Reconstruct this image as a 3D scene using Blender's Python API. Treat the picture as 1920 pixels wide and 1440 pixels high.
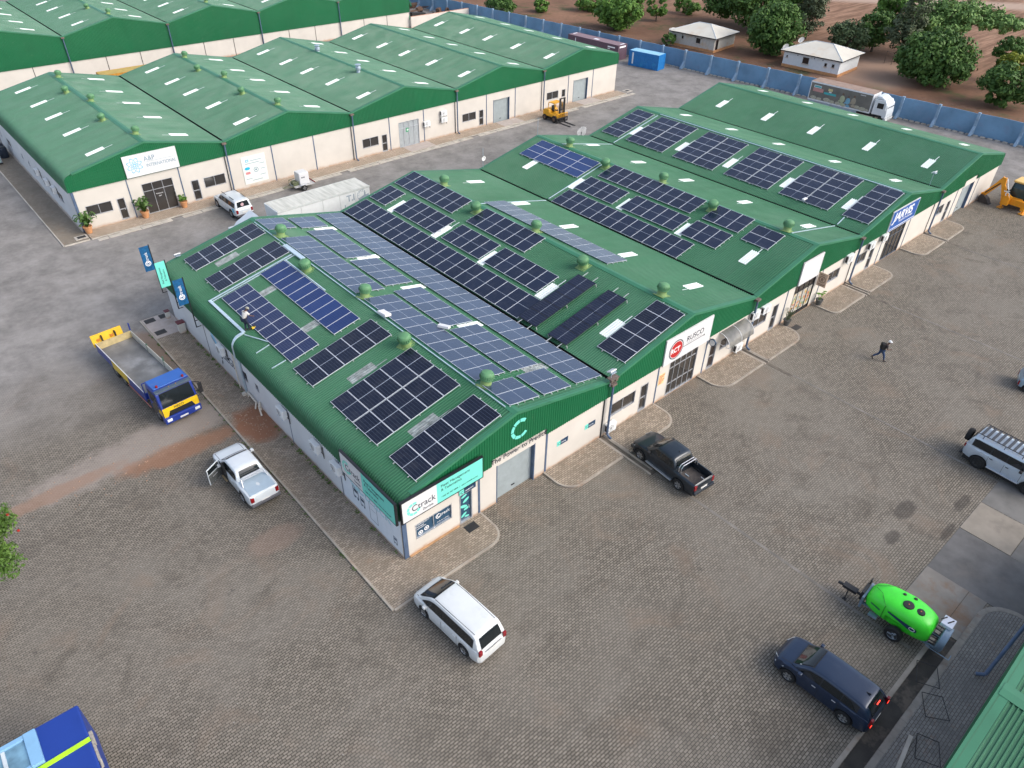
import bpy, bmesh, math, random
from mathutils import Vector, Matrix
R = math.radians
random.seed(7)
scene = bpy.context.scene
for o in list(bpy.data.objects): bpy.data.objects.remove(o)
C = scene.collection
# ---------------- camera ----------------
cam_d = bpy.data.cameras.new('camera'); cam = bpy.data.objects.new('camera', cam_d); C.objects.link(cam)
RC = Matrix(((0.7487675657, -0.6625818817, 0.0182313646), (0.3928296539, 0.4657456364, 0.7929475804), (-0.5338838783, -0.5865716089, 0.6090170376)))
cam.matrix_world = Matrix.Translation((-12.4485, -21.5717, 30.3397)) @ RC.transposed().to_4x4()
cam_d.sensor_width = 36; cam_d.lens = 1368.84 / 1920 * 36
cam_d.clip_start = 0.5; cam_d.clip_end = 3000
scene.camera = cam
# ---------------- world, sun, exposure ----------------
SUN_EL, SUN_AZ = R(38), R(150)          # azimuth measured clockwise from +Y
w = bpy.data.worlds.new('World'); scene.world = w; w.use_nodes = True
nt = w.node_tree; bg = nt.nodes['Background']
sky = nt.nodes.new('ShaderNodeTexSky'); sky.sky_type = 'NISHITA'; sky.sun_disc = False
sky.sun_elevation = SUN_EL; sky.sun_rotation = SUN_AZ
sky.air_density = 1.0; sky.dust_density = 7.0; sky.ozone_density = 1.0; sky.altitude = 1200
hs = nt.nodes.new('ShaderNodeHueSaturation'); hs.inputs['Saturation'].default_value = .72      # thin high overcast: paler, greyer sky
nt.links.new(sky.outputs[0], hs.inputs['Color']); nt.links.new(hs.outputs[0], bg.inputs[0]); bg.inputs[1].default_value = 0.15
sl = bpy.data.lights.new('sun', 'SUN'); sl.energy = 0.7; sl.angle = R(38); sl.color = (1.0, 0.945, 0.87)
sun = bpy.data.objects.new('sun', sl); C.objects.link(sun)
d = Vector((math.sin(SUN_AZ) * math.cos(SUN_EL), math.cos(SUN_AZ) * math.cos(SUN_EL), math.sin(SUN_EL)))
sun.rotation_euler = d.to_track_quat('Z', 'Y').to_euler(); sun.location = d * 100
vs = scene.view_settings; vs.view_transform = 'Standard'; vs.look = 'None'; vs.exposure = 1.04; vs.gamma = 1
vs.use_curve_mapping = False
scene.cycles.use_denoising = True
scene.cycles.max_bounces = 6

# ---------------- materials ----------------
MATS = {}
def _new(name):
    m = bpy.data.materials.new(name); m.use_nodes = True; MATS[name] = m
    return m, m.node_tree, m.node_tree.nodes['Principled BSDF']
def nd(t, typ, **k):
    n = t.nodes.new(typ)
    for a, b in k.items(): setattr(n, a, b)
    return n
def mth(t, op, a, b=None, c=None):
    n = t.nodes.new('ShaderNodeMath'); n.operation = op
    for i, v in enumerate((a, b, c)):
        if v is None: continue
        if isinstance(v, (int, float)): n.inputs[i].default_value = v
        else: t.links.new(v, n.inputs[i])
    return n.outputs[0]
def mix(t, f, a, b, mode='MIX'):
    n = t.nodes.new('ShaderNodeMix'); n.data_type = 'RGBA'; n.blend_type = mode
    for s, v in ((n.inputs[0], f), (n.inputs[6], a), (n.inputs[7], b)):
        if isinstance(v, (int, float)): s.default_value = v
        elif isinstance(v, tuple): s.default_value = (*v[:3], 1)
        else: t.links.new(v, s)
    return n.outputs[2]
def noise(t, co, scale, detail=4, rough=.55, dist=0):
    n = nd(t, 'ShaderNodeTexNoise'); n.inputs['Scale'].default_value = scale; n.inputs['Detail'].default_value = detail
    n.inputs['Roughness'].default_value = rough; n.inputs['Distortion'].default_value = dist
    t.links.new(co, n.inputs['Vector']); return n.outputs[0]
def ramp(t, v, a, b, lo=0., hi=1.):
    n = nd(t, 'ShaderNodeMapRange'); n.clamp = True
    t.links.new(v, n.inputs[0]); n.inputs[1].default_value = a; n.inputs[2].default_value = b
    n.inputs[3].default_value = lo; n.inputs[4].default_value = hi
    return n.outputs[0]
def M(name, col, rough=.6, metal=0., var=.12, scale=2.5, coat=0., dirt=None, dscale=.7, dlo=.55, dhi=.75, bump=0., spec=.5, emit=0., alpha=1., trans=0.):
    """Plain procedural surface: base colour broken up by noise, optional dirt patches."""
    if name in MATS: return MATS[name]
    m, t, b = _new(name)
    tc = nd(t, 'ShaderNodeTexCoord').outputs['Object']
    n = noise(t, tc, scale)
    dk = tuple(c * (1 - var) for c in col); lt = tuple(min(1, c * (1 + var)) for c in col)
    o = mix(t, ramp(t, n, .3, .7), dk, lt)
    if dirt:
        o = mix(t, ramp(t, noise(t, tc, dscale, 6, .65), dlo, dhi), o, dirt)
    t.links.new(o, b.inputs['Base Color'])
    b.inputs['Roughness'].default_value = rough; b.inputs['Metallic'].default_value = metal
    b.inputs['Coat Weight'].default_value = coat; b.inputs['Coat Roughness'].default_value = .06
    b.inputs['Specular IOR Level'].default_value = spec
    if alpha < 1: b.inputs['Alpha'].default_value = alpha
    if trans: b.inputs['Transmission Weight'].default_value = trans
    if emit: b.inputs['Emission Color'].default_value = (*col, 1); b.inputs['Emission Strength'].default_value = emit
    if bump:
        bn = nd(t, 'ShaderNodeBump'); bn.inputs['Strength'].default_value = bump; bn.inputs['Distance'].default_value = .05
        t.links.new(noise(t, tc, scale * 6, 5), bn.inputs['Height']); t.links.new(bn.outputs[0], b.inputs['Normal'])
    return m

def car_paint(name, col, rough=.32, metal=0.):
    if name in MATS: return MATS[name]
    m = M(name, col, rough, metal, .05, 1.2, coat=.45, dirt=tuple(c * .8 + .03 for c in col), dscale=1.4, dlo=.55, dhi=.8); return m
def glass(name='tinted_glass', col=(.012, .016, .018)):
    return M(name, col, .06, 0, .05, 1, spec=.6)

def mat_sheet(name, col, fade, fs=.12):
    """Painted corrugated steel: broad sun fading, streaks running down the slope, small dirt."""
    m, t, b = _new(name)
    g = nd(t, 'ShaderNodeNewGeometry').outputs['Position']
    mp = nd(t, 'ShaderNodeMapping'); mp.inputs['Scale'].default_value = (.35, 3.5, .35); t.links.new(g, mp.inputs[0])
    o = mix(t, ramp(t, noise(t, g, fs, 5), .35, .7), col, fade)
    o = mix(t, ramp(t, noise(t, mp.outputs[0], 1.1, 4), .5, .8, 0, .35), o, tuple(c * .72 for c in col))
    o = mix(t, ramp(t, noise(t, g, 1.7, 6, .7), .62, .8, 0, .4), o, (.11, .16, .09))
    # lap joints every sheet width
    sx = nd(t, 'ShaderNodeSeparateXYZ'); t.links.new(g, sx.inputs[0])
    wn = nd(t, 'ShaderNodeTexWhiteNoise'); wn.noise_dimensions = '2D'; cb = nd(t, 'ShaderNodeCombineXYZ')
    t.links.new(mth(t, 'FLOOR', mth(t, 'DIVIDE', sx.outputs[1], .686)), cb.inputs[0]); t.links.new(mth(t, 'FLOOR', mth(t, 'DIVIDE', sx.outputs[0], 7.3)), cb.inputs[1]); t.links.new(cb.outputs[0], wn.inputs['Vector'])
    o = mix(t, mth(t, 'MULTIPLY', wn.outputs['Value'], .30), o, tuple(min(1, c * 1.45) for c in col))
    o = mix(t, mth(t, 'MULTIPLY', ramp(t, noise(t, g, 9., 2), .70, .74), .5), o, (.20, .22, .17))
    t.links.new(o, b.inputs['Base Color'])
    t.links.new(ramp(t, noise(t, g, .6, 4), .35, .7, .42, .62), b.inputs['Roughness']); b.inputs['Specular IOR Level'].default_value = .38
    return m
GREEN = mat_sheet('green_roof_sheet', (.024, .118, .056), (.056, .165, .094))
GREENN = mat_sheet('faded_green_roof_sheet', (.046, .148, .084), (.070, .182, .112), .05)
FASC = mat_sheet('green_fascia_sheet', (.005, .105, .038), (.007, .118, .045))
FLASH = M('green_flashing', (.035, .172, .090), .5, var=.1, scale=.8)
GUTTER = M('gutter_dark', (.012, .013, .011), .9, var=.4, scale=2)
STEELB = M('blue_grey_steel', (.075, .115, .19), .45, var=.18, scale=1.5, dirt=(.16, .2, .26), dlo=.55, dhi=.75)
def mat_wall(name, col):
    m, t, b = _new(name)
    g = nd(t, 'ShaderNodeNewGeometry').outputs['Position']
    sx = nd(t, 'ShaderNodeSeparateXYZ'); t.links.new(g, sx.inputs[0])
    o = mix(t, ramp(t, noise(t, g, .5, 5), .35, .7), tuple(c * .93 for c in col), tuple(min(1, c * 1.04) for c in col))
    hz = mth(t, 'MULTIPLY_ADD', noise(t, g, 1.3, 5, .7), .55, .05)          # splash height of the red soil
    o = mix(t, ramp(t, mth(t, 'SUBTRACT', hz, sx.outputs[2]), 0., .3, 0, .85), o, (.42, .235, .12))
    t.links.new(o, b.inputs['Base Color']); b.inputs['Roughness'].default_value = .85
    return m
WALL = mat_wall('cream_plaster', (.60, .56, .50))
WALLW = mat_wall('white_plaster', (.62, .63, .635))
WALLH = mat_wall('house_plaster', (.62, .60, .54))
WHITE = M('white_panel', (.66, .66, .66), .4, var=.02)
SKYL = M('translucent_sheet', (.72, .78, .76), .35, var=.06, scale=2)
SKYLG = M('aged_translucent_sheet', (.24, .27, .27), .35, var=.5, scale=3)
BLACK = M('black_frame', (.012, .013, .016), .5)
NAVY = M('navy_print', (.012, .045, .095), .35, var=.1)
TEAL = M('teal_print', (.17, .68, .56), .4, var=.04)
ALU = M('aluminium', (.55, .57, .60), .35, .6, var=.1)
GALV = M('galvanised_steel', (.42, .50, .58), .4, .5, var=.15, scale=4)
RUBBER = M('tyre_rubber', (.018, .018, .018), .85, var=.2)
RIM = M('alloy_rim', (.5, .5, .5), .35, .7, var=.05)
GLASS = glass()
GLASSW = M('window_glass', (.035, .032, .03), .05, 0, .15, .6, spec=.8)
PLAST = M('black_plastic', (.02, .02, .022), .6)
ACW = M('air_conditioner_casing', (.74, .75, .74), .5, var=.05, dirt=(.5, .45, .36), dlo=.66, dhi=.85)
REDL = M('red_lens', (.22, .006, .01), .2, spec=.6)
CLEARL = M('clear_lens', (.75, .77, .78), .12, spec=.7)
SHUT = M('grey_shutter', (.36, .41, .42), .5, .2, var=.08)

# ---------------- mesh helpers ----------------
class MB:
    """collects faces; build() links them as ONE mesh object"""
    def __init__(s): s.v = []; s.f = []; s.m = []; s.T = None
    def add(s, vs, fs, mi=0):
        n = len(s.v)
        if s.T is not None: vs = [s.T @ Vector(q) for q in vs]
        s.v += [tuple(q) for q in vs]; s.f += [tuple(i + n for i in f) for f in fs]; s.m += [mi] * len(fs); return s
    def box(s, a, b, mi=0):
        (x0, y0, z0), (x1, y1, z1) = a, b
        x0, x1 = min(x0, x1), max(x0, x1); y0, y1 = min(y0, y1), max(y0, y1); z0, z1 = min(z0, z1), max(z0, z1)
        return s.add([(x0, y0, z0), (x1, y0, z0), (x1, y1, z0), (x0, y1, z0), (x0, y0, z1), (x1, y0, z1), (x1, y1, z1), (x0, y1, z1)],
                     [(0, 3, 2, 1), (4, 5, 6, 7), (0, 1, 5, 4), (1, 2, 6, 5), (2, 3, 7, 6), (3, 0, 4, 7)], mi)
    def cyl(s, p0, p1, r, n=12, r1=None, mi=0, cap=True):
        p0, p1 = Vector(p0), Vector(p1); r1 = r if r1 is None else r1
        q = (p1 - p0).to_track_quat('Z', 'Y'); vs = []
        for k in range(n):
            a = 2 * math.pi * k / n; u = q @ Vector((math.cos(a), math.sin(a), 0)); vs += [p0 + u * r, p1 + u * r1]
        fs = [(2 * k, 2 * ((k + 1) % n), 2 * ((k + 1) % n) + 1, 2 * k + 1) for k in range(n)]
        if cap: fs += [tuple(2 * k for k in range(n))[::-1], tuple(2 * k + 1 for k in range(n))]
        return s.add(vs, fs, mi)
    def tube(s, pts, r, n=8, mi=0):
        for a, b in zip(pts[:-1], pts[1:]): s.cyl(a, b, r, n, mi=mi)
        return s
    def prism(s, poly, ax, a, b, mi=0):
        """2-D polygon pushed along axis ax ('x','y','z') from a to b"""
        f = {'x': lambda p, t: (t, p[0], p[1]), 'y': lambda p, t: (p[0], t, p[1]), 'z': lambda p, t: (p[0], p[1], t)}[ax]
        n = len(poly); vs = [f(p, a) for p in poly] + [f(p, b) for p in poly]
        return s.add(vs, [tuple(range(n))[::-1], tuple(range(n, 2 * n))] + [(k, (k + 1) % n, (k + 1) % n + n, k + n) for k in range(n)], mi)
    def grid(s, rows, mi=0, close=False):
        n = len(rows[0]); vs = [p for r in rows for p in r]; fs = []
        for i in range(len(rows) - 1):
            for j in range(n - 1 + (1 if close else 0)):
                k = (j + 1) % n; fs.append((i * n + j, i * n + k, (i + 1) * n + k, (i + 1) * n + j))
        return s.add(vs, fs, mi)
    def lathe(s, prof, c=(0, 0, 0), n=16, ax='z', mi=0):
        rows = []
        for r, h in prof:
            row = []
            for k in range(n):
                a = 2 * math.pi * k / n; u, v = r * math.cos(a), r * math.sin(a)
                p = {'z': (u, v, h), 'y': (u, h, v), 'x': (h, u, v)}[ax]; row.append((p[0] + c[0], p[1] + c[1], p[2] + c[2]))
            rows.append(row)
        return s.grid(rows, mi, True)
    def disc(s, c, r, n=24, ax='y', t=.004, mi=0, r0=0, sq=1., rot=0., a0=0., a1=360.):
        """flat disc or ring (arc a0..a1) facing -ax / drawn in the plane of a sign"""
        full = abs(a1 - a0) >= 359.9; N = n if full else n + 1
        P = []
        for k in range(N):
            a = R(a0 + (a1 - a0) * k / n)
            for rr in (r, r0):
                u, v = rr * math.cos(a), rr * sq * math.sin(a); cr, sr = math.cos(rot), math.sin(rot); u, v = u * cr - v * sr, u * sr + v * cr
                P.append((c[0] + u, c[1], c[2] + v) if ax == 'y' else ((c[0], c[1] - u, c[2] + v) if ax == 'x' else (c[0] + u, c[1] + v, c[2])))
        off = {'y': (0, -t, 0), 'x': (-t, 0, 0), 'z': (0, 0, t)}[ax]
        P2 = [tuple(p[i] + off[i] for i in range(3)) for p in P]; F = []
        for k in range(N if full else N - 1):
            j = (k + 1) % N; F.append((2 * k, 2 * j, 2 * j + 1, 2 * k + 1))
            F.append((2 * k, 2 * k + 2 * N, 2 * j + 2 * N, 2 * j))
        F = [tuple(i + 2 * N for i in f) if n_ % 2 == 0 else f for n_, f in enumerate(F)]
        return s.add(P + P2, F, mi)
    def build(s, name, mats, parent=None, smooth=False, bevel=0., loc=None, rot=None, sub=0, auto=None):
        me = bpy.data.meshes.new(name); me.from_pydata(s.v, [], s.f)
        if not isinstance(mats, (list, tuple)): mats = [mats]
        for m in mats: me.materials.append(m)
        me.polygons.foreach_set('material_index', s.m)
        if smooth or auto is not None: me.polygons.foreach_set('use_smooth', [True] * len(s.f))
        bm = bmesh.new(); bm.from_mesh(me)
        if auto is not None or bevel: bmesh.ops.remove_doubles(bm, verts=bm.verts, dist=1e-4)
        bmesh.ops.recalc_face_normals(bm, faces=bm.faces); bm.to_mesh(me); bm.free()
        if auto is not None: me.set_sharp_from_angle(angle=R(auto))
        o = bpy.data.objects.new(name, me); C.objects.link(o)
        if parent is not None: o.parent = parent
        if loc is not None: o.location = loc
        if rot is not None: o.rotation_euler = rot
        if bevel:
            b = o.modifiers.new('b', 'BEVEL'); b.width = bevel; b.segments = 2; b.limit_method = 'ANGLE'; b.harden_normals = False
        if sub:
            b = o.modifiers.new('s', 'SUBSURF'); b.levels = b.render_levels = sub
        me.update(); return o

def tag(o, label=None, cat=None, group=None, kind=None):
    if label: o['label'] = label
    if cat: o['category'] = cat
    if group: o['group'] = group
    if kind: o['kind'] = kind
    return o
def thing(name, label, cat, loc=(0, 0, 0), rz=0., group=None):
    o = bpy.data.objects.new(name, None); C.objects.link(o); o.location = loc; o.rotation_euler = (0, 0, rz)
    o.empty_display_size = .3
    return tag(o, label, cat, group)
def copy_tree(o, parent=None):
    c = o.copy(); C.objects.link(c)
    if parent is not None: c.parent = parent
    for ch in [q for q in bpy.data.objects if q.parent == o]: copy_tree(ch, c)
    return c
def text(s, size, mat, M4, parent, name='lettering', ex=.004, align='LEFT', sx=1., bold=0., shear=0.):
    cu = bpy.data.curves.new(name, 'FONT'); cu.body = s; cu.size = size; cu.extrude = ex; cu.align_x = align
    cu.offset = bold; cu.shear = shear
    t = bpy.data.objects.new(name, cu); C.objects.link(t); dg = bpy.context.evaluated_depsgraph_get(); dg.update()
    me = bpy.data.meshes.new_from_object(t.evaluated_get(dg)); bpy.data.objects.remove(t)
    me.transform(M4 @ Matrix.Diagonal((sx, 1, 1, 1))); me.materials.clear(); me.materials.append(mat)
    o = bpy.data.objects.new(name, me); C.objects.link(o); o.parent = parent; return o
def TS(x, y, z): return Matrix.Translation((x, y, z)) @ Matrix.Rotation(R(90), 4, 'X')                                     # reads on a south face
def TW(x, y, z): return Matrix.Translation((x, y, z)) @ Matrix.Rotation(R(-90), 4, 'Z') @ Matrix.Rotation(R(90), 4, 'X')    # reads on a west face
# ---------------- ground ----------------
def mat_paving():
    m, t, b = _new('block_paving'); g = nd(t, 'ShaderNodeNewGeometry').outputs['Position']
    sx = nd(t, 'ShaderNodeSeparateXYZ'); t.links.new(g, sx.inputs[0]); X, Y = sx.outputs[0], sx.outputs[1]
    br = nd(t, 'ShaderNodeTexBrick'); t.links.new(g, br.inputs[0])
    br.inputs['Scale'].default_value = 1.; br.inputs['Brick Width'].default_value = .24; br.inputs['Row Height'].default_value = .125
    br.inputs['Mortar Size'].default_value = .018; br.inputs['Mortar Smooth'].default_value = .3; br.offset = .5
    br.inputs['Color1'].default_value = (.168, .148, .120, 1); br.inputs['Color2'].default_value = (.262, .230, .186, 1); br.inputs['Mortar'].default_value = (.048, .041, .033, 1)
    base = br.outputs['Color']
    big = noise(t, g, .11, 6, .6, .4); mid = noise(t, g, .42, 6, .62, .6); fin = noise(t, g, 2.3, 6, .7)
    # fine dust that fills the joints
    dust = ramp(t, big, .42, .66, 0, .62)
    dust = mth(t, 'MULTIPLY', dust, ramp(t, mid, .3, .6, .35, 1))
    o = mix(t, dust, base, mix(t, fin, (.185, .166, .138), (.245, .222, .188)))
    o = mix(t, ramp(t, mid, .30, .46, .5, 0), o, (.088, .076, .062))                      # tyre-darkened patches
    o = mix(t, ramp(t, noise(t, g, .23, 5, .6, 1.), .56, .74, 0, .5), o, (.225, .165, .120))   # red soil tracked in
    mp = nd(t, 'ShaderNodeMapping'); mp.inputs['Scale'].default_value = (.10, .9, 1); mp.inputs['Rotation'].default_value = (0, 0, R(14)); t.links.new(g, mp.inputs[0])
    o = mix(t, ramp(t, noise(t, mp.outputs[0], .8, 6, .65), .55, .72, 0, .22), o, (.29, .262, .225))      # pale tyre-polished lanes
    o = mix(t, ramp(t, noise(t, g, 1.1, 3, .5), .70, .76, 0, .5), o, (.06, .054, .048))
    o = mix(t, ramp(t, noise(t, g, 6.5, 2, .5), .745, .76, 0, .55), o, (.5, .48, .44))      # leaf and paper litter      # oil spots
    # yard north of the first building is older, bleached concrete-like blocks
    nor = mth(t, 'MAXIMUM', ramp(t, mth(t, 'ADD', Y, mth(t, 'MULTIPLY', big, 6.)), 24, 34), ramp(t, X, 76, 84))
    o = mix(t, mth(t, 'MULTIPLY', nor, .85), o, mix(t, ramp(t, noise(t, g, .33, 10, .78), .36, .64), (.165, .156, .146), (.33, .31, .29)))
    # sand spilled at the west side
    def blob(cx, cy, rx, ry, f, rot=0.):
        u = mth(t, 'SUBTRACT', X, cx); v = mth(t, 'SUBTRACT', Y, cy)
        cr, sr = math.cos(rot), math.sin(rot)
        u2 = mth(t, 'DIVIDE', mth(t, 'ADD', mth(t, 'MULTIPLY', u, cr), mth(t, 'MULTIPLY', v, sr)), rx)
        v2 = mth(t, 'DIVIDE', mth(t, 'SUBTRACT', mth(t, 'MULTIPLY', v, cr), mth(t, 'MULTIPLY', u, sr)), ry)
        q = mth(t, 'ADD', mth(t, 'MULTIPLY', u2, u2), mth(t, 'MULTIPLY', v2, v2))
        q = mth(t, 'ADD', q, mth(t, 'MULTIPLY_ADD', noise(t, g, .7, 9, .75), 2.8, -1.4))
        return ramp(t, q, .45, 1.25, f, 0)
    o = mix(t, blob(-6.5, 17.5, 8.2, 1.6, .62, .10), o, mix(t, fin, (.30, .255, .215), (.36, .31, .27)))
    o = mix(t, blob(-5.4, 15.6, 3.9, .95, .72, -.03), o, (.265, .135, .078))
    o = mix(t, blob(-12.5, 16.6, 4.2, .6, .6, .05), o, (.28, .17, .115))
    o = mix(t, blob(-2.9, 27, 1.0, 3.6, .7), o, (.20, .135, .095))
    o = mix(t, blob(-4.4, 5.6, 1.6, .9, .45), o, (.25, .175, .135))
    for cx, cy, rx, ry in ((23.4, -15.4, 1.0, .5), (20.9, -15.9, .7, .35), (26.4, -17.3, 1., .3), (23.6, -17.7, .9, .22)):
        o = mix(t, blob(cx, cy, rx, ry, .6), o, (.045, .040, .036))
    t.links.new(o, b.inputs['Base Color']); b.inputs['Roughness'].default_value = .92; b.inputs['Specular IOR Level'].default_value = .25
    bn = nd(t, 'ShaderNodeBump'); bn.inputs['Strength'].default_value = .35; bn.inputs['Distance'].default_value = .01
    t.links.new(br.outputs['Fac'], bn.inputs['Height']); bn.invert = True; t.links.new(bn.outputs[0], b.inputs['Normal'])
    return m
def mat_apron(name='apron_paving', c1=(.25, .205, .155), c2=(.40, .33, .255)):
    m, t, b = _new(name); g = nd(t, 'ShaderNodeNewGeometry').outputs['Position']
    br = nd(t, 'ShaderNodeTexBrick'); t.links.new(g, br.inputs[0])
    br.inputs['Scale'].default_value = 1.; br.inputs['Brick Width'].default_value = .24; br.inputs['Row Height'].default_value = .125
    br.inputs['Mortar Size'].default_value = .012; br.inputs['Mortar Smooth'].default_value = .3
    br.inputs['Color1'].default_value = (*c1, 1); br.inputs['Color2'].default_value = (*c2, 1); br.inputs['Mortar'].default_value = (.085, .07, .055, 1)
    o = mix(t, ramp(t, noise(t, g, .5, 6, .6), .42, .68, 0, .65), br.outputs['Color'], tuple(c * .72 for c in c1))
    o = mix(t, ramp(t, noise(t, g, 1.6, 6, .7), .58, .75, 0, .6), o, (.30, .185, .12))
    t.links.new(o, b.inputs['Base Color']); b.inputs['Roughness'].default_value = .9; b.inputs['Specular IOR Level'].default_value = .25
    return m, t, b, o, g
APR, t_, b_, o_, g_ = mat_apron()
# red sand heap spread over the west apron is part of this surface
sx_ = nd(t_, 'ShaderNodeSeparateXYZ'); t_.links.new(g_, sx_.inputs[0])
q_ = mth(t_, 'ADD', mth(t_, 'POWER', mth(t_, 'ABSOLUTE', mth(t_, 'DIVIDE', mth(t_, 'ADD', sx_.outputs[0], .95), 1.3)), 2.), mth(t_, 'POWER', mth(t_, 'ABSOLUTE', mth(t_, 'DIVIDE', mth(t_, 'SUBTRACT', sx_.outputs[1], 14.9), 2.0)), 2.))
q_ = mth(t_, 'ADD', q_, mth(t_, 'MULTIPLY_ADD', noise(t_, g_, 1.1, 6, .65), 1.5, -.75))
t_.links.new(mix(t_, ramp(t_, q_, .55, 1.3, .93, 0), o_, (.27, .125, .07)), b_.inputs['Base Color'])
APRN = mat_apron('apron_paving_north', (.38, .30, .22), (.50, .40, .31))[0]
APRW = mat_apron('apron_paving_north_west', (.235, .20, .155), (.31, .265, .21))[0]
APRG = mat_apron('island_paving', (.21, .20, .185), (.29, .275, .25))[0]
CONC = M('concrete_kerb', (.34, .30, .25), .9, var=.2, scale=1.2, dirt=(.27, .16, .095), dscale=.5)
CONCN = M('pale_concrete', (.46, .42, .36), .9, var=.2, scale=1.2, dirt=(.30, .24, .18), dscale=.6)
SLAB = M('stained_slab', (.22, .20, .175), .85, var=.18, scale=.8, dirt=(.21, .115, .06), dscale=.45, dlo=.5, dhi=.7)
DARKS = M('dark_bitumen_slab', (.125, .12, .115), .8, var=.25, scale=.9, dirt=(.16, .145, .13), dscale=.35)
DRAIN = M('drain_mud', (.13, .11, .088), .9, var=.4, scale=1.5)
PINKC = M('pink_concrete', (.42, .36, .32), .85, var=.1, dirt=(.34, .27, .21))
def mat_soil():
    m, t, b = _new('red_soil'); g = nd(t, 'ShaderNodeNewGeometry').outputs['Position']
    sx = nd(t, 'ShaderNodeSeparateXYZ'); t.links.new(g, sx.inputs[0]); X, Y = sx.outputs[0], sx.outputs[1]
    mp = nd(t, 'ShaderNodeMapping'); mp.inputs['Rotation'].default_value = (0, 0, R(-22)); mp.inputs['Scale'].default_value = (.12, 1.3, 1); t.links.new(g, mp.inputs[0])
    o = mix(t, ramp(t, noise(t, g, .07, 6, .6), .35, .68), (.14, .074, .045), (.26, .145, .09))
    far = ramp(t, X, 122, 135)
    fur = mix(t, ramp(t, noise(t, mp.outputs[0], .9, 5, .6), .4, .62), (.17, .092, .055), (.33, .195, .125))
    o = mix(t, far, o, fur)
    o = mix(t, ramp(t, noise(t, g, 1.2, 7, .75), .5, .72, 0, .55), o, (.06, .045, .03))
    gr = mth(t, 'MULTIPLY', ramp(t, noise(t, g, .16, 6, .7), .52, .66), ramp(t, X, 112, 128, .9, .12))
    o = mix(t, gr, o, mix(t, noise(t, g, 3, 4), (.035, .055, .016), (.10, .10, .045)))
    # bare swept yard between the small houses, pale track at the far edge
    yd = mth(t, 'MULTIPLY', ramp(t, mth(t, 'ABSOLUTE', mth(t, 'SUBTRACT', mth(t, 'ADD', Y, mth(t, 'MULTIPLY', noise(t, g, .2), 5.)), 33.)), 4, 8, .8, 0), ramp(t, mth(t, 'ABSOLUTE', mth(t, 'SUBTRACT', X, 113)), 7, 11, 1, 0))
    o = mix(t, yd, o, (.34, .23, .165))
    rd = ramp(t, mth(t, 'ABSOLUTE', mth(t, 'SUBTRACT', mth(t, 'ADD', X, mth(t, 'MULTIPLY', Y, .83)), 224)), 3, 8, .85, 0)
    o = mix(t, rd, o, (.42, .31, .24))
    t.links.new(o, b.inputs['Base Color']); b.inputs['Roughness'].default_value = .95; b.inputs['Specular IOR Level'].default_value = .2
    return m
SOIL = mat_soil()
def fence_x(y): return 89.5 + (50 - y) * .0905
tag(MB().add([(-900, -900, -.02), (1500, -900, -.02), (1500, 1500, -.02), (-900, 1500, -.02)], [(0, 1, 2, 3)]).build('earth_ground', SOIL), kind='structure')
yd = MB(); yd.add([(-120, -120, 0), (fence_x(-120) + .1, -120, 0), (fence_x(180) + .1, 180, 0), (-120, 180, 0)], [(0, 1, 2, 3)])
tag(yd.build('paved_yard', mat_paving()), kind='structure')

def rounded(x0, x1, y0, y1, rl, rr, n=8):
    """plan outline of an apron; outer corners (at y0) rounded with radius rl (left) and rr (right)"""
    p = [(x1, y1), (x0, y1)]
    if rl: p += [(x0 + rl - rl * math.cos(a), y0 + rl - rl * math.sin(a)) for a in [math.pi / 2 * k / n for k in range(n + 1)]]
    else: p += [(x0, y0)]
    if rr: p += [(x1 - rr + rr * math.sin(a), y0 + rr - rr * math.cos(a)) for a in [math.pi / 2 * k / n for k in range(n + 1)]]
    else: p += [(x1, y0)]
    return p
def apron(name, poly, mat, kpts=None, z=.09, kerb=.11, kmat=CONC):
    tag(MB().prism(poly, 'z', -.01, z).build(name, mat), kind='structure')
    m = MB()      # kerb stones round the open edge, one strip
    if kpts is None: kpts = poly[1:] + poly[:1]
    if not kpts: return
    pts = [Vector((a, b, 0)) for a, b in kpts]
    for a, b in zip(pts[:-1], pts[1:]):
        if (a - b).length < .02: continue
        L = (b - a).length; nn = max(1, round(L / .95)); dr = (b - a).normalized(); no = Vector((dr.y, -dr.x, 0))
        for k in range(nn):
            s0 = a + dr * (L * k / nn + (.008 if L > .6 else 0)); s1 = a + dr * (L * (k + 1) / nn - (.008 if L > .6 else 0))
            j = .004 * ((k * 7) % 3)
            q = [s0 - no * .004, s1 - no * .004, s1 + no * kerb, s0 + no * kerb]
            m.add([(v.x, v.y, -.01) for v in q] + [(v.x, v.y, z + .006 + j) for v in q], [(0, 3, 2, 1), (4, 5, 6, 7), (0, 1, 5, 4), (1, 2, 6, 5), (2, 3, 7, 6), (3, 0, 4, 7)])
    tag(m.build('kerb', kmat), kind='structure')
apron('pavement', [(-2.15, 31.5), (-2.15, -2.15), (0, -2.15), (0, 31.5)], APR, [(-2.15, 31.5), (-2.15, -2.15), (0, -2.15)])
l1 = rounded(.004, 4.95, -2.15, -.02, 0, .9); apron('pavement', l1, APR, l1[2:] + l1[:1])
apron('pavement', rounded(9.9, 14.45, -2.1, -.02, 1.1, 0), APR)
apron('pavement', rounded(15.1, 19.75, -2.1, -.02, 0, 1.1), APR)
apron('pavement', rounded(24.6, 29.4, -2.15, -.02, 1.1, 0), APR)
apron('pavement', rounded(30.1, 34.9, -2.15, -.02, 0, 1.1), APR)
apron('pavement', rounded(39.7, 44.2, -2.1, -.02, .6, 0), APR)
apron('pavement', rounded(45.1, 49.7, -2.1, -.02, 0, .9), APR)
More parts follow.
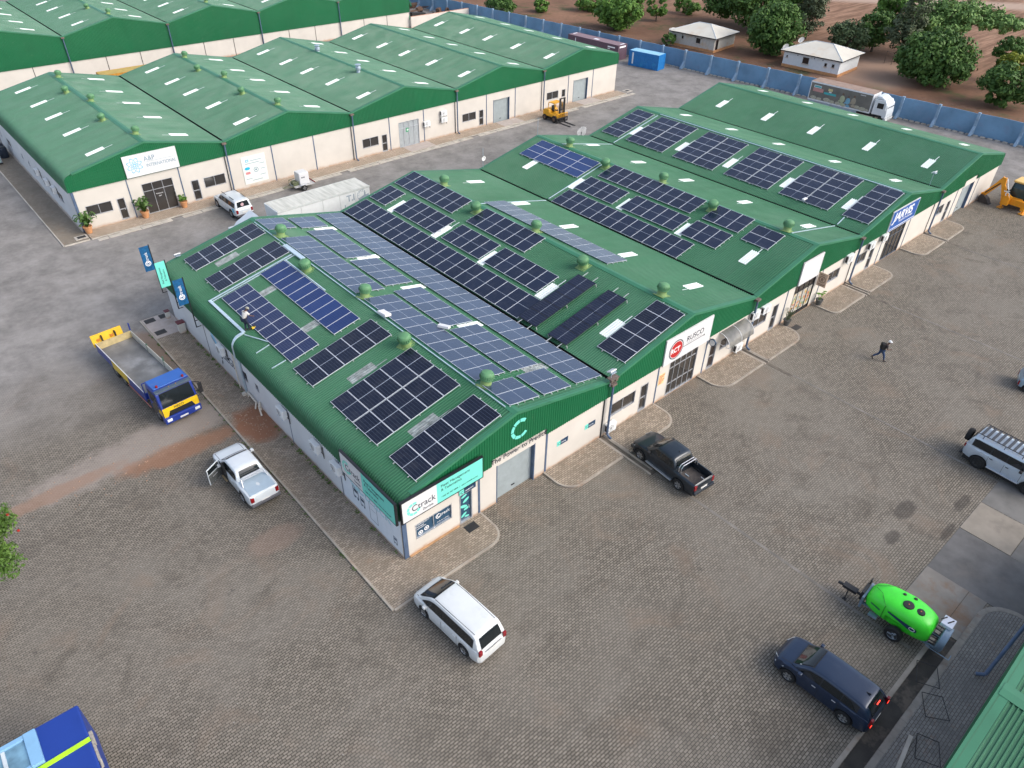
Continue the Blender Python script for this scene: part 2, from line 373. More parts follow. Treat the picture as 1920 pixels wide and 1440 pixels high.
apron('pavement', rounded(54.9, 59.4, -2.1, -.02, .9, 0), APR)
apron('pavement', rounded(60.1, 64.4, -2.1, -.02, 0, .9), APR)
# north building apron, its broken gutter stones and west apron
apron('pavement', [(-.6, 47.95), (71.6, 47.95), (71.6, 49.85), (-.6, 49.85)], APRN, [(-.6, 47.95), (71.6, 47.95), (71.6, 49.85)], .08, .1, CONCN)
apron('pavement', [(-2.85, 79), (-2.85, 48.0), (-.72, 48.0), (-.72, 79)], APRW, [(-2.85, 79), (-2.85, 48.0), (-.72, 48.0)], .08, .1, CONCN)
gs = MB()
for k in range(76):
    x = -.2 + k * .96
    if k % 19 != 7: gs.box((x, 47.22, 0), (x + .93 - .05 * (k % 3 == 0), 47.72, .035 + .012 * (k % 4)))
tag(gs.build('gutter_stones', CONCN), kind='structure')
tag(MB().box((-.2, 47.74, 0), (72.6, 47.93, .008)).build('drain_channel', DRAIN), kind='structure')  # flat muddy strip between gutter stones and kerb
# drainage channels running out from the downpipes: two low kerbs and a muddy bed
for x in (14.78, 29.75, 44.55, 59.75):
    m = MB(); m.box((x - .27, -2.3 if x > 20 else -4.2, 0), (x - .15, -.1, .075)); m.box((x + .13, -2.3 if x > 20 else -4.0, 0), (x + .25, -.1, .075))
    tag(m.build('channel_kerb', CONC), kind='structure')
    tag(MB().box((x - .15, -4.3, 0), (x + .13, -.05, .012)).build('channel_bed', DRAIN), kind='structure')
JOINT = M('joint_concrete', (.17, .155, .135), .9, var=.35, scale=1.)
for x, y1 in ((14.95, -4.3), (29.9, -4.3), (44.45, -4.3), (59.55, -3.4)):     # flush concrete strip across the yard
    j = MB(); y = y1
    while y > -19.5:
        j.box((x - .10, y - .93, 0), (x + .08, y, .006)); y -= .96
    tag(j.build('drain_strip', JOINT), kind='structure')
# concrete pads at the north-west corner
tag(MB().box((-2.13, 28.25, .05), (-.02, 31.45, .104)).build('concrete_pad', PINKC), kind='structure')
# right-hand yard: slabs, island and open drain
tag(MB().box((24.42, -20.6, 0), (27.3, -18.0, .03)).build('concrete_slab', M('beige_slab', (.25, .22, .18), .9, var=.2, scale=.7, dirt=(.15, .13, .11), dscale=.5)), kind='structure')
tag(MB().add([(24.4, -21.7, .02), (40, -21.7, .02), (40, -18.0, .02), (27.34, -18.0, .02), (27.34, -20.64, .02), (24.4, -20.64, .02)], [(0, 1, 2, 3, 4, 5)]).build('concrete_slab', M('grey_slab', (.15, .145, .135), .9, var=.25, scale=.7)), kind='structure')
tag(MB().box((20.36, -24, 0), (24.38, -18.0, .022)).build('bitumen_ramp', DARKS), kind='structure')
tag(MB().box((17.0, -20.12, 0), (20.34, -18.0, .05)).build('concrete_slab', SLAB), kind='structure')
tag(MB().box((17.0, -21.0, 0), (20.34, -20.14, .05)).build('concrete_slab', SLAB), kind='structure')
isl = [(-30, -24.5), (-30, -20.95), (19.2, -20.95)] + [(19.2 + 1.6 * math.sin(a), -22.55 + 1.6 * math.cos(a)) for a in [math.pi / 2 * k / 8 for k in range(1, 9)]] + [(20.8, -24.5)]
apron('pavement', isl, APRG, [], .12)
ik = MB(); P = [Vector((a, b, 0)) for a, b in isl[1:-1]] + [Vector((20.8, -24.5, 0))]
for a, b in zip(P[:-1], P[1:]):
    dr = (b - a).normalized(); no = Vector((-dr.y, dr.x, 0)); L = (b - a).length; nn = max(1, round(L / 1.0))
    for k in range(nn):
        s0 = a + dr * (L * k / nn + .006); s1 = a + dr * (L * (k + 1) / nn - .006); q = [s0 + no * .03, s1 + no * .03, s1 - no * .24, s0 - no * .24]
        ik.add([(v.x, v.y, -.01) for v in q] + [(v.x, v.y, .128) for v in q], [(0, 1, 2, 3), (4, 7, 6, 5), (0, 4, 5, 1), (1, 5, 6, 2), (2, 6, 7, 3), (3, 7, 4, 0)])
tag(ik.build('kerb', M('wide_kerb', (.27, .245, .21), .9, var=.15, dirt=(.2, .13, .09))), kind='structure')
tag(MB().box((-30, -20.9, 0), (16.98, -20.22, .007)).build('open_drain', M('wet_drain', (.03, .026, .021), .75, var=.5, scale=1.2, dirt=(.10, .08, .06), dscale=.8, dlo=.5, dhi=.62)), kind='structure')
tag(MB().box((-30, -20.2, 0), (16.98, -20.0, .05)).build('drain_edge', CONC), kind='structure')
# steel manhole covers and mats
def cover(x, y, sx, sy, label, z=.105, mat=None, name='manhole_cover', cat='manhole cover', ang=0.):
    m = MB(); m.box((-sx / 2, -sy / 2, 0), (sx / 2, sy / 2, .015))
    for k in range(5): m.box((-sx / 2 + .06, -sy / 2 + .06 + k * (sy - .16) / 5, .015), (sx / 2 - .06, -sy / 2 + .085 + k * (sy - .16) / 5, .021))
    o = m.build(name, mat or M('cast_iron', (.055, .052, .05), .7, .3, var=.2)); o.location = (x, y, z); o.rotation_euler[2] = ang
    tag(o, label, cat); return o
for x, y, s, l in ((-1.65, 31.0, .75, 'dark manhole cover at the outer edge of the pink pad, beside the tipper truck tail'), (-.55, 31.05, .75, 'dark manhole cover on the pink pad, against the building corner'), (-1.6, 28.95, .75, 'dark manhole cover on the pink pad, nearest the brick pavement')):
    cover(x, y, s, s * .8, l, .106)['group'] = 'manhole covers on the pink pad'
cover(3.97, -.55, .72, .52, 'black rubber doormat outside the graphic-covered office door', .092, PLAST, 'doormat', 'doormat')
cover(-1.2, 48.75, .7, .45, 'dark manhole cover beside the planted pot at the far building corner', .125)
cover(35.6, -1.1, .75, .5, 'flat manhole cover in front of the food-poster shopfront', .004)
cover(72.85, 48.9, .6, .45, 'dark manhole cover in a pale surround at the far end of the north pavement', .055)
tag(MB().box((72.3, 48.4, 0), (73.5, 49.4, .05)).build('concrete_pad', CONCN), kind='structure')
tag(MB().box((-1.75, 48.35, .07), (-.7, 49.15, .12)).build('concrete_pad', CONCN), kind='structure')
for x0, x1 in ((34.4, 37.9), (48.7, 52.0), (63.0, 66.4)):
    tag(MB().box((x0, 47.98, .05), (x1, 49.83, .088)).build('door_ramp', PINKC), kind='structure')
# ---------------- warehouses ----------------
PITCH = .1715
def ribs(a, b, pitch=PITCH):
    """positions and rib heights (0..1) of a trapezoidal sheet profile from a to b"""
    out = []; n = int(round((b - a) / pitch)); p = (b - a) / n
    for k in range(n):
        q = a + k * p; out += [(q, 0), (q + .50 * p, 0), (q + .62 * p, 1), (q + .88 * p, 1)]
    return out + [(b, 0)]
def sheet_slope(m, path, y0, y1, h=.045, mi=0):
    """corrugated sheet: path = [(x,z)...] across the slope, ribs repeat along y"""
    nrm = []
    for i in range(len(path)):
        a = path[max(0, i - 1)]; b = path[min(len(path) - 1, i + 1)]
        dx, dz = b[0] - a[0], b[1] - a[1]; l = math.hypot(dx, dz); nrm.append((-dz / l, dx / l))
    if sum(n[1] for n in nrm) < 0: nrm = [(-a, -b) for a, b in nrm]
    pr = ribs(y0, y1)
    m.grid([[(x + nx * h * k, y, z + nz * h * k) for y, k in pr] for (x, z), (nx, nz) in zip(path, nrm)], mi)
def holes(m, a0, a1, z0, z1, ops, mk):
    """wall slab with rectangular openings, cut into boxes; mk(u0,u1,z0,z1) adds a box"""
    us = sorted({a0, a1} | {v for o in ops for v in o[:2]}); zs = sorted({z0, z1} | {v for o in ops for v in o[2:4]})
    for i in range(len(us) - 1):
        run = None
        for j in range(len(zs) - 1):
            uc, zc = (us[i] + us[i + 1]) / 2, (zs[j] + zs[j + 1]) / 2
            if any(o[0] < uc < o[1] and o[2] < zc < o[3] for o in ops):
                if run is not None: mk(us[i], us[i + 1], run, zs[j]); run = None
            elif run is None: run = zs[j]
        if run is not None: mk(us[i], us[i + 1], run, zs[-1])
class Face:
    """a wall plane: u runs along the wall, n points outward"""
    def __init__(s, kind, x, y): s.k = kind; s.x = x; s.y = y
    def b(s, m, u0, u1, n0, n1, z0, z1, mi=0):
        if s.k == 'S': m.box((s.x + u0, s.y - n0, z0), (s.x + u1, s.y - n1, z1), mi)
        else: m.box((s.x - n0, s.y + u0, z0), (s.x - n1, s.y + u1, z1), mi)     # 'W': u runs along +y
def window(F, root, u0, u1, z0, z1, cols=2, rows=(), name='window', gl=None, fr=None, rec=.07, label=None):
    gl = gl or GLASSW; fr = fr or ALU
    g = MB(); F.b(g, u0 + .02, u1 - .02, -rec - .02, -rec, z0 + .02, z1 - .02); g = g.build(name, gl, root)
    if label: g['label'] = label
    f = MB(); w = .045
    F.b(f, u0, u0 + w, -rec - .03, .012, z0, z1); F.b(f, u1 - w, u1, -rec - .03, .012, z0, z1)
    F.b(f, u0 + w, u1 - w, -rec - .03, .012, z0, z0 + w); F.b(f, u0 + w, u1 - w, -rec - .03, .012, z1 - w, z1)
    for k in range(1, cols): c = u0 + (u1 - u0) * k / cols; F.b(f, c - .022, c + .022, -rec - .03, -rec + .035, z0 + w, z1 - w)
    for zz in rows: F.b(f, u0 + w, u1 - w, -rec - .028, -rec + .031, zz - .025, zz + .025)
    f.build('frame', fr, g); return g
def door(F, root, u0, u1, z0, z1, gl=None, mid=True, fr=None, rec=.09):
    gl = gl or GLASSW; fr = fr or ALU
    g = MB(); F.b(g, u0 + .02, u1 - .02, -rec - .02, -rec, z0 + .02, z1 - .02); g = g.build('door', gl, root)
    f = MB(); w = .065
    F.b(f, u0, u0 + w, -rec - .03, .012, z0, z1); F.b(f, u1 - w, u1, -rec - .03, .012, z0, z1)
    F.b(f, u0 + w, u1 - w, -rec - .03, .012, z0, z0 + .1); F.b(f, u0 + w, u1 - w, -rec - .03, .012, z1 - w, z1)
    if mid: F.b(f, u0 + w, u1 - w, -rec - .028, -rec + .02, z0 + (z1 - z0) * .46, z0 + (z1 - z0) * .5)
    f.build('frame', fr, g)
    h = MB(); F.b(h, u1 - .19, u1 - .15, -rec, -rec + .05, z0 + .85, z0 + 1.05); h.build('handle', ALU, g); return g
def roller(F, root, u0, u1, z1):
    g = MB(); n = int(z1 / .1)
    for k in range(n):
        F.b(g, u0 - .02, u1 + .02, -.26 - .02 * (k % 2), -.24, k * z1 / n + .001, (k + 1) * z1 / n - .006)
    g = g.build('roller_door', SHUT, root)
    f = MB(); F.b(f, u0 - .012, u0 + .05, -.24, .015, 0, z1 + .05); F.b(f, u1 - .05, u1 + .012, -.24, .015, 0, z1 + .05); f.build('frame', STEELB, g)
    h = MB(); F.b(h, (u0 + u1) / 2 - .12, (u0 + u1) / 2 + .12, -.235, -.20, .35, .42); h.build('handle', PLAST, g); return g

def warehouse(name, label, x0, y0, w, nb, dep, zv, zr, zf, ops, cols, notches, wopen, mroof, sky_y=(), sky_mat=None, vents=(), vent_bays=(), columns=True, group=None, aged=()):
    root = thing(name, label, 'warehouse', (0, 0, 0)); s = (zr - zv) / (w / 2); x1 = x0 + nb * w; y1 = y0 + dep
    FS = Face('S', x0, y0); FW = Face('W', x0, y0)
    # walls
    m = MB(); holes(m, 0, nb * w, 0, zf + .45, ops, lambda a, b, c, d: FS.b(m, a, b, 0, -.3, c, d))
    m.box((x1 - .28, y0 + .3, 0), (x1, y1, zf + .3)); m.box((x0 + .28, y1 - .28, 0), (x1 - .28, y1 - .001, zf + .6))
    m.build('wall', WALL, root)
    m = MB(); holes(m, .3, dep - .002, 0, zf + .35, wopen, lambda a, b, c, d: FW.b(m, a, b, -.001, -.27, c, d)); m.build('wall', WALLW, root)
    # dark sheet behind the openings, its colour standing in for the unlit room
    bk = MB(); bk.box((x0 + .35, y0 + 1.2, 0), (x1 - .35, y0 + 1.25, zf)); bk.build('room_shade_sheet', M('room_shade', (.08, .075, .07), .9), root)
    # roof sheets: two slopes to each bay, the outermost pair turning down in a bullnose
    for k in range(nb):
        a, b = x0 + k * w, x0 + (k + 1) * w; r = a + w / 2
        pw = [(a + .13, zv + .13 * s), (r, zr)]; pe = [(r, zr), (b - .13, zv + .13 * s)]
        if k == 0:
            R0 = .62; cx, cz = a - .14 + R0, zv + s * R0 - R0 - .06
            arc = [(cx - R0 * math.cos(t), cz + R0 * math.sin(t)) for t in [math.pi / 2 * j / 7 for j in range(8)]]
            arc[-1] = (arc[-1][0], zv + s * (arc[-1][0] - a)); pw = [(a - .14, zf - .03)] + arc + [(r, zr)]
        if k == nb - 1:
            R0 = .5; cx, cz = b + .14 - R0, zv + s * R0 - R0 - .04
            pe = [(r, zr)] + [(cx + R0 * math.sin(t), cz + R0 * math.cos(t)) for t in [math.pi / 2 * j / 6 for j in range(7)]] + [(b + .14, zf - .03)]
        for pth in (pw, pe):
            m = MB(); sheet_slope(m, pth, y0 - .13, y1 + .13); m.build('roof', mroof, root)
        cp = MB()   # ridge cap
        for sg in (-1, 1):
            q = [(r, zr + .05), (r + sg * .27, zr + .05 - .27 * s)]
            cp.add([(q[0][0], y0 - .17, q[0][1]), (q[0][0], y1 + .15, q[0][1]), (q[1][0], y1 + .15, q[1][1]), (q[1][0], y0 - .17, q[1][1])], [(0, 1, 2, 3)])
            cp.add([(q[1][0], y0 - .17, q[1][1]), (q[1][0], y1 + .15, q[1][1]), (q[1][0], y1 + .15, q[1][1] - .03), (q[1][0], y0 - .17, q[1][1] - .03)], [(0, 1, 2, 3)])
        cp.build('ridge_cap', FLASH, root)
        if k:
            g = MB(); g.box((a - .17, y0 - .1, zv - .16), (a + .17, y1 + .1, zv - .15)); g.box((a - .17, y0 - .1, zv - .15), (a - .165, y1 + .1, zv - .0)); g.box((a + .165, y0 - .1, zv - .15), (a + .17, y1 + .1, zv - .0))
            g.build('valley_gutter', GUTTER, root)
        for ty, my in (('S', y0), ('N', y1)):   # barge flashing along the gable edge
            sg = -1 if ty == 'S' else 1; bg_ = MB(); yo, yi = my + sg * .17, my - sg * .12
            L = a + (.62 if k == 0 else .02); Rr = b - (.5 if k == nb - 1 else .02)
            for (xa, xb) in ((L, r), (r, Rr)):
                za, zb = (zv + s * (xa - a) if xa <= r else zv + s * (b - xa)), (zv + s * (xb - a) if xb <= r else zv + s * (b - xb))
                bg_.add([(xa, yo, za + .04), (xb, yo, zb + .04), (xb, yi, zb + .045), (xa, yi, za + .045), (xa, yo, za - .13), (xb, yo, zb - .13)], [(0, 1, 2, 3), (0, 4, 5, 1)])
            bg_.build('barge_flashing', FLASH, root)
    # gable fascia with vertical ribs (south) and a plain one behind (north)
    def top(x):
        k = min(nb - 1, max(0, int((x - x0) / w))); u = (x - x0) - k * w; z = zv + s * (u if u < w / 2 else w - u) + .01
        if k == 0 and u < .62: t = max(0, .62 - u - .14 + .14); z = min(z, zv + s * .62 - .62 - .06 + math.sqrt(max(0, .62 ** 2 - min(.62, .62 - .14 - u + .0) ** 2 if u < .48 else .62 ** 2)))
        if k == nb - 1 and w - u < .5: v = w - u; z = min(z, zv + s * .5 - .5 - .04 + math.sqrt(max(0, .25 - max(0, .36 - v) ** 2)))
        return z
    def bot(x):
        for a, b, z in notches:
            if x0 + a < x < x0 + b: return z
        return zf
    P = ribs(x0 - .13, x1 + .13); m = MB(); rows = [[], []]
    m.grid([[(x, y0 - .10 - .02 * k, bot(x)) for x, k in P], [(x, y0 - .10 - .02 * k, max(bot(x) + .05, top(x))) for x, k in P]])
    m.build('gable_cladding', FASC, root)
    m = MB()
    for k in range(nb):
        a = x0 + k * w; m.add([(a, y1 + .1, zf), (a + w, y1 + .1, zf), (a + w, y1 + .1, zv), (a + w / 2, y1 + .1, zr), (a, y1 + .1, zv)], [(0, 1, 2, 3, 4)])
    m.build('gable_cladding', FASC, root)
    # closing strip under the fascia
    m = MB(); us = sorted([0, nb * w] + [v for n_ in notches for v in n_[:2]])
    for a, b in zip(us[:-1], us[1:]):
        z = bot(x0 + (a + b) / 2); m.box((x0 + a + .003, y0 - .098, z + .002), (x0 + b - .003, y0 - .002, z + .02))
    m.build('soffit_strip', FASC, root)
    for a, wd, c in cols:
        m = MB(); FS.b(m, a - wd / 2, a + wd / 2, -.05, .028 if wd < .2 else .035, 0, zf + .05); m.build('column', c, root)
    for k in range(1, nb):      # rainwater heads and downpipes at the valleys
        x = x0 + k * w; m = MB()
        m.box((x - .21, y0 - .42, zv - .22), (x + .21, y0 - .125, zv - .06)); m.build('rainwater_head', M('rusty_hopper', (.16, .12, .10), .7, .2, var=.4, scale=5), root)
        m = MB(); m.tube([(x, y0 - .30, zv - .2), (x, y0 - .30, .32), (x + .05, y0 - .46, .16), (x + .05, y0 - .62, .12)], .075, 10); m.build('downpipe', STEELB, root, smooth=False, auto=40)
    # skylights
    for k in range(nb):
        for side in 'WE':
            for yy in sky_y:
                lo = x0 + k * w; ua, ub = (2.5 * w / 15, 4.2 * w / 15) if k or side == 'E' else (2.85 * w / 15, 4.55 * w / 15)
                za, zb = zv + s * ua, zv + s * ub; m = MB(); n_ = int(round((dep + .26) / PITCH)); pp = (dep + .26) / n_; ys_ = y0 - .13 + round((yy - .34 + .13) / pp) * pp; pr = [(ys_ + q * pp + a_ * pp, b_) for q in range(4) for a_, b_ in ((0, 0), (.5, 0), (.62, 1), (.88, 1))] + [(ys_ + 4 * pp, 0)]
                f = (lambda u: lo + u) if side == 'W' else (lambda u: lo + w - u)
                n = Vector((-s, 0, 1)).normalized() if side == 'W' else Vector((s, 0, 1)).normalized()
                m.grid([[(f(u) + n.x * (.012 + .044 * kk), y, z + n.z * (.012 + .044 * kk)) for y, kk in pr] for u, z in ((ua, za), (ub, zb))])
                yl = ys_ + .5 * pp      # unpainted lap strip above one edge
                m.add([(f(u) + n.x * .054, y, z + n.z * .054) for u, z, y in ((ub, zb, yl), (ub, zb, yl + .07), (ub + .75, zb + .75 * s, yl + .07), (ub + .75, zb + .75 * s, yl))], [(0, 1, 2, 3)])
                m.build('skylight', SKYLG if (k, side, yy) in aged else (sky_mat or SKYL), root)
    # turbine ventilators
    for k in vent_bays:
        for yy, side in vents:
            u = 6.75 * w / 15 if side == 'W' else 7.75 * w / 15; x = x0 + k * w + u; z = zv + s * (u if u < w / 2 else w - u)
            v = ventilator(root); v.location = (x, y0 + yy, z); v.rotation_euler = (0, math.atan(s) * (-1 if side == 'W' else 1), (k * 5 + yy) % 1.5 * .2); v.scale = (1, 1, 1) if y0 == 0 else (.86, .86, .86)
    return root
VG = M('ventilator_green', (.10, .25, .115), .6, var=.15, scale=2, dirt=(.22, .34, .13), dlo=.5, dhi=.7)
VY = M('ventilator_base', (.17, .27, .09), .6, var=.2, scale=3)
_v = []
def ventilator(root):
    if not _v:
        b = MB(); b.box((-.45, -.42, .02), (.45, .42, .045)); b.lathe([(.36, .03), (.31, .10), (.30, .46), (.0, .46)], n=18)
        b = b.build('roof_ventilator', VY, root, auto=35)
        h = MB(); h.lathe([(.30, .34), (.36, .37), (.385, .48), (.39, .62), (.37, .74), (.31, .83), (.20, .88), (0, .90)], n=24)
        for k in range(20):
            a = 2 * math.pi * k / 20; c, s_ = math.cos(a), math.sin(a); c2, s2 = math.cos(a + .12), math.sin(a + .12)
            h.add([(.36 * c, .36 * s_, .42), (.425 * c2, .425 * s2, .52), (.42 * c2, .42 * s2, .64), (.33 * c, .33 * s_, .76), (.35 * c, .35 * s_, .6)], [(0, 1, 2, 3, 4)])
        h = h.build('turbine_head', VG, b, auto=30); _v.extend([b, h]); return b
    b = _v[0].copy(); C.objects.link(b); b.parent = root; h = _v[1].copy(); C.objects.link(h); h.parent = b; return b

SKY5 = (2.95, 9.0, 15.2, 20.7, 26.85); VEN5 = ((2.75, 'E'), (8.85, 'W'), (14.9, 'E'), (20.55, 'W'), (26.25, 'E'))
# openings of the front building (u0,u1,z0,z1)
A_OPS = [(.78, 3.1, 1.02, 2.1), (3.62, 4.48, .05, 2.3), (6.2, 9.05, 0, 2.8), (15.45, 17.72, 1.25, 2.27), (18.22, 18.98, .12, 2.28),
         (21.0, 24.0, .06, 3.0), (25.52, 26.32, .1, 2.15), (26.75, 28.6, 1.22, 2.1), (30.55, 32.5, 1.3, 2.3), (33.25, 34.0, .08, 2.3),
         (36.0, 39.0, .06, 2.95), (41.1, 43.05, 1.28, 2.25), (45.6, 47.5, 1.3, 2.3), (48.1, 48.9, .12, 2.2), (50.9, 54.2, .05, 2.95),
         (61.2, 62.55, 1.35, 2.32), (63.3, 64.1, .1, 2.25), (66.2, 69.0, 0, 2.85)]
thin = .1
A_COL = [(.13, .26, STEELB), (4.95, .13, STEELB), (9.95, .13, STEELB), (19.85, thin, STEELB), (25.0, thin, STEELB), (34.95, thin, STEELB), (39.95, .08, STEELB),
         (44.9, .1, PLAST), (50.05, thin, STEELB), (55.0, thin, STEELB), (59.85, .1, PLAST), (65.0, thin, STEELB), (70.0, thin, STEELB), (14.72, .12, PLAST)]
A_W = [(3.0 + 12.75, 3.0 + 13.2, 1.55, 2.1), (17.35, 18.1, 1.35, 2.15)]
A = warehouse('warehouse', 'nearest green-roofed warehouse of five gabled bays carrying solar panels and ventilators', 0, 0, 15, 5, 30.25, 4.37, 6.01, 3.12, A_OPS, A_COL,
              [(5.8, 9.8, 3.58), (66.05, 69.12, 3.62)], A_W, GREEN, SKY5, None, VEN5, (0, 1, 2), aged=[(0, 'W', q) for q in SKY5] + [(0, 'E', 2.95)])
FA_ = Face('S', 0, 0); FWA = Face('W', 0, 0)
DARKP = M('shop_interior', (.03, .028, .026), .3)
for u0, u1, z0, z1 in (A_OPS[3], A_OPS[7], A_OPS[8], A_OPS[11], A_OPS[12], A_OPS[15]): window(FA_, A, u0, u1, z0, z1, 2)
for u0, u1, z0, z1 in (A_OPS[4], A_OPS[6], A_OPS[9], A_OPS[13], A_OPS[16]): door(FA_, A, u0, u1, z0, z1, GLASSW if u0 != 25.52 else M('dark_door', (.035, .025, .022), .4))
window(FA_, A, *A_OPS[0], 2, gl=M('navy_film', (.025, .07, .125), .25, var=.05), label='window covered in navy graphic film')
door(FA_, A, *A_OPS[1], gl=M('navy_film', (.025, .07, .125)), mid=False)
roller(FA_, A, *A_OPS[2][:2], 2.8); roller(FA_, A, *A_OPS[17][:2], 2.85)
window(FA_, A, *A_OPS[5], 5, rows=(.95, 2.25), name='glazed_entrance')
window(FA_, A, *A_OPS[10], 4, rows=(2.2,), name='glazed_entrance', fr=PLAST)
window(FA_, A, *A_OPS[14], 4, rows=(2.2,), name='glazed_entrance', fr=M('slate_frame', (.09, .11, .14), .5))
for o in A_W: window(FWA, A, *o, 1)
for y in (5.96, 11.78, 17.9, 23.75):   # joints of the west wall
    m = MB(); FWA.b(m, y - .03, y + .03, -.01, .012, 0, 3.2); m.build('column', STEELB if y != 23.75 else PLAST, A)
m = MB(); m.box((-.12, 0.001, 0), (-.002, 30.2, .07)); m.build('plinth', CONC, A)
m = MB(); m.box((10.1, -.12, 0), (14.6, -.002, .06)); m.box((.3, -.12, 0.09), (3.5, -.002, .13)); m.build('plinth', M('ochre_edge', (.42, .25, .13), .9, var=.2), A)

N0, NY, NW = -.683, 49.895, 14.371
N_OPS = [(.8, 3.02, 1.28, 2.26), (3.5, 4.2, .2, 2.25), (5.95, 8.83, .08, 3.02), (10.46, 11.22, .17, 2.22), (11.7, 13.87, 1.15, 2.2), (29.85, 31.97, 1.04, 2.08), (32.4, 33.13, .1, 2.05),
         (34.77, 37.6, .05, 2.92), (44.05, 46.2, 1.12, 2.1), (46.7, 47.43, .18, 2.1), (49.03, 51.72, 0, 2.85), (58.3, 60.45, 1.17, 2.16), (61.1, 61.8, 1.1, 2.1), (63.3, 66.1, 0, 2.88)]
N_COL = [(.12, .24, STEELB)] + [(k * NW / 3, .1, STEELB) for k in range(1, 15) if k % 3] + [(k * NW - .16, .09, PLAST) for k in range(1, 5)]
N_W = [(4.2, 5.6, 1.3, 2.2), (9.8, 10.3, 1.5, 2.1), (13.0, 13.5, 1.5, 2.1), (15.4, 15.9, 1.5, 2.1), (18, 18.5, 1.5, 2.1), (23.0, 24.6, 1.1, 2.1), (27, 27.5, 1.4, 2.1)]
B = warehouse('warehouse', 'middle faded-green warehouse with five bays, white skylights and a terracotta-potted entrance', N0, NY, NW, 5, 29.04, 5.24, 6.795, 3.81, N_OPS, N_COL, [], N_W, GREENN,
              (2.3, 8.9, 15.0, 20.2, 26.4), None, ((2.5, 'E'), (8.6, 'W'), (15.3, 'E'), (20.2, 'W'), (26.6, 'E')), (0, 1))
FN = Face('S', N0, NY); FNW = Face('W', N0, NY)
for i in (0, 4, 5, 8, 11): window(FN, B, *N_OPS[i], 2)
for i in (1, 3, 6, 9): door(FN, B, *N_OPS[i])
window(FN, B, *N_OPS[2], 3, rows=(2.25,), name='glazed_entrance'); window(FN, B, *N_OPS[7], 4, rows=(2.2,), name='glazed_entrance', gl=M('frosted_pane', (.34, .37, .38), .35)); window(FN, B, *N_OPS[12], 1)
roller(FN, B, *N_OPS[10][:2], 2.85); roller(FN, B, *N_OPS[13][:2], 2.88)
for o in N_W: window(FNW, B, *o, 1)
m = MB(); m.box((N0 - .1, NY, 0), (N0 - .002, NY + 29, .1)); m.build('plinth', CONCN, B)
# silver whirlybirds on the third bay
for x, y in ((7.35, 19.4), (6.5, 8.4)):
    b = MB(); b.lathe([(.25, .0), (.2, .3), (.2, .35)], n=14); b = b.build('roof_ventilator', GALV, B, auto=35); b.location = (N0 + 2 * NW + x, NY + y, 6.62); b['label'] = 'bare metal roof ventilator'
    h = MB(); h.lathe([(.2, .3), (.33, .38), (.33, .6), (.2, .74), (0, .76)], n=18); h.lathe([(.0, .9), (.36, .88), (.36, .92), (0, .95)], n=16); h.build('turbine_head', GALV, b, auto=30)

M_COL = [(29.0 + 14.4 * k + 4.8 * j, .09, PLAST) for k in range(-2, 4) for j in (0, 1, 2)]
Mw = warehouse('warehouse', 'farthest warehouse at the top left with tall dark green gables and no doors', -29.75, 100.92, 14.45, 7, 30, 5.91, 7.555, 2.62, [],
               [(14.45 / 3 * k, .08, PLAST) for k in range(1, 21)], [], [], GREENN, (3.1, 9.2, 15.3, 21, 27), None, ((2.5, 'E'), (8.6, 'W'), (15.3, 'E'), (20.2, 'W')), (3, 4))

# fourth roof at the lower right corner
root = thing('warehouse', 'green ribbed roof edge cutting in at the bottom right corner', 'warehouse')
for pth in ([(-4, 3.05), (11.5, 4.9)], [(11.5, 4.9), (27, 3.05)]):
    m = MB(); sheet_slope(m, pth, -31, -23.0); m.build('roof', GREEN, root)
    m = MB(); (xa, za), (xb, zb) = pth
    m.add([(xa, -22.9, za + .04), (xb, -22.9, zb + .04), (xb, -23.35, zb + .05), (xa, -23.35, za + .05), (xa, -22.9, za - .1), (xb, -22.9, zb - .1)], [(0, 1, 2, 3), (0, 4, 5, 1)]); m.build('barge_flashing', FLASH, root)
m = MB(); m.add([(11.5, -23, 4.96), (11.5, -31, 4.96), (11.15, -31, 4.92), (11.15, -23, 4.92), (11.85, -31, 4.92), (11.85, -23, 4.92)], [(0, 1, 2, 3), (0, 1, 4, 5)]); m.build('ridge_cap', FLASH, root)
m = MB(); m.prism([(-4, 2.2), (27, 2.2), (27, 3.0), (11.5, 4.85), (-4, 3.0)], 'y', -23.0, -22.94); m.build('gable_cladding', FASC, root)
MB().box((-20, -31, 0), (26, -23.4, 2.3)).build('wall', WALL, root)
MB().tube([(20.1, -22.8, 3.0), (15.9, -22.5, .35), (15.75, -22.2, .22)], .085, 10).build('downpipe', STEELB, root, auto=40)
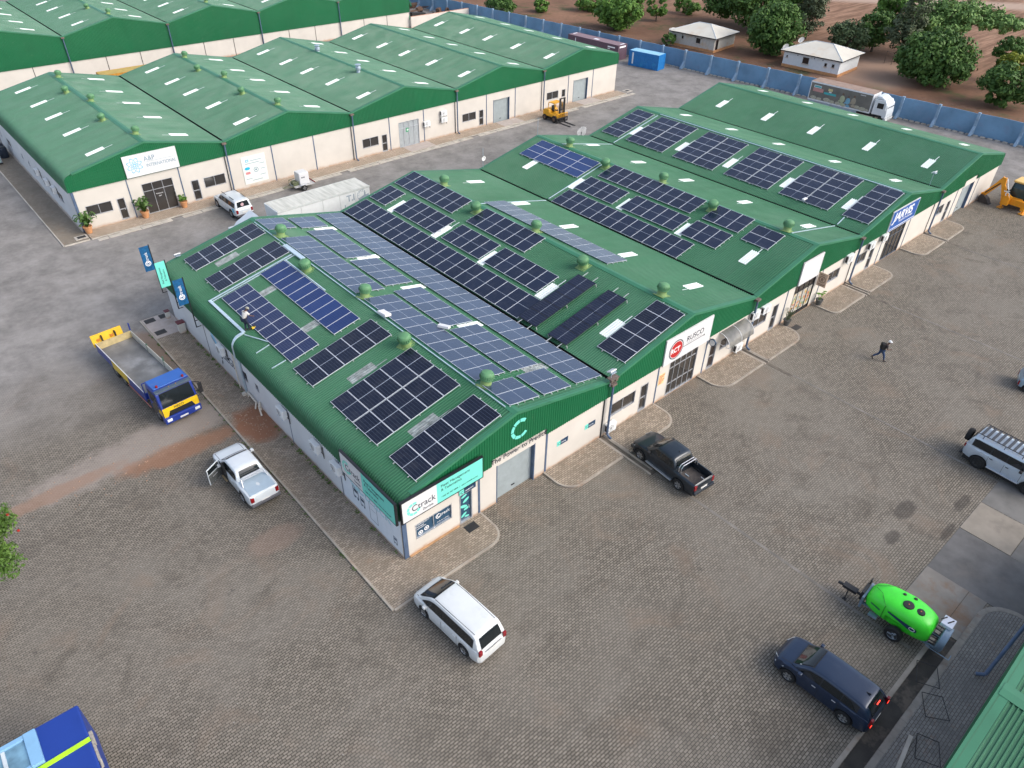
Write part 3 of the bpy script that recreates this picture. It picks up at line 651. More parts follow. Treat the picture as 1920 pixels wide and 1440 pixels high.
# ---------------- solar arrays ----------------
def mat_cells(name, col, col2, lx, ly, nx, ny, line, lw, mid=None, rough=.09, gap=.6, spec=.42):
    """PV module face; object coordinates: module centred on 0, size lx by ly, nx by ny lines"""
    m, t, b = _new(name); g = nd(t, 'ShaderNodeTexCoord').outputs['Object']
    sx = nd(t, 'ShaderNodeSeparateXYZ'); t.links.new(g, sx.inputs[0])
    def ln(o, L, n, wdt):
        q = mth(t, 'FRACT', mth(t, 'MULTIPLY_ADD', o, n / L, .5 * n + .5 * 0 + 100)); q = mth(t, 'ABSOLUTE', mth(t, 'SUBTRACT', q, .5))
        return mth(t, 'GREATER_THAN', q, .5 - wdt * n / L / 2)
    gp = nd(t, 'ShaderNodeNewGeometry').outputs['Position']
    o = mix(t, noise(t, gp, .35, 2), col, col2)
    f = mth(t, 'MAXIMUM', mth(t, 'MULTIPLY', ln(sx.outputs[0], lx, nx, lw), gap if nx else 0), mth(t, 'MULTIPLY', ln(sx.outputs[1], ly, ny, lw), gap if ny else 0))
    o = mix(t, f, o, line)
    if mid:
        ax, hw, al = mid; q = mth(t, 'LESS_THAN', mth(t, 'ABSOLUTE', sx.outputs['XY'.index(ax)]), hw)
        o = mix(t, mth(t, 'MULTIPLY', q, al), o, (.55, .6, .68))
    oi = nd(t, 'ShaderNodeObjectInfo').outputs['Random']; o = mix(t, mth(t, 'MULTIPLY', oi, .22), o, tuple(c * 2.0 + .004 for c in col2)); o = mix(t, ramp(t, noise(t, gp, 1.3, 6, .7), .5, .8, 0, .06), o, (.35, .33, .30))
    t.links.new(o, b.inputs['Base Color']); b.inputs['Specular IOR Level'].default_value = spec
    t.links.new(ramp(t, noise(t, gp, .8, 3), .3, .7, rough, rough + .09), b.inputs['Roughness']); return m
ML, MS = 2.25, 1.126    # long, short side of the half-cut modules
NAVC, NAVC2 = (.008, .012, .028), (.011, .018, .040)
# along slope = local x, along ridge = local y
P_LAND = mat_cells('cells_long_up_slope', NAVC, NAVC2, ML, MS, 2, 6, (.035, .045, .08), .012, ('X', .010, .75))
P_LANDE = mat_cells('cells_sky_tinted', (.016, .030, .066), (.024, .042, .085), ML, MS, 2, 6, (.05, .06, .09), .012, ('X', .010, .75), rough=.10, spec=1.0)  # east-slope copy: sky reflection partly painted in as paler, bluer cell colour
P_PORT = mat_cells('cells_long_along_ridge', (.006, .008, .018), (.009, .013, .028), MS, ML, 6, 2, (.13, .15, .19), .012, ('Y', .014, .95), gap=.5)
P_PORT4 = mat_cells('cells_fourth_bay', NAVC, NAVC2, MS, ML, 6, 2, (.035, .045, .08), .012, ('Y', .010, .8))
P_OLD = mat_cells('cells_half_cut_blue', (.012, .018, .055), (.016, .026, .075), 2.0, 1.06, 12, 6, (.10, .12, .20), .014, ('X', .014, .95), gap=.7)
P_BLUE = mat_cells('polycrystalline_blue', (.011, .025, .095), (.016, .036, .125), 1.93, .98, 12, 6, (.05, .09, .24), .010, gap=.6, rough=.14)
P_BLUE3 = mat_cells('polycrystalline_blue_wide', (.012, .028, .095), (.018, .042, .13), 1.0, 1.92, 6, 12, (.05, .09, .24), .010, gap=.5, rough=.14)
P_RACK = mat_cells('cells_black_rack', (.007, .010, .024), (.011, .016, .036), 1.12, 1.66, 6, 2, (.13, .15, .20), .012, ('Y', .010, .8), gap=.55)
FR = M('silver_module_frame', (.66, .68, .72), .45, .1, var=.04); FRE = M('grey_module_frame', (.50, .54, .60), .45, .1); FRK = M('black_module_frame', (.02, .022, .028), .4)
_mod = {}
def module(lx, ly, face, fr):
    key = (lx, ly, face.name)
    if key not in _mod:
        m = MB(); e = .028; m.box((-lx / 2 + .006, -ly / 2 + .006, -.03), (lx / 2 - .006, ly / 2 - .006, .0), 0)
        m.add([(-lx / 2 + e, -ly / 2 + e, .003), (lx / 2 - e, -ly / 2 + e, .003), (lx / 2 - e, ly / 2 - e, .003), (-lx / 2 + e, ly / 2 - e, .003)], [(0, 1, 2, 3)], 1)
        o = m.build('solar_module', [fr, face]); _mod[key] = o.data; bpy.data.objects.remove(o)
    return _mod[key]
SV, SR, SS = 4.37, 6.01, (6.01 - 4.37) / 7.5
def array(bay, side, ulo, ylo, nx, ny, lx, ly, face, label, off=.13, fr=None, gx=.0, gy=.0, extra=0.):
    """ulo: metres up from the left edge of the bay at the array's western edge; ylo: southern edge"""
    ang = math.atan(SS) * (-1 if side == 'W' else 1); ca = math.cos(ang)
    z = (SV + SS * ulo) if side == 'W' else (SV + SS * (15 - ulo))
    root = thing('solar_array', label, 'solar panels', (15 * bay + ulo, ylo, z + off), 0, 'solar arrays on the nearest warehouse roof'); root.rotation_euler = (0, ang, 0)
    me = module(lx, ly, face, fr or FR)
    for i in range(nx):
        for j in range(ny):
            o = bpy.data.objects.new('solar_module', me); C.objects.link(o); o.parent = root
            o.location = ((i + .5) * lx + i * gx, (j + .5) * ly + j * gy, 0)
    W, H = nx * lx + (nx - 1) * gx, ny * ly + (ny - 1) * gy; m = MB()      # rails and feet under the array
    n = nx * 2 if nx > 1 and ly > lx else 2
    if lx > ly or nx == 1:
        for q in ([.25, .75] if nx == 1 else [(k + f) / nx for k in range(nx) for f in (.25, .75)]): m.box((W * q - .02, -.12 - extra, -.075), (W * q + .02, H + .12 + extra, -.032))
    else:
        for k in range(ny):
            for q in (.22, .78): m.box((-.12 - extra, (k + q) * (ly + gy) - .02, -.075), (W + .12 + extra, (k + q) * (ly + gy) + .02, -.032))
    for a in (0.04, W / 2, W - .04):
        for b in [H * k / max(1, round(H / 1.6)) for k in range(max(1, round(H / 1.6)) + 1)]: m.box((a - .03, b - .03, -off + .01), (a + .03, b + .03, -.076))
    m.build('mounting_rail', M('rail_aluminium', (.6, .62, .62), .4, .5), root); return root
A = array
A(0, 'W', 1.53, 27.30, 5, 1, MS + .015, 2.15, P_PORT, 'row of five dark panels at the far back edge of the left-hand roof slope')
A(0, 'W', 1.53, 23.50, 5, 1, MS, ML, P_PORT, 'second row of five dark panels from the back of the left slope, above the tray')
A(0, 'W', 1.33, 13.10, 1, 9, 2.0, 1.06, P_OLD, 'long block of dark blue panels in two columns, beside the worker bending on the roof')
A(0, 'W', 4.36, 13.11, 1, 10, 1.93, .981, P_BLUE, 'long strip of ten bright blue polycrystalline panels between two roof vents on the left slope')
A(0, 'W', 1.15, 10.22, 5, 1, MS, ML, P_PORT, 'row of five dark panels between the bright blue strip and the big ten-panel block')
A(0, 'W', 1.20, 3.70, 5, 2, MS, 2.30, P_PORT, 'largest block of ten dark panels on the front left roof slope', gx=.006, gy=.05)
A(0, 'W', 1.20, .30, 5, 1, MS + .008, 2.27, P_PORT, 'row of five dark panels nearest the corner with the two long office signs')
eb = ((7.46, ((27.43, 2, 'pair of sky-reflecting panels at the back end of the ridge-side row'), (15.46, 9, 'nine sky-reflecting panels behind the ridge, in the farther half of the row'), (3.27, 10, 'ten sky-reflecting panels behind the ridge, in the nearer half of the row'), (.43, 2, 'pair of panels behind the ridge above the ring-shaped wall emblem'))),
      (9.95, ((27.2, 2, 'pair of grey-blue panels at the back end of the middle row, beside the curtain-side truck'), (20.88, 5, 'five grey-blue panels, second group from the back in the middle row'), (15.84, 4, 'four grey-blue panels in the middle of the middle row of the second slope'), (9.28, 5, 'five grey-blue panels in the middle row, with a white box at their corner'), (3.2, 5, 'five blue panels in the middle row, ending at a brownish skylight'), (.43, 2, 'pair of panels at the front end of the middle row, near the gable edge'))),
      (12.62, ((.50, 26, 'continuous strip of twenty-six panels running the whole length of the first roof valley'),)))
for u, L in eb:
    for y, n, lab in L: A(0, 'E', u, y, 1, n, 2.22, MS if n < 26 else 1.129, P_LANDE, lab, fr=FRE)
A(1, 'W', .13, 8.42, 1, 19, ML, 1.132, P_LAND, 'strip of nineteen dark panels just right of the first roof valley')
for y, n, lab in ((27.73, 2, 'two dark panels at the back edge of the second bay, beside the white trailer'), (20.93, 5, 'five dark panels in the middle row of the second bay, second group from the back'), (15.52, 4, 'four dark panels in the middle row of the second bay, between two white skylights'), (9.34, 5, 'five dark panels in the middle row of the second bay, nearest the black racks')):
    A(1, 'W', 2.73, y, 1, n, 2.16, MS, P_LAND, lab)
A(1, 'W', 5.32, 22.06, 1, 7, 2.17, 1.139, P_LAND, 'seven dark panels along the second ridge at the back edge of the roof')
A(1, 'W', 5.29, 13.42, 1, 6, 2.18, MS, P_LAND, 'six dark panels along the second ridge between two green ventilators')
A(1, 'W', .17, 6.64, 5, 1, MS, 1.66, P_RACK, 'farther of two raised black-framed panel racks casting shade on the second bay', off=.30, fr=FRK, extra=.45)
A(1, 'W', .19, 3.89, 5, 1, MS, 1.66, P_RACK, 'nearer of two raised black-framed panel racks beside a white skylight', off=.30, fr=FRK, extra=.45)
A(1, 'W', 1.48, .22, 5, 1, MS, 2.28, P_PORT, 'five dark panels on the gable edge directly above the red and white round logo sign')
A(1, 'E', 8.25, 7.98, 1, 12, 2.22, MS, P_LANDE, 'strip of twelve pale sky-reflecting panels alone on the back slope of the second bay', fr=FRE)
A(2, 'W', 3.96, 21.42, 3, 4, 1.01, 1.92, P_BLUE3, 'block of twelve bright blue panels at the back of the third bay')
for y, n, lab in ((9.94, 9, 'nine dark panels along the third ridge with a ventilator at either end'), (5.34, 3, 'three dark panels along the third ridge between two ventilators')): A(2, 'W', 5.21, y, 1, n, 2.22, 1.13, P_LAND, lab)
for y, n, lab in ((15.98, 4, 'four dark panels in the middle row of the third bay, farthest from the yard'), (9.49, 5, 'five dark panels in the middle row of the third bay between two skylights'), (5.44, 3, 'three dark panels in the middle row of the third bay, nearest the yard')): A(2, 'W', 2.63, y, 1, n, 2.18, MS, P_LAND, lab)
A(2, 'W', .04, 7.03, 1, 12, 2.20, 1.13, P_LAND, 'strip of twelve dark panels just right of the second roof valley')
A(2, 'W', 4.72, 2.34, 2, 1, 1.12, 2.35, P_PORT4, 'small block of two dark panels above a white skylight near the blank white sign')
for u, y, n, lab in ((1.27, 27.42, 1, 'narrow block of five panels at the back edge of the fourth bay'), (1.29, 21.7, 2, 'ten-panel block second from the back of the fourth bay'), (1.31, 15.68, 2, 'ten-panel block in the middle of the fourth bay'), (1.38, 9.72, 2, 'ten-panel block between two white skylights, second from the yard end of the fourth bay'), (1.45, 3.9, 2, 'ten-panel block with a white box at its lower edge in the fourth bay'), (1.52, .28, 1, 'narrow block of five panels above the blue and white company sign')):
    A(3, 'W', u, y, 5, n, 1.135, 2.34, P_PORT4, lab, gy=.05 if n == 2 else 0)
# cable trays, conduits and roof boxes
def rz(bay, x, off=.05):
    u = x - 15 * bay; return SV + SS * (u if u < 7.5 else 15 - u) + off
TRAY = M('galvanised_tray', (.58, .70, .76), .35, .4, var=.1, scale=5)
def tray(pts, bay, wd, label, name='cable_tray', h=.05, mat=None):
    m = MB()
    for (xa, ya), (xb, yb) in zip(pts[:-1], pts[1:]):
        a, b = Vector((xa, ya, rz(bay, xa))), Vector((xb, yb, rz(bay, xb))); dr = (b - a).normalized(); no = Vector((-dr.y, dr.x, 0)).normalized() * wd / 2
        q = [a - no, b - no, b + no, a + no]; m.add([tuple(v) for v in q] + [tuple(v + Vector((0, 0, h))) for v in q], [(0, 3, 2, 1), (4, 5, 6, 7), (0, 1, 5, 4), (1, 2, 6, 5), (2, 3, 7, 6), (3, 0, 4, 7)])
    o = m.build(name, mat or TRAY); tag(o, label, 'cable tray' if name == 'cable_tray' else 'conduit', 'cable trays on the roof'); return o
tray([(.72, 23.15), (7.0, 23.15)], 0, .10, 'twin galvanised cable tray running up the left slope to the ridge')
tray([(.72, 22.9), (7.3, 22.9)], 0, .07, 'thin second rail beside the tray running up the left slope')
tray([(.70, 23.2), (.74, 18.1)], 0, .20, 'wide pale cable tray along the left slope ending at the bending worker')
tray([(7.22, 24.6), (7.22, 21.9)], 0, .34, 'short wide pale tray section lying by the first ridge', h=.10)
tray([(7.28, 29.5), (7.28, .6)], 0, .06, 'long thin conduit along the first ridge beside the reflecting panels', 'conduit')
tray([(.66, 17.85), (1.35, 15.95)], 0, .06, 'loose length of tray lying askew near the roof worker', 'conduit')
tray([(.33, 15.63), (1.25, 15.66)], 0, .04, 'short bare rail sticking out below the dark blue block, farther one', 'conduit')
tray([(.33, 13.6), (1.25, 13.55)], 0, .04, 'short bare rail sticking out below the dark blue block, nearer one', 'conduit')
tray([(6.35, 22.85), (6.35, 17.5)], 0, .09, 'cable tray along the upper edge of the bright blue strip')
tray([(22.7, 21.3), (29.8, 21.0)], 1, .07, 'thin conduit crossing the back slope of the second bay', 'conduit')
tray([(30.2, 21.1), (36.9, 21.15)], 2, .07, 'white conduit climbing the third bay between blue and dark panels', 'conduit')
tray([(37.55, 27.0), (44.8, 26.9)], 2, .05, 'thin conduit crossing the far slope of the third bay', 'conduit')
tray([(37.55, 2.2), (44.8, 2.2)], 2, .07, 'pale conduit crossing the third bay slope to the valley near the yard', 'conduit')
tray([(45.2, 2.2), (46.4, 2.3)], 3, .07, 'short conduit climbing out of the third roof valley', 'conduit')
tray([(45.2, 27.1), (51.9, 27.05)], 3, .08, 'white tray climbing the back of the fourth bay', 'conduit')
tray([(52.25, 27), (52.25, .6)], 3, .09, 'long pale tray along the fourth ridge')
for (x, y, sx, sy, lab) in ((7.40, 12.1, .5, .75, 'white box on the first ridge beside the reflecting panels'), (9.75, 9.15, .35, .75, 'white box at the corner of the middle row of reflecting panels')):
    m = MB(); m.box((-sx / 2, -sy / 2, 0), (sx / 2, sy / 2, .16)); m.box((-sx / 2 + .05, -sy / 2 - .02, .05), (sx / 2 - .05, -sy / 2, .09)); o = m.build('junction_box', WHITE, bevel=.015); o.location = (x, y, rz(0, x, .16)); o.rotation_euler = (0, math.atan(SS), .5 if x > 9 else .1); tag(o, lab, 'junction box')
# wireless dish on a short mast at the fourth bay
t = thing('antenna', 'small white antenna on a stub at the lower edge of the fourth-bay panels', 'antenna', (46.4, 6.1, rz(3, 46.4)))
MB().cyl((0, 0, 0), (0, 0, .35), .03).build('mast', GALV, t); MB().box((-.3, -.12, .3), (.3, .12, .42)).build('head', WHITE, t, bevel=.03)
# ---------------- signs ----------------
INK = M('dark_ink', (.025, .03, .045), .5, var=0); INKW = M('white_ink', (.82, .82, .82), .5, var=0); TEALD = M('pale_teal_ink', (.22, .60, .55), .5)
def ctrack_logo(m, c, r, ax, mi=0):
    for k in range(7):
        a = 62 + k * 40; m.disc(c, r, 5, ax, .004, mi, r0=r * .64, a0=a, a1=a + 34)
def ring(m, c, r0, r1, ax='y', mi=0, n=28): m.disc(c, r1, n, ax, .004, mi, r0=r0)
t = thing('sign_board', 'long white and teal office sign over the corner window and door, facing the yard', 'sign', (0, 0, 0), 0, 'corner office signs')
MB().box((-.18, -.40, 3.12), (4.95, -.27, 4.62)).build('frame', BLACK, t)
MB().box((-.11, -.412, 3.20), (1.95, -.402, 4.54)).build('panel', WHITE, t)
MB().box((1.952, -.412, 3.20), (4.88, -.402, 4.54)).build('panel', TEAL, t)
m = MB(); ctrack_logo(m, (.55, -.414, 3.82), .42, 'y'); m.build('emblem', TEAL, t)
text('Ctrack', .56, INK, TS(.42, -.415, 3.66), t, sx=.92); text('Zambia', .22, INK, TS(1.05, -.415, 3.36), t)
text('Fleet Management', .25, INK, TS(2.2, -.415, 4.17), t); text('& Telematics', .25, INK, TS(2.2, -.415, 3.90), t); text('+260 95 767 0808  |  www.ctrack.co.zm', .145, INK, TS(2.2, -.415, 3.45), t)
for x in (0, 2.4, 4.8): MB().tube([(x, -.27, 3.9), (x, -.1, 3.9)], .025, 6).build('bracket', BLACK, t)
t = thing('sign_board', 'white and teal office sign on the side wall, round the corner from its twin', 'sign', (0, 0, 0), 0, 'corner office signs')
MB().box((-.42, -.26, 3.10), (-.29, 4.80, 4.62)).build('frame', BLACK, t)
MB().box((-.432, 2.72, 3.18), (-.422, 4.73, 4.54)).build('panel', WHITE, t)
MB().box((-.432, -.19, 3.18), (-.422, 2.718, 4.54)).build('panel', TEAL, t)
m = MB(); ctrack_logo(m, (-.434, 4.15, 3.85), .42, 'x'); m.build('emblem', TEAL, t)
text('Ctrack', .56, INK, TW(-.435, 4.3, 3.68), t, sx=.9); text('Zambia', .2, INK, TW(-.435, 3.5, 3.38), t)
text('Fleet Management', .25, INK, TW(-.435, 2.5, 4.1), t); text('& Telematics', .25, INK, TW(-.435, 2.5, 3.83), t); text('+260 95 767 0808 | www.ctrack.co.zm', .15, INK, TW(-.435, 2.5, 3.42), t)
# wall poster below it
t = thing('wall_poster', 'white printed poster of trucks and a faded logo low on the side wall', 'poster', (0, 0, 0))
MB().box((-.016, .12, .32), (-.004, 5.8, 2.95)).build('panel', M('poster_white', (.68, .74, .80), .4, var=.04), t)
m = MB(); ctrack_logo(m, (-.018, 4.35, 2.35), .55, 'x'); m.build('emblem', M('faded_teal', (.36, .60, .66), .5), t)
text('Ctrack', 1.15, M('faded_teal', (.36, .60, .66)), TW(-.02, 4.35, 1.85), t, sx=1.05)
m = MB()
for y, z, s_ in ((4.7, 1.15, 1.), (4.0, 1.0, .8), (.9, .7, .6)):     # line drawings of trucks
    for a, b, c, d_ in ((0, .55, 0, .06), (0, .06, 0, .75), (.49, .55, 0, .75), (0, .55, .7, .76), (.1, .45, .38, .62)): m.box((-.019, y - b * s_, z + c * s_), (-.017, y - a * s_, z + d_ * s_))
    m.disc((-.017, y - .12 * s_, z - .04), .08 * s_, 10, 'x', .002); m.disc((-.017, y - .45 * s_, z - .04), .08 * s_, 10, 'x', .002)
for a, b, c, d_ in ((2.35, 3.1, 1.9, 1.93), (2.35, 3.1, .62, .65), (2.35, 2.38, .62, 1.93), (3.07, 3.1, .62, 1.93), (2.5, 2.95, 1.45, 1.47)): m.box((-.019, a, c), (-.017, b, d_))
m.build('printed_drawing', NAVY, t)
# ring emblem and slogan on the gable
t = thing('wall_emblem', 'open ring of pale teal segments high on the green gable', 'emblem', (7.72, -.135, 4.77))
m = MB()
for k in range(6):
    a = 50 + k * 46; m.disc((0, 0, 0), .66, 7, 'y', .02, 0, r0=.45, a0=a, a1=a + 41)
m.build('ring', TEAL, t); m = MB()
for k in range(1, 6): a = R(50 + k * 46 - 2.5); m.disc((.56 * math.cos(a), -.012, .56 * math.sin(a)), .045, 8, 'y', .004)
m.build('joint_dots', INK, t)
t = thing('lettering_sign', 'black slogan letters fixed along the bottom of the green gable above the shutter', 'sign', (0, 0, 0))
x_ = 5.68
for w_ in ('The', 'Power', 'to', 'Predict'):
    o_ = text(w_, .46, INK, TS(x_, -.15, 3.27), t, ex=.01, sx=.97); x_ = max(v.co.x for v in o_.data.vertices) + .16
for x, z, lab in ((10.83, 1.50, 'small teal and navy plate on the cream wall, nearer the roller shutter'), (13.17, 1.48, 'small teal and navy plate on the cream wall, nearer the downpipe')):
    t = thing('wall_plate', lab, 'sign', (x, -.002, z), 0, 'small plates on the wall')
    MB().box((0, -.014, 0), (.28, 0, .36)).build('panel', TEAL, t); MB().box((.284, -.014, 0), (.90, 0, .36)).build('panel', NAVY, t)
    text('C', .26, INK, TS(.06, -.016, .08), t); text('parking', .13, INKW, TS(.34, -.016, .13), t)
# door and window graphics
t = thing('door_sign', 'teal and navy plate above the graphic-covered office door', 'sign', (3.6, -.03, 2.34))
MB().box((0, -.03, 0), (.3, 0, .34)).build('panel', TEAL, t); MB().box((.304, -.03, 0), (1.1, 0, .34)).build('panel', NAVY, t); text('C', .24, INK, TS(.07, -.033, .07), t); text('reception', .15, INKW, TS(.36, -.033, .11), t)
g = bpy.data.objects
t = thing('window_graphic', 'white lettering and badges stuck on the navy office window', 'window graphic', (0, 0, 0))
text('Optimise your', .14, INKW, TS(.88, .064, 1.87), t, ex=.002); text('business', .14, INKW, TS(.88, .064, 1.73), t, ex=.002); text('operations', .14, INKW, TS(.88, .064, 1.59), t, ex=.002)
text('Ctrack', .3, INKW, TS(2.18, .064, 1.6), t, ex=.002); text('The Power to Predict', .09, INKW, TS(2.15, .064, 1.22), t, ex=.002)
m = MB(); m.disc((1.12, .066, 1.26), .15, 16, 'y', .003, r0=.1); m.disc((1.5, .066, 1.34), .15, 16, 'y', .003, r0=.1); m.disc((1.12, .066, 1.26), .06, 10, 'y', .003); m.disc((1.5, .066, 1.34), .06, 10, 'y', .003); ctrack_logo(m, (2.27, .066, 1.68), .17, 'y'); m.build('badge', INKW, t)
t = thing('door_graphic', 'teal leaf-like shapes printed on the navy office door', 'window graphic', (0, 0, 0)); m = MB()
for x, z, r_, q in ((4.0, 1.95, .2, .3), (4.12, 1.6, .24, .5), (3.95, 1.2, .26, -.4), (4.15, .95, .2, .2), (3.95, .55, .22, .6), (4.15, .35, .16, -.3)): m.disc((x, .084, z), r_, 14, 'y', .003, sq=.42, rot=q)
m.build('printed_shape', TEAL, t)
# yellow notice, red round logo sign
t = thing('notice_board', 'yellow printed notice beside the glazed shop entrance', 'notice', (20.0, -.003, 1.42)); MB().box((0, -.012, 0), (.6, 0, .85)).build('panel', M('yellow_notice', (.72, .55, .28), .6), t)
m = MB(); [m.box((.07, -.015, .1 + .12 * k), (.07 + .3 + .12 * (k % 3), -.0125, .15 + .12 * k)) for k in range(6)]; m.build('printed_line', M('red_ink', (.5, .06, .03), .6), t)
t = thing('sign_board', 'white sign with a red round logo above the second glazed entrance', 'sign', (0, 0, 0))
MB().box((19.93, -.22, 3.08), (24.78, -.13, 5.06)).build('panel', WHITE, t)
m = MB(); m.disc((21.05, -.221, 3.98), .72, 32, 'y', .004); m.build('outer_ring', INK, t); m = MB(); m.disc((21.05, -.226, 3.98), .64, 32, 'y', .003); m.build('white_ring', INKW, t); m = MB(); m.disc((21.05, -.230, 3.98), .60, 32, 'y', .003); m.build('red_disc', M('sign_red', (.46, .02, .02), .4, var=.03), t)
text('RCT', .52, INKW, TS(20.5, -.235, 3.80), t, sx=.92, bold=.012); text('RUSCO', .58, INK, TS(22.05, -.225, 4.12), t, sx=.95)
m = MB(); m.box((21.8, -.226, 3.83), (23.95, -.221, 3.87)); m.disc((24.0, -.221, 3.85), .07, 10); m.box((22.1, -.226, 3.98), (23.7, -.221, 3.995)); m.build('underline', INK, t)
t = thing('round_sign', 'small round projecting sign with a navy rim beside the red logo sign', 'sign', (25.2, -.28, 2.72))
MB().lathe([(0, -.05), (.27, -.05), (.27, .05), (0, .05)], n=24, ax='x').build('rim', NAVY, t); m = MB(); m.disc((-.052, 0, 0), .22, 20, 'x', .004); m.build('face', WHITE, t); MB().tube([(0, 0, .2), (0, .28, .2)], .02, 6).build('bracket', BLACK, t)
# blank white board, wooden projecting board, blue board
t = thing('sign_board', 'blank white board above the food-poster shopfront', 'sign', (0, 0, 0)); MB().box((35.85, -.22, 3.1), (38.75, -.13, 5.04)).build('panel', WHITE, t); MB().box((35.8, -.128, 3.05), (38.8, -.12, 5.09)).build('frame', BLACK, t)
t = thing('projecting_sign', 'pale wooden board with a circled letter hanging out beside the shopfront', 'sign', (39.3, 0, 0))
MB().box((-.03, -.80, 1.95), (.03, -.04, 3.1)).build('panel', M('pale_wood', (.60, .44, .32), .7, var=.12, scale=5), t, bevel=.006); WI = M('wood_burn_ink', (.10, .045, .025), .6)
m = MB(); m.disc((-.031, -.42, 2.55), .27, 24, 'x', .003, r0=.235); m.box((-.034, -.72, 2.12), (-.031, -.14, 2.16)); m.box((-.034, -.65, 2.03), (-.031, -.2, 2.06)); m.build('printed_shape', WI, t)
text('B', .36, WI, TW(-.035, -.31, 2.42), t); text('CERTIFIED', .09, WI, TW(-.035, -.16, 2.9), t)
MB().tube([(0, -.04, 3.05), (0, 0, 3.05)], .03, 6).build('bracket', BLACK, t)
t = thing('sign_board', 'blue company board with slanted white letters above the dark entrance', 'sign', (0, 0, 0))
MB().box((49.9, -.22, 3.16), (54.86, -.13, 5.05)).build('frame', WHITE, t); MB().box((49.97, -.226, 3.22), (54.79, -.221, 4.99)).build('panel', M('sign_blue', (.012, .085, .34), .4, var=.04), t)
text('JARVIS', 1.08, INKW, TS(50.35, -.23, 4.02), t, sx=1.12, bold=.03, shear=.2); text('PRODUCTS ZAMBIA', .26, INKW, TS(51.5, -.23, 3.7), t, sx=1.1, shear=.2)
MB().box((50.05, -.23, 3.33), (54.7, -.227, 3.40)).build('underline', INKW, t)
# food posters in the shopfront
t = thing('window_poster', 'row of colourful food posters inside the shopfront glazing', 'poster', (0, 0, 0)); cols = [(.55, .33, .06), (.50, .10, .05), (.20, .30, .10), (.60, .48, .30), (.45, .20, .04), (.12, .20, .12)]
for k in range(4):
    random.seed(30 + k); m = MB(); x = 36.12 + k * .72; m.box((x, .058, .35), (x + .62, .062, 2.1)); p_ = m.build('poster_sheet', M('poster_paper_%s' % 'abcd'[k], (.42, .40, .36), .5, var=.3, scale=3), t)
    m = MB()
    for j in range(16): m.disc((x + random.uniform(.1, .52), .057, random.uniform(.5, 2.0)), random.uniform(.05, .13), 8, 'y', .002 + .0008 * j, j % 6)
    m.build('food_print', [M('food_tone_' + 'abcdef'[i], c_, .5) for i, c_ in enumerate(cols)], p_)
# north building signs
t = thing('sign_board', 'white sign with a cyan atom emblem over the potted-plant entrance', 'sign', (N0, NY, 0))
MB().box((4.93, -.24, 3.9), (9.77, -.13, 5.87)).build('panel', WHITE, t); CY = M('cyan_ink', (.015, .42, .62), .4)
m = MB()
for k in range(4): m.disc((5.85, -.241 - .001 * k, 4.92), .72, 28, 'y', .003, r0=.655, sq=.34, rot=R(20 + 45 * k))
m.disc((5.85, -.241, 4.92), .16, 12, 'y', .004, r0=.1); m.build('emblem', CY, t); GI = M('grey_blue_ink', (.16, .27, .34), .5)
text('A&P', .62, GI, TS(6.75, -.245, 5.12), t, sx=.9); text('INTERNATIONAL', .44, GI, TS(6.85, -.245, 4.55), t, sx=.80); m = MB(); m.box((6.75, -.245, 5.02), (9.4, -.241, 5.04)); m.build('underline', GI, t)
t = thing('notice_board', 'tall white board with several small partner logos on the far cream wall', 'sign', (N0, NY, 0))
MB().box((15.77, -.05, .46), (18.32, -.002, 3.26)).build('panel', M('off_white_board', (.70, .74, .70), .5, var=.03), t)
m = MB(); m.disc((16.35, -.05, 2.82), .2, 14, 'y', .004, 0, r0=.14, sq=.5, rot=.6); m.disc((16.35, -.05, 2.82), .2, 14, 'y', .004, 0, r0=.14, sq=.5, rot=-.6); m.build('atom_logo', CY, t)
m = MB(); m.disc((16.25, -.05, 2.05), .3, 18, 'y', .004, 0, sq=.5); m.build('oval_logo', CY, t); MB().box((16.0, -.056, 1.45), (16.5, -.051, 1.7)).build('red_logo', M('pale_red_ink', (.62, .25, .25)), t)
m = MB(); m.disc((17.15, -.05, 1.78), .26, 18, 'y', .004, 0, r0=.2); m.disc((17.15, -.05, 1.78), .1, 10, 'y', .004); m.build('round_logo', GI, t)
for a, b, c in ((16.7, 17.9, 2.75), (17.6, 18.15, 2.3), (17.65, 18.15, 1.75), (17.5, 18.1, 1.15), (15.95, 16.6, .95), (16.6, 17.7, .72), (16.1, 17.6, 2.5)): MB().box((a, -.055, c), (b, -.051, c + .05)).build('name_line', GI, t)
t = thing('door_sign', 'white lettering on the glazed entrance between the potted plants', 'window graphic', (N0, NY, 0)); text('Welcome', .17, INKW, TS(7.05, .06, 1.75), t, ex=.002); text('A&P', .15, INKW, TS(7.25, .06, 1.5), t, ex=.002)
t = thing('door_sign', 'green cross plate on the pale glazed doors beside the wall-mounted coolers', 'sign', (N0 + 36.0, NY, 1.9)); MB().box((-.2, .045, -.22), (.2, .062, .22)).build('panel', M('plate_green', (.02, .30, .12), .5), t); m = MB(); m.box((-.13, .040, -.04), (.13, .044, .04)); m.box((-.04, .036, -.13), (.04, .0395, .13)); m.build('cross', INKW, t)
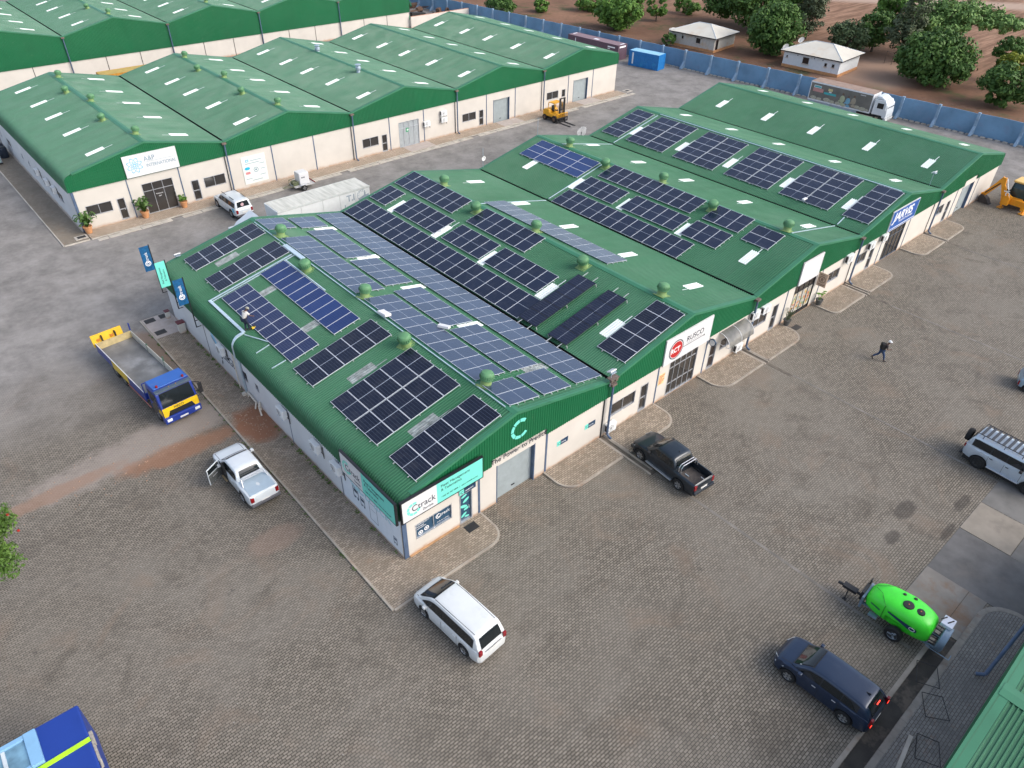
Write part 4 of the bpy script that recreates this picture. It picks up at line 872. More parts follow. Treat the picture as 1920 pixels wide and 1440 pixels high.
# side wall: big mural with name
t = thing('wall_mural', 'dark company name and pale blue streaks painted on the white side wall', 'mural', (0, 0, 0))
text('LIÈGE', .95, INK, TW(-.006, 21.15, 1.35), t, sx=.85, bold=.0)
m = MB()
for k, (y, z, r_, q, mi) in enumerate(((22.1, 2.4, .55, -.7, 0), (21.75, 2.0, .45, -.8, 0), (22.3, 2.2, .4, -.6, 1), (21.4, 1.3, .3, 1.3, 2), (21.9, 1.5, .16, 0, 2), (21.55, .75, .22, 1.2, 2))): m.disc((-.001, y, z), r_, 16, 'x', .004 + .001 * k, mi, sq=.35, rot=q)
m.build('printed_shape', [M('mural_blue', (.25, .55, .72), .6), M('mural_slate', (.25, .33, .42), .6), INK], t)
# banners on poles
BNV = M('banner_navy', (.006, .085, .21), .5, var=.35, scale=5)
for y, z0, lab, mt, tx in ((30.1, 2.45, 'farthest blue vertical banner, standing clear of the roof corner', BNV, 0), (27.15, 2.48, 'teal vertical banner between the two blue ones', TEAL, 1), (24.05, 2.46, 'nearest blue vertical banner, in front of the green roof edge', BNV, 0)):
    t = thing('banner', lab, 'banner', (-.35, y, 0), 0, 'banners on poles at the west wall')
    MB().box((-.03, -.03, z0), (.03, .03, 6.38)).build('pole', BLACK, t)
    m = MB(); m.box((-.03, -.02, z0), (.33, .02, z0 + .04)); m.box((-.03, -.02, z0 + .5), (.33, .02, z0 + .54)); m.build('bracket', BLACK, t)
    f = MB(); f.box((-.68, -.012, 4.42), (-.032, .012, 6.32)).build('banner_sheet', mt, t)
    Q = Matrix.Translation((-.20, -.016, 4.95)) @ Matrix.Rotation(R(90), 4, 'X') @ Matrix.Rotation(R(90), 4, 'Z')
    if tx: text('Fleet Management', .17, INK, Matrix.Translation((-.42, -.016, 4.68)) @ Matrix.Rotation(R(90), 4, 'X') @ Matrix.Rotation(R(90), 4, 'Z'), t, ex=.003); text('& Telematics', .17, INK, Matrix.Translation((-.20, -.016, 4.85)) @ Matrix.Rotation(R(90), 4, 'X') @ Matrix.Rotation(R(90), 4, 'Z'), t, ex=.003)
    else:
        text('Ctrack', .30, INKW, Matrix.Translation((-.26, -.016, 5.02)) @ Matrix.Rotation(R(90), 4, 'X') @ Matrix.Rotation(R(90), 4, 'Z'), t, ex=.003)
        m = MB(); m.disc((-.36, -.013, 5.0), .2, 20, 'y', .004, r0=.15); m.disc((-.36, -.013, 5.0), .11, 16, 'y', .004, r0=.07); m.build('emblem', INKW, t)
# ---------------- wall mounted equipment ----------------
_ac = []
def aircon(x, y, z, face, lab, w=.8, h=.62, group='wall air conditioners'):
    t = thing('air_conditioner', lab, 'air conditioner', (x, y, z), 0 if face == 'S' else R(-90), group)
    c_ = MB().box((-w / 2, -.36, 0), (w / 2, -.06, h)).build('casing', ACW, t, bevel=.02)
    f = MB(); f.disc((-.1, -.362, h / 2), h * .40, 20, 'y', .006, r0=h * .37); f.disc((-.1, -.362, h / 2), h * .09, 10, 'y', .008)
    for k in range(6): a = math.pi * k / 6; r_ = h * .38; f.cyl((-.1 - r_ * math.cos(a), -.366, h / 2 - r_ * math.sin(a)), (-.1 + r_ * math.cos(a), -.366, h / 2 + r_ * math.sin(a)), .005, 4)
    f.build('fan_grille', M('grille_grey', (.2, .2, .2), .5), c_)
    s = MB(); s.box((-w / 2 - .012, -.30, .1), (-w / 2 - .001, -.12, h - .08)); s.build('side_louvre', PLAST, c_)
    b = MB(); b.box((-w / 2 + .1, -.4, -.04), (-w / 2 + .14, 0, -.005)); b.box((w / 2 - .14, -.4, -.04), (w / 2 - .1, 0, -.005)); b.build('bracket', GALV, t)
    p_ = MB(); p_.tube([(w / 2 - .02, -.1, .12), (w / 2 + .12, -.06, .02), (w / 2 + .12, -.04, -.35), (w / 2 + .1, -.03, .5)], .018, 6); p_.build('pipe', PLAST, t); return t
aircon(15.35, 0, .38, 'S', 'white air conditioner at ground level beside the first downpipe and the black pickup')
aircon(28.95, 0, .35, 'S', 'white air conditioner low on the wall beneath the curved awning')
aircon(30.3, 0, 2.5, 'S', 'white air conditioner high beside the second downpipe', .9, .66); aircon(31.65, 0, 2.5, 'S', 'white air conditioner high above the office window right of the second downpipe', .9, .6)
aircon(43.7, 0, 2.5, 'S', 'white air conditioner with black cage left of the third downpipe', .9, .7); aircon(47.4, 0, 2.5, 'S', 'white air conditioner above the narrow door right of the third downpipe', .85, .62); aircon(49.7, 0, 2.5, 'S', 'white air conditioner tucked under the lower left corner of the blue board', .85, .62)
for y, lab in ((20.6, 'white wall cooler mounted on the mural of the side wall'), (12.15, 'white wall cooler above the red sand on the side wall'), (8.2, 'white wall cooler, middle of the three nearest on the side wall'), (5.95, 'white wall cooler just behind the side office sign')):
    aircon(0, y, 2.05, 'W', lab, .85, .62)
for x, z in ((38.6, 1.85), (41.1, 2.6), (41.1, 1.85)): aircon(N0 + x, NY, z, 'S', {38.6: 'lone wall cooler right of the pale glazed doors', 41.1: 'upper of two stacked wall coolers' if z > 2 else 'lower of two stacked wall coolers'}[x] + ' on the far building', .85, .58)
for y, lab in ((5.9, 'wall cooler nearest the corner on the west wall of the far building'), (8.3, 'middle wall cooler on the west wall of the far building'), (11.6, 'third wall cooler along the west wall of the far building')): aircon(N0, NY + y, 1.9, 'W', lab)
# curved awning
t = thing('awning', 'curved smoky polycarbonate awning with white ribs above an office window', 'awning', (26.35, 0, 2.0)); rows = []
arc = [(-.03 - .95 * math.sin(a), .05 + .85 * math.cos(a)) for a in [math.pi / 2 * k / 8 for k in range(9)]]
m = MB(); m.grid([[(0, y, z) for y, z in arc], [(2.9, y, z) for y, z in arc]]); m.build('sheet', M('smoky_sheet', (.14, .14, .13), .15, var=.2, alpha=.82), t, smooth=True)
for x in (0, 1.45, 2.9):
    m = MB(); m.tube([(x, y, z + .015) for y, z in arc], .022, 6); m.tube([(x, -.03, .05), (x, -.98, .05)], .02, 6); m.build('rib', WHITE, t)
# white waste pipes at the foot of the west wall
t = thing('waste_pipe', 'cream plastic waste pipes with bends at the foot of the side wall by the sand', 'pipe', (0, 0, 0)); PVC = M('cream_pvc', (.62, .56, .47), .5)
MB().tube([(-.1, 17.7, .1), (-.1, 17.7, .5), (-.14, 17.2, .55), (-.14, 16.4, .45), (-.35, 16.2, .12)], .055, 8).build('pipe', PVC, t, auto=40); MB().tube([(-.08, 15.9, .1), (-.1, 15.9, .75), (-.3, 15.6, .6), (-.35, 15.3, .14)], .055, 8).build('pipe', PVC, t, auto=40); MB().box((-.35, 17.9, .1), (-.1, 18.15, .3)).build('trap_box', PVC, t, bevel=.02)
MB().tube([(-.1, 18.9, .1), (-.1, 18.9, 3.2)], .04, 8).build('pipe', PVC, t); 
t = thing('cable_riser', 'galvanised cable duct bending over the eave and down the white side wall', 'cable duct', (0, 0, 0))
m = MB(); pth = [(.7, 4.62), (.45, 4.58), (.2, 4.5), (-.02, 4.3), (-.17, 4.05), (-.21, 3.8), (-.21, 3.0), (-.06, 2.85), (-.06, .1)]
for (x0, z0), (x1, z1) in zip(pth[:-1], pth[1:]):
    m.add([(x0, 18.0, z0), (x0, 18.22, z0), (x1, 18.22, z1), (x1, 18.0, z1), (x0 + .05, 18.0, z0 - .05), (x0 + .05, 18.22, z0 - .05), (x1 + .05, 18.22, z1 - .05), (x1 + .05, 18.0, z1 - .05)], [(0, 1, 2, 3), (7, 6, 5, 4), (0, 3, 7, 4), (1, 5, 6, 2)])
m.build('duct', TRAY, t)
# pay kiosk / meter boxes at the far end of the west wall
t = thing('meter_box', 'cream cabinet with a maroon lid against the far end of the side wall', 'cabinet', (-.35, 28.0, .1)); MB().box((-.22, -.2, 0), (.25, .22, .8)).build('cabinet', WALLH, t, bevel=.02); MB().box((-.26, -.24, .81), (.29, .26, .88)).build('lid', M('maroon', (.14, .03, .035), .6), t)
t = thing('meter_box', 'small maroon-topped cabinet beside the corner, farther one', 'cabinet', (-.4, 30.6, .1)); MB().box((-.15, -.15, 0), (.15, .15, .55)).build('cabinet', WALLH, t, bevel=.02); MB().box((-.18, -.18, .56), (.18, .18, .62)).build('lid', M('maroon', (.14, .03, .035)), t)
# flood lights and antennas
def flood(x, y, z, lab, mast, rz_=0.):
    t = thing('floodlight', lab, 'floodlight', (x, y, z), rz_); MB().tube([(0, 0, -mast), (0, 0, 0)], .025, 6).build('mast', GALV, t)
    MB().box((-.24, -.2, .02), (.24, .16, .10)).build('lamp_head', WHITE, t, bevel=.01).rotation_euler = (R(-28), 0, 0); MB().box((-.2, -.22, -.04), (.2, .0, .015)).build('bracket', GALV, t)
flood(14.75, -.25, 5.25, 'white floodlight on a bracket over the first rainwater head', 1.1)
m = MB(); m.box((14.55, -.5, 4.75), (15.25, -.1, 4.8)); m.box((14.6, -.45, 4.55), (14.75, -.3, 4.74)); m.box((15.0, -.45, 4.5), (15.2, -.25, 4.74)); tag(m.build('camera_bracket', M('rusty_hopper', (.16, .12, .10))), 'cluttered bracket with cameras beneath the floodlight at the first downpipe', 'bracket')
flood(60.0, 1.1, 5.6, 'white floodlight standing in the fourth roof valley by the gable', 1.2); flood(1.4, 30.3, 4.9, 'small white lamp beyond the far left roof edge near the banners', .5)
t = thing('antenna', 'thin mast with a round white dish at the back roof edge', 'antenna', (30.43, 30.3, 4.0)); MB().tube([(0, 0, -.8), (0, 0, 2.3)], .022, 6).build('mast', GALV, t); m = MB(); m.lathe([(0, .02), (.18, .0), (.24, -.05), (.2, -.01), (0, .01)], (0, -.06, 1.35), 18, 'y'); m.build('dish', WHITE, t, smooth=True)
t = thing('antenna', 'rounded wire-grid dish at the back edge of the third valley', 'antenna', (43.75, 30.35, 4.3)); MB().tube([(0, 0, -.8), (0, 0, .75)], .03, 6).build('mast', BLACK, t)
m = MB()
for k in range(13): z = .35 + k * .075; h = .68 * (1 - (abs(k - 6) / 7) ** 3); m.tube([(-h, -.02 - .1 * abs(k - 6) / 6, z), (0, .06, z), (h, -.02 - .1 * abs(k - 6) / 6, z)], .012, 4)
for k in range(7): x = -.6 + k * .2; m.tube([(x, -.05, .38), (x, .03, .8), (x, -.05, 1.22)], .012, 4)
m.build('grid_reflector', WHITE, t)
t = thing('antenna', 'slender bare whip mast on the third ridge at the back edge', 'antenna', (37.4, 30.3, 5.9)); MB().tube([(0, 0, -.3), (0, 0, 1.8)], .02, 6).build('mast', GALV, t)
# ---------------- cars ----------------
def lerp(tab, x):
    if x <= tab[0][0]: return tab[0][1]
    for (a, va), (b, vb) in zip(tab[:-1], tab[1:]):
        if x <= b: return va + (vb - va) * ((x - a) / (b - a) if b > a else 1)
    return tab[-1][1]
def hermite(tab, x):
    """smooth curve through a table"""
    if x <= tab[0][0]: return tab[0][1]
    if x >= tab[-1][0]: return tab[-1][1]
    for i in range(len(tab) - 1):
        (a, va), (b, vb) = tab[i], tab[i + 1]
        if x <= b:
            if b - a < .03: return vb if x > (a + b) / 2 else va
            def sl(j):
                if j <= 0 or j >= len(tab) - 1: return None
                (p, vp), (q, vq) = tab[j - 1], tab[j + 1]
                if tab[j][0] - p < .03 or q - tab[j][0] < .03: return None
                return (vq - vp) / (q - p)
            d = b - a; m0 = sl(i); m1 = sl(i + 1); lin = (vb - va) / d; m0 = lin if m0 is None else m0; m1 = lin if m1 is None else m1
            u = (x - a) / d
            return (2 * u**3 - 3 * u**2 + 1) * va + (u**3 - 2 * u**2 + u) * m0 * d + (-2 * u**3 + 3 * u**2) * vb + (u**3 - u**2) * m1 * d
_wh = {}
def wheel(parent, x, y, r, wd, rim=RIM, spokes=6, dual=False):
    key = (r, wd, rim.name, y > 0)
    s = 1 if y > 0 else -1
    if key not in _wh:
        t = MB(); t.lathe([(r * .60, -wd / 2), (r * .93, -wd / 2), (r, -wd / 2 + .035), (r, wd / 2 - .035), (r * .93, wd / 2), (r * .60, wd / 2)], n=28, ax='y')
        for k in range(28): a = 2 * math.pi * k / 28; t.add([(r * 1.004 * math.cos(a), -wd * .3, r * 1.004 * math.sin(a)), (r * 1.004 * math.cos(a + .08), 0, r * 1.004 * math.sin(a + .08)), (r * 1.004 * math.cos(a), wd * .3, r * 1.004 * math.sin(a))], [(0, 1, 2)])
        t = t.build('tyre', RUBBER, None, auto=35); q = MB(); o = s * wd / 2
        q.lathe([(r * .62, o), (r * .60, o - s * .02)], n=24, ax='y'); q.lathe([(r * .60, o - s * .02), (r * .54, o - s * .07), (0, o - s * .08)], n=24, ax='y', mi=1); q.lathe([(.05, o - s * .03), (.07, o - s * .05), (.07, o - s * .08)], n=12, ax='y')
        for k in range(spokes):
            a = 2 * math.pi * k / spokes; c, n_ = math.cos(a), math.sin(a); w_ = r * .13
            q.add([(c * .05 - n_ * w_, o - s * .02, n_ * .05 + c * w_), (c * .05 + n_ * w_, o - s * .02, n_ * .05 - c * w_), (c * r * .57 + n_ * w_, o - s * .015, n_ * r * .57 - c * w_), (c * r * .57 - n_ * w_, o - s * .015, n_ * r * .57 + c * w_)], [(0, 1, 2, 3)])
        q = q.build('rim', [rim, M('rim_shade', (.06, .06, .06), .6)], None, auto=35); _wh[key] = (t.data, q.data); bpy.data.objects.remove(t); bpy.data.objects.remove(q)
    e = bpy.data.objects.new('wheel', _wh[key][0]); C.objects.link(e); e.parent = parent; e.location = (x, y, r)
    q = bpy.data.objects.new('rim', _wh[key][1]); C.objects.link(q); q.parent = e; return e

def car(name, label, cat, loc, rz_, S, group='vehicles parked in the yard'):
    """S: paint, L, W, wb, fx (front axle x), r, top [(x,z)] lower body top line, cab [(x,z)] roof line, belt, side windows [[(x,z)..]], bed (x0,x1,zfloor) or None"""
    root = thing(name, label, cat, loc, rz_, group); L, W, r = S['L'], S['W'], S['r']; fx = S['fx']; rx = fx - S['wb']; paint = S['paint']
    nose, tail = S['xf'], S['xf'] - L; ra = r + .075; top = S['top']; bed = S.get('bed'); gc = S.get('gc', .26)
    xs = {tail, nose, tail + .03, nose - .03, tail + .1, nose - .1, tail + .22, nose - .22, nose - .4, tail + .4}
    xs |= {nose - L * k / 36 for k in range(37)}
    for ax in (fx, rx): xs |= {ax + ra * math.cos(math.pi * k / 12) for k in range(13)} | {ax + ra + .006, ax - ra - .006}
    if bed: xs |= {bed[0] - .004, bed[0] + .004, bed[1] - .004, bed[1] + .004}
    xs = sorted(x for x in xs if tail <= x <= nose)
    pw = lambda x: W / 2 * (1 - .16 * max(0, (x - (nose - .75)) / .75) ** 2.2 - .30 * max(0, (x - (nose - .28)) / .28) ** 2.6 - .05 * max(0, ((tail + .5) - x) / .5) ** 2 - .16 * max(0, ((tail + .12) - x) / .12) ** 2)
    def bz(x):
        for ax in (fx, rx):
            if abs(x - ax) <= ra: return max(gc, r + math.sqrt(max(0, ra * ra - (x - ax) ** 2)) * .97)
        return gc + .10 * max(0, (x - nose + .35) / .35) + .12 * max(0, (tail + .5 - x) / .5)
    rows = []
    for x in xs:
        p, tz, b = pw(x), hermite(top, x), bz(x); b = min(b, tz - .14); inb = bed and bed[0] < x < bed[1]; h = tz - b
        half = [(p * .95, b), (p * .995, b + h * .22), (p * 1.0, b + h * .5), (p * .985, tz - h * .16 if not inb else tz - .08), (p * .955, tz - .03), (p * .90, tz)]
        half += [(p * .84, tz), (p * .82, bed[2]), (0, bed[2])] if inb else [(p * .80, tz + .015), (p * .45, tz + .03), (0, tz + .035)]
        rows.append([(x, y, z) for y, z in half] + [(x, -y, z) for y, z in half[-2::-1]])
    m = MB(); m.grid(rows); n = len(rows[0]); m.add(rows[0], [tuple(range(n))]); m.add(rows[-1], [tuple(range(n))]); m.build('body', [paint], root, auto=32)
    m = MB(); m.box((tail + .15, -W / 2 + .14, .18), (nose - .2, W / 2 - .14, r + .25)); m.build('chassis', PLAST, root)  # underbody box; its black also stands in for shade inside the wheel arches
    # cabin
    cab = S['cab']; zb = S['belt']; zr = max(z for _, z in cab); cx0, cx1 = cab[0][0], cab[-1][0]; wb_ = W / 2 * .945; wt = W / 2 * S.get('tw', .77)
    wy = lambda z: wb_ + (wt - wb_) * (z - zb) / (zr - zb)
    cs = sorted({cx0 + (cx1 - cx0) * k / 30 for k in range(31)} | {x for x, _ in cab}); rows = []
    zc = lambda x: hermite(cab, x)
    for x in cs:
        z = max(zc(x), zb + .02); taper = 1 - .10 * max(0, (x - (cx1 - .9)) / .9) ** 2 - .05 * max(0, ((cx0 + .5) - x) / .5) ** 2
        hh_ = min(.11, (z - zb) * .5); half = [(wb_, zb - .05), (wb_ * .999, zb), (wy(z - hh_), z - hh_), (wy(z - hh_ * .4) * .965, z - hh_ * .35), (wy(z) * .90, z - .012), (wy(z) * .55, z + .012), (0, z + .02)]
        rows.append([(x, y * taper, q) for y, q in half] + [(x, -y * taper, q) for y, q in half[-2::-1]])
    m = MB(); m.grid(rows); n = len(rows[0]); m.add(rows[0], [tuple(range(n))]); m.add(rows[-1], [tuple(range(n))]); m.build('cabin', [S.get('roof', paint)], root, auto=35)
    tp = lambda x: 1 - .10 * max(0, (x - (cx1 - .9)) / .9) ** 2 - .05 * max(0, ((cx0 + .5) - x) / .5) ** 2
    def screen(xa, xb, nm, gl, ins=.93, e0=.014):
        rws = []; nn = 7
        for i in range(nn + 1):
            x = xa + (xb - xa) * i / nn; z = max(zc(x), zb + .02); w = wy(z) * .885 * ins * tp(x) if z > zb + .05 else wy(z) * .9 * ins * tp(x); e = e0
            dz = (zc(x + .02) - zc(x - .02)) / .04; l = math.hypot(1, dz); ox, oz = -dz / l * e * 1.6, 1 / l * e * 1.6
            wf = wy(z) * .9 * tp(x); rws.append([(x + ox, w * j / 5, z + .02 - .032 * (w * j / 5 / wf) ** 2 + oz) for j in range(-5, 6)])
        MB().grid(rws).build(nm, gl, root, smooth=True)
    ws = S['ws']; screen(ws[0], ws[1], 'windscreen', GLASS); screen(ws[0] - .04, min(ws[1] + .09, cx1 - .01), 'screen_surround', PLAST, .985, .004)
    if S.get('rs'): screen(S['rs'][0], S['rs'][1], 'rear_window', GLASS, .86)
    for sg in (1, -1):
        allp = [q for p_ in S['side'] for q in p_ if not isinstance(q, int)]; bx0, bx1 = min(q[0] for q in allp) - .04, max(q[0] for q in allp) + .03
        if S.get('band', 1):
            xs_ = [bx0 + (bx1 - bx0) * k / 14 for k in range(15)]; up = [(x, max(min(zc(x) - .14, max(z for _, z in allp) + .03), zb + .08)) for x in xs_]; m = MB()
            m.grid([[(x, sg * (wy(zb + .05) * tp(x) + .005), zb + .05) for x in xs_], [(x, sg * (wy(z) * tp(x) + .005), z) for x, z in up]]); m.build('window_band', PLAST, root)
        for poly in S['side']:
            if sg in poly[0:1] or (poly[0] in (1, -1) and poly[0] != sg): continue
            P = [q for q in poly if not isinstance(q, int)]; m = MB()
            m.add([(x, sg * (wy(z) * tp(x) + .009), z) for x, z in P], [tuple(range(len(P)))]); m.build('side_window', GLASS, root)
        for x in S.get('seams', ()):     # door shut lines
            m = MB(); p = pw(x) + .003; tz = lerp(top, x); m.add([(x - .008, sg * p * .997, gc + .12), (x + .008, sg * p * .997, gc + .12), (x + .008, sg * (p + .002), (gc + tz) / 2), (x - .008, sg * (p + .002), (gc + tz) / 2), (x + .008, sg * (p * .985 + .004), tz - .1), (x - .008, sg * (p * .985 + .004), tz - .1)], [(0, 1, 2, 3), (3, 2, 4, 5)]); m.build('door_seam', PLAST, root)
        for x in S.get('handles', ()):
            p = pw(x); m = MB(); m.box((x - .09, sg * (p * .99), lerp(top, x) - .2), (x + .09, sg * (p * .99 + .035), lerp(top, x) - .165)); m.build('door_handle', S.get('hmat', paint), root, bevel=.008)
        mx = S['mirror']; m = MB(); m.box((mx - .09, sg * (wb_ - .02), zb - .02), (mx + .0, sg * (wb_ + .08), zb + .04)); m.box((mx - .12, sg * (wb_ + .05), zb - .02), (mx + .05, sg * (wb_ + .24), zb + .14)); m.build('mirror', S.get('mm', paint), root, bevel=.03)
        hz = lerp(top, nose - .25); m = MB(); p = pw(nose - .12); HL = S.get('hl', .42)
        m.add([(nose - .02, sg * p * .62, hz - .30), (nose + .01, sg * p * .60, hz - .17), (nose - HL, sg * (pw(nose - HL) * .97 + .012), hz - .02), (nose - HL, sg * (pw(nose - HL) + .012), hz - .14), (nose - .17, sg * (pw(nose - .17) + .015), hz - .27), (nose - .2, sg * pw(nose - .2) * .88, hz + .0)], [(0, 4, 3, 5, 1), (3, 2, 5)]); m.build('headlight', CLEARL, root)
        tz = lerp(top, tail + .02); tl = S.get('tl', (tz - .35, tz - .02)); m = MB(); p = pw(tail + .02)
        m.box((tail - .012, sg * (p * 1.0 - S.get('tlw', .16)), tl[0]), (tail + .10, sg * (pw(tail + .05) + .004), tl[1])); m.build('taillight', REDL, root, bevel=.02)
        for ax in (fx, rx): wheel(root, ax, sg * (W / 2 - .12), r, .23, S.get('rim', RIM))
    for sg in (1, -1):      # bonnet shut lines
        xs_ = [ws[1] + (nose - .35 - ws[1]) * k / 6 for k in range(7)] if ws[1] < nose - .6 else []
        if xs_: MB().grid([[(x, sg * pw(x) * .80 + e_, hermite(top, x) + .019) for x in xs_] for e_ in (-.012, .012)]).build('bonnet_seam', PLAST, root)
    m = MB(); m.box((nose - .05, -W * .26, .42), (nose + .012, W * .26, lerp(top, nose - .1) - .12)); m.build('grille', PLAST, root, bevel=.02)
    m = MB(); m.box((tail - .022, -.26, S.get('pz', .62)), (tail - .005, .26, S.get('pz', .62) + .12)); m.build('number_plate', M('plate_white', (.7, .7, .66), .5), root)
    bp = S.get('bump')
    if bp: m = MB(); m.box((tail - .10, -W * .47, .42), (tail + .05, W * .47, .60)); m.build('rear_bumper', bp, root, bevel=.04); m = MB(); m.box((nose - .16, -W * .40, .30), (nose + .05, W * .40, .50)); m.build('front_bumper', S.get('fb', bp), root, bevel=.05)
    return root
def rail(root, name, pts, r=.025, mat=None): MB().tube(pts, r, 8).build(name, mat or ALU, root, auto=40)
NAVYP = car_paint('navy_paint', (.013, .028, .062), .3, .2); BLKP = car_paint('black_paint', (.012, .020, .030), .3, .2); WHP = car_paint('white_paint', (.62, .66, .68), .3); WHP2 = car_paint('warm_white_paint', (.66, .68, .67), .3); SILP = car_paint('silver_blue_paint', (.50, .57, .64), .3, .25); LBL = car_paint('light_blue_paint', (.28, .40, .50), .3, .3)
HIL = dict(L=5.1, W=1.80, wb=3.085, xf=2.62, fx=1.72, r=.38, belt=1.14, ws=(.62, 1.34), tw=.76, gc=.34,
           top=[(-2.48, .98), (-2.42, 1.10), (-.85, 1.12), (-.8, 1.12), (.9, 1.13), (1.35, 1.12), (2.0, 1.06), (2.36, .95), (2.55, .80), (2.62, .62)],
           cab=[(-.90, 1.14), (-.82, 1.40), (-.62, 1.70), (-.2, 1.75), (.45, 1.74), (.66, 1.68), (1.42, 1.12)], rs=(-.86, -.68),
           side=[[(-.42, 1.20), (.22, 1.20), (.22, 1.57), (-.32, 1.57)], [(.30, 1.20), (1.08, 1.20), (.66, 1.57), (.30, 1.57)], [(-.72, 1.20), (-.48, 1.20), (-.40, 1.52), (-.60, 1.52)]],
           seams=(-.48, .26, 1.12, -.84), handles=(-.32, .42), mirror=1.02, tl=(.72, 1.06), tlw=.14)
# black double-cab
b = car('pickup_truck', 'black double-cab pickup with chrome roll bar parked nose to the wall by the first downpipe', 'pickup', (15.78, -4.70, 0), R(90 - 4.8),
        dict(HIL, paint=BLKP, bed=(-2.38, -.90, .62), bump=BLKP, mm=PLAST))
for dx in (0, .16): rail(b, 'roll_bar', [(-1.12 - dx, -.70, 1.05), (-1.08 - dx, -.66, 1.42), (-1.06 - dx, -.52, 1.55), (-1.06 - dx, .52, 1.55), (-1.08 - dx, .66, 1.42), (-1.12 - dx, .70, 1.05)], .035, M('chrome', (.75, .75, .76), .15, .9))
for s in (1, -1): MB().box((-.85, s * .86, .36), (1.15, s * 1.0, .41)).build('side_step', ALU, b, bevel=.015)
MB().box((-2.3, -.66, .622), (-.95, .66, .64)).build('bed_liner', M('brown_bed', (.07, .06, .055), .8, var=.3, scale=6), b)
for i, (x, y) in enumerate(((-1.3, .1), (-2.0, -.45))): MB().box((x - .14, y - .02, .645), (x + .14, y + .02, .68)).build('tool', TRAY if i == 0 else WHITE, b)
MB().cyl((-.35, 0, 1.76), (-.42, 0, 1.84), .02, 8).build('roof_aerial', PLAST, b)
# white double-cab, driver door open
S = dict(HIL, paint=WHP, bump=M('grey_bumper', (.10, .10, .11), .5), fb=WHP, mm=WHP, pz=.55, gc=.34)
S['top'] = [(-2.48, 1.02), (-2.42, 1.13), (-.85, 1.14)] + HIL['top'][3:]
S['side'] = [HIL['side'][0], HIL['side'][1], HIL['side'][2]]
b = car('pickup_truck', 'white double-cab pickup with its door wide open and a pale tonneau cover on the bed', 'pickup', (-3.62, 10.55, 0), R(90.5), S)
MB().box((-2.38, -.74, 1.155), (-.98, .74, 1.185)).build('tonneau_cover', M('tonneau', (.46, .56, .62), .35, .3, var=.05), b, bevel=.01)
rail(b, 'roll_bar', [(-1.5, -.74, 1.15), (-1.22, -.66, 1.48), (-1.18, -.52, 1.55), (-1.18, .52, 1.55), (-1.22, .66, 1.48), (-1.5, .74, 1.15)], .04)
rail(b, 'roll_bar', [(-1.28, -.64, 1.30), (-1.25, -.55, 1.42), (-1.25, .55, 1.42), (-1.28, .64, 1.30)], .03)
dm = MB(); dm.box((0, 0, .42), (.06, 1.0, 1.12)); dm.box((0, 0, 1.12), (.05, .05, 1.45)); dm.box((0, .95, 1.12), (.05, 1.0, 1.50)); dm.box((0, .05, 1.50), (.05, 1.0, 1.55)); dm = dm.build('open_door', WHP, b, bevel=.015); dm.location = (1.08, .92, 0); dm.rotation_euler = (0, 0, R(28))
MB().box((-.02, .03, .46), (-.003, .97, 1.1)).build('door_trim', M('dark_trim', (.07, .075, .075), .7, var=.3, scale=8), dm); MB().box((.02, .055, 1.13), (.03, .945, 1.49)).build('door_glass', GLASS, dm); MB().box((-.035, .3, .85), (-.021, .7, .9)).build('armrest', ALU, dm)
MB().box((.28, .905, .44), (1.07, .925, 1.52)).build('door_opening', M('cab_interior', (.03, .028, .026), .8, var=.3), b); MB().box((.34, .70, .40), (.95, 1.02, .46)).build('sill_step', M('tan_trim', (.30, .23, .13), .8), b)
# white minivan
b = car('minivan', 'white people carrier with dark side windows parked beyond the kerb corner', 'minivan', (-.28, -4.75, 0), R(90 + 3.5),
        dict(paint=WHP2, L=4.86, W=1.84, wb=2.83, xf=2.42, fx=1.42, r=.33, belt=1.05, ws=(.86, 1.80), tw=.80, gc=.22,
             top=[(-2.44, .80), (-2.36, 1.05), (-1.9, 1.06), (.9, 1.05), (1.5, 1.04), (1.95, .95), (2.22, .82), (2.38, .66), (2.42, .55)],
             cab=[(-2.36, 1.05), (-2.22, 1.42), (-2.02, 1.74), (-1.7, 1.80), (0, 1.81), (.7, 1.77), (1.05, 1.66), (1.88, 1.02)], rs=(-2.33, -2.10),
             side=[[(-1.95, 1.12), (-.95, 1.12), (-.95, 1.62), (-1.85, 1.60)], [(-.92, 1.12), (.12, 1.12), (.12, 1.63), (-.92, 1.62)], [(.15, 1.12), (1.05, 1.12), (.80, 1.58), (.15, 1.63)], [(1.08, 1.12), (1.50, 1.12), (1.12, 1.40)]],
             seams=(-.95, .13, 1.1), handles=(-.78, -.02), mirror=1.2, tl=(.84, 1.16), tlw=.13, pz=.78))
for s in (1, -1): rail(b, 'roof_channel', [(-1.9, s * .62, 1.795), (0, s * .66, 1.81), (.75, s * .65, 1.775)], .012, PLAST)
MB().box((-2.46, -.5, .94), (-2.445, .5, .965)).build('tailgate_trim', M('grey_bumper', (.10, .10, .11)), b)
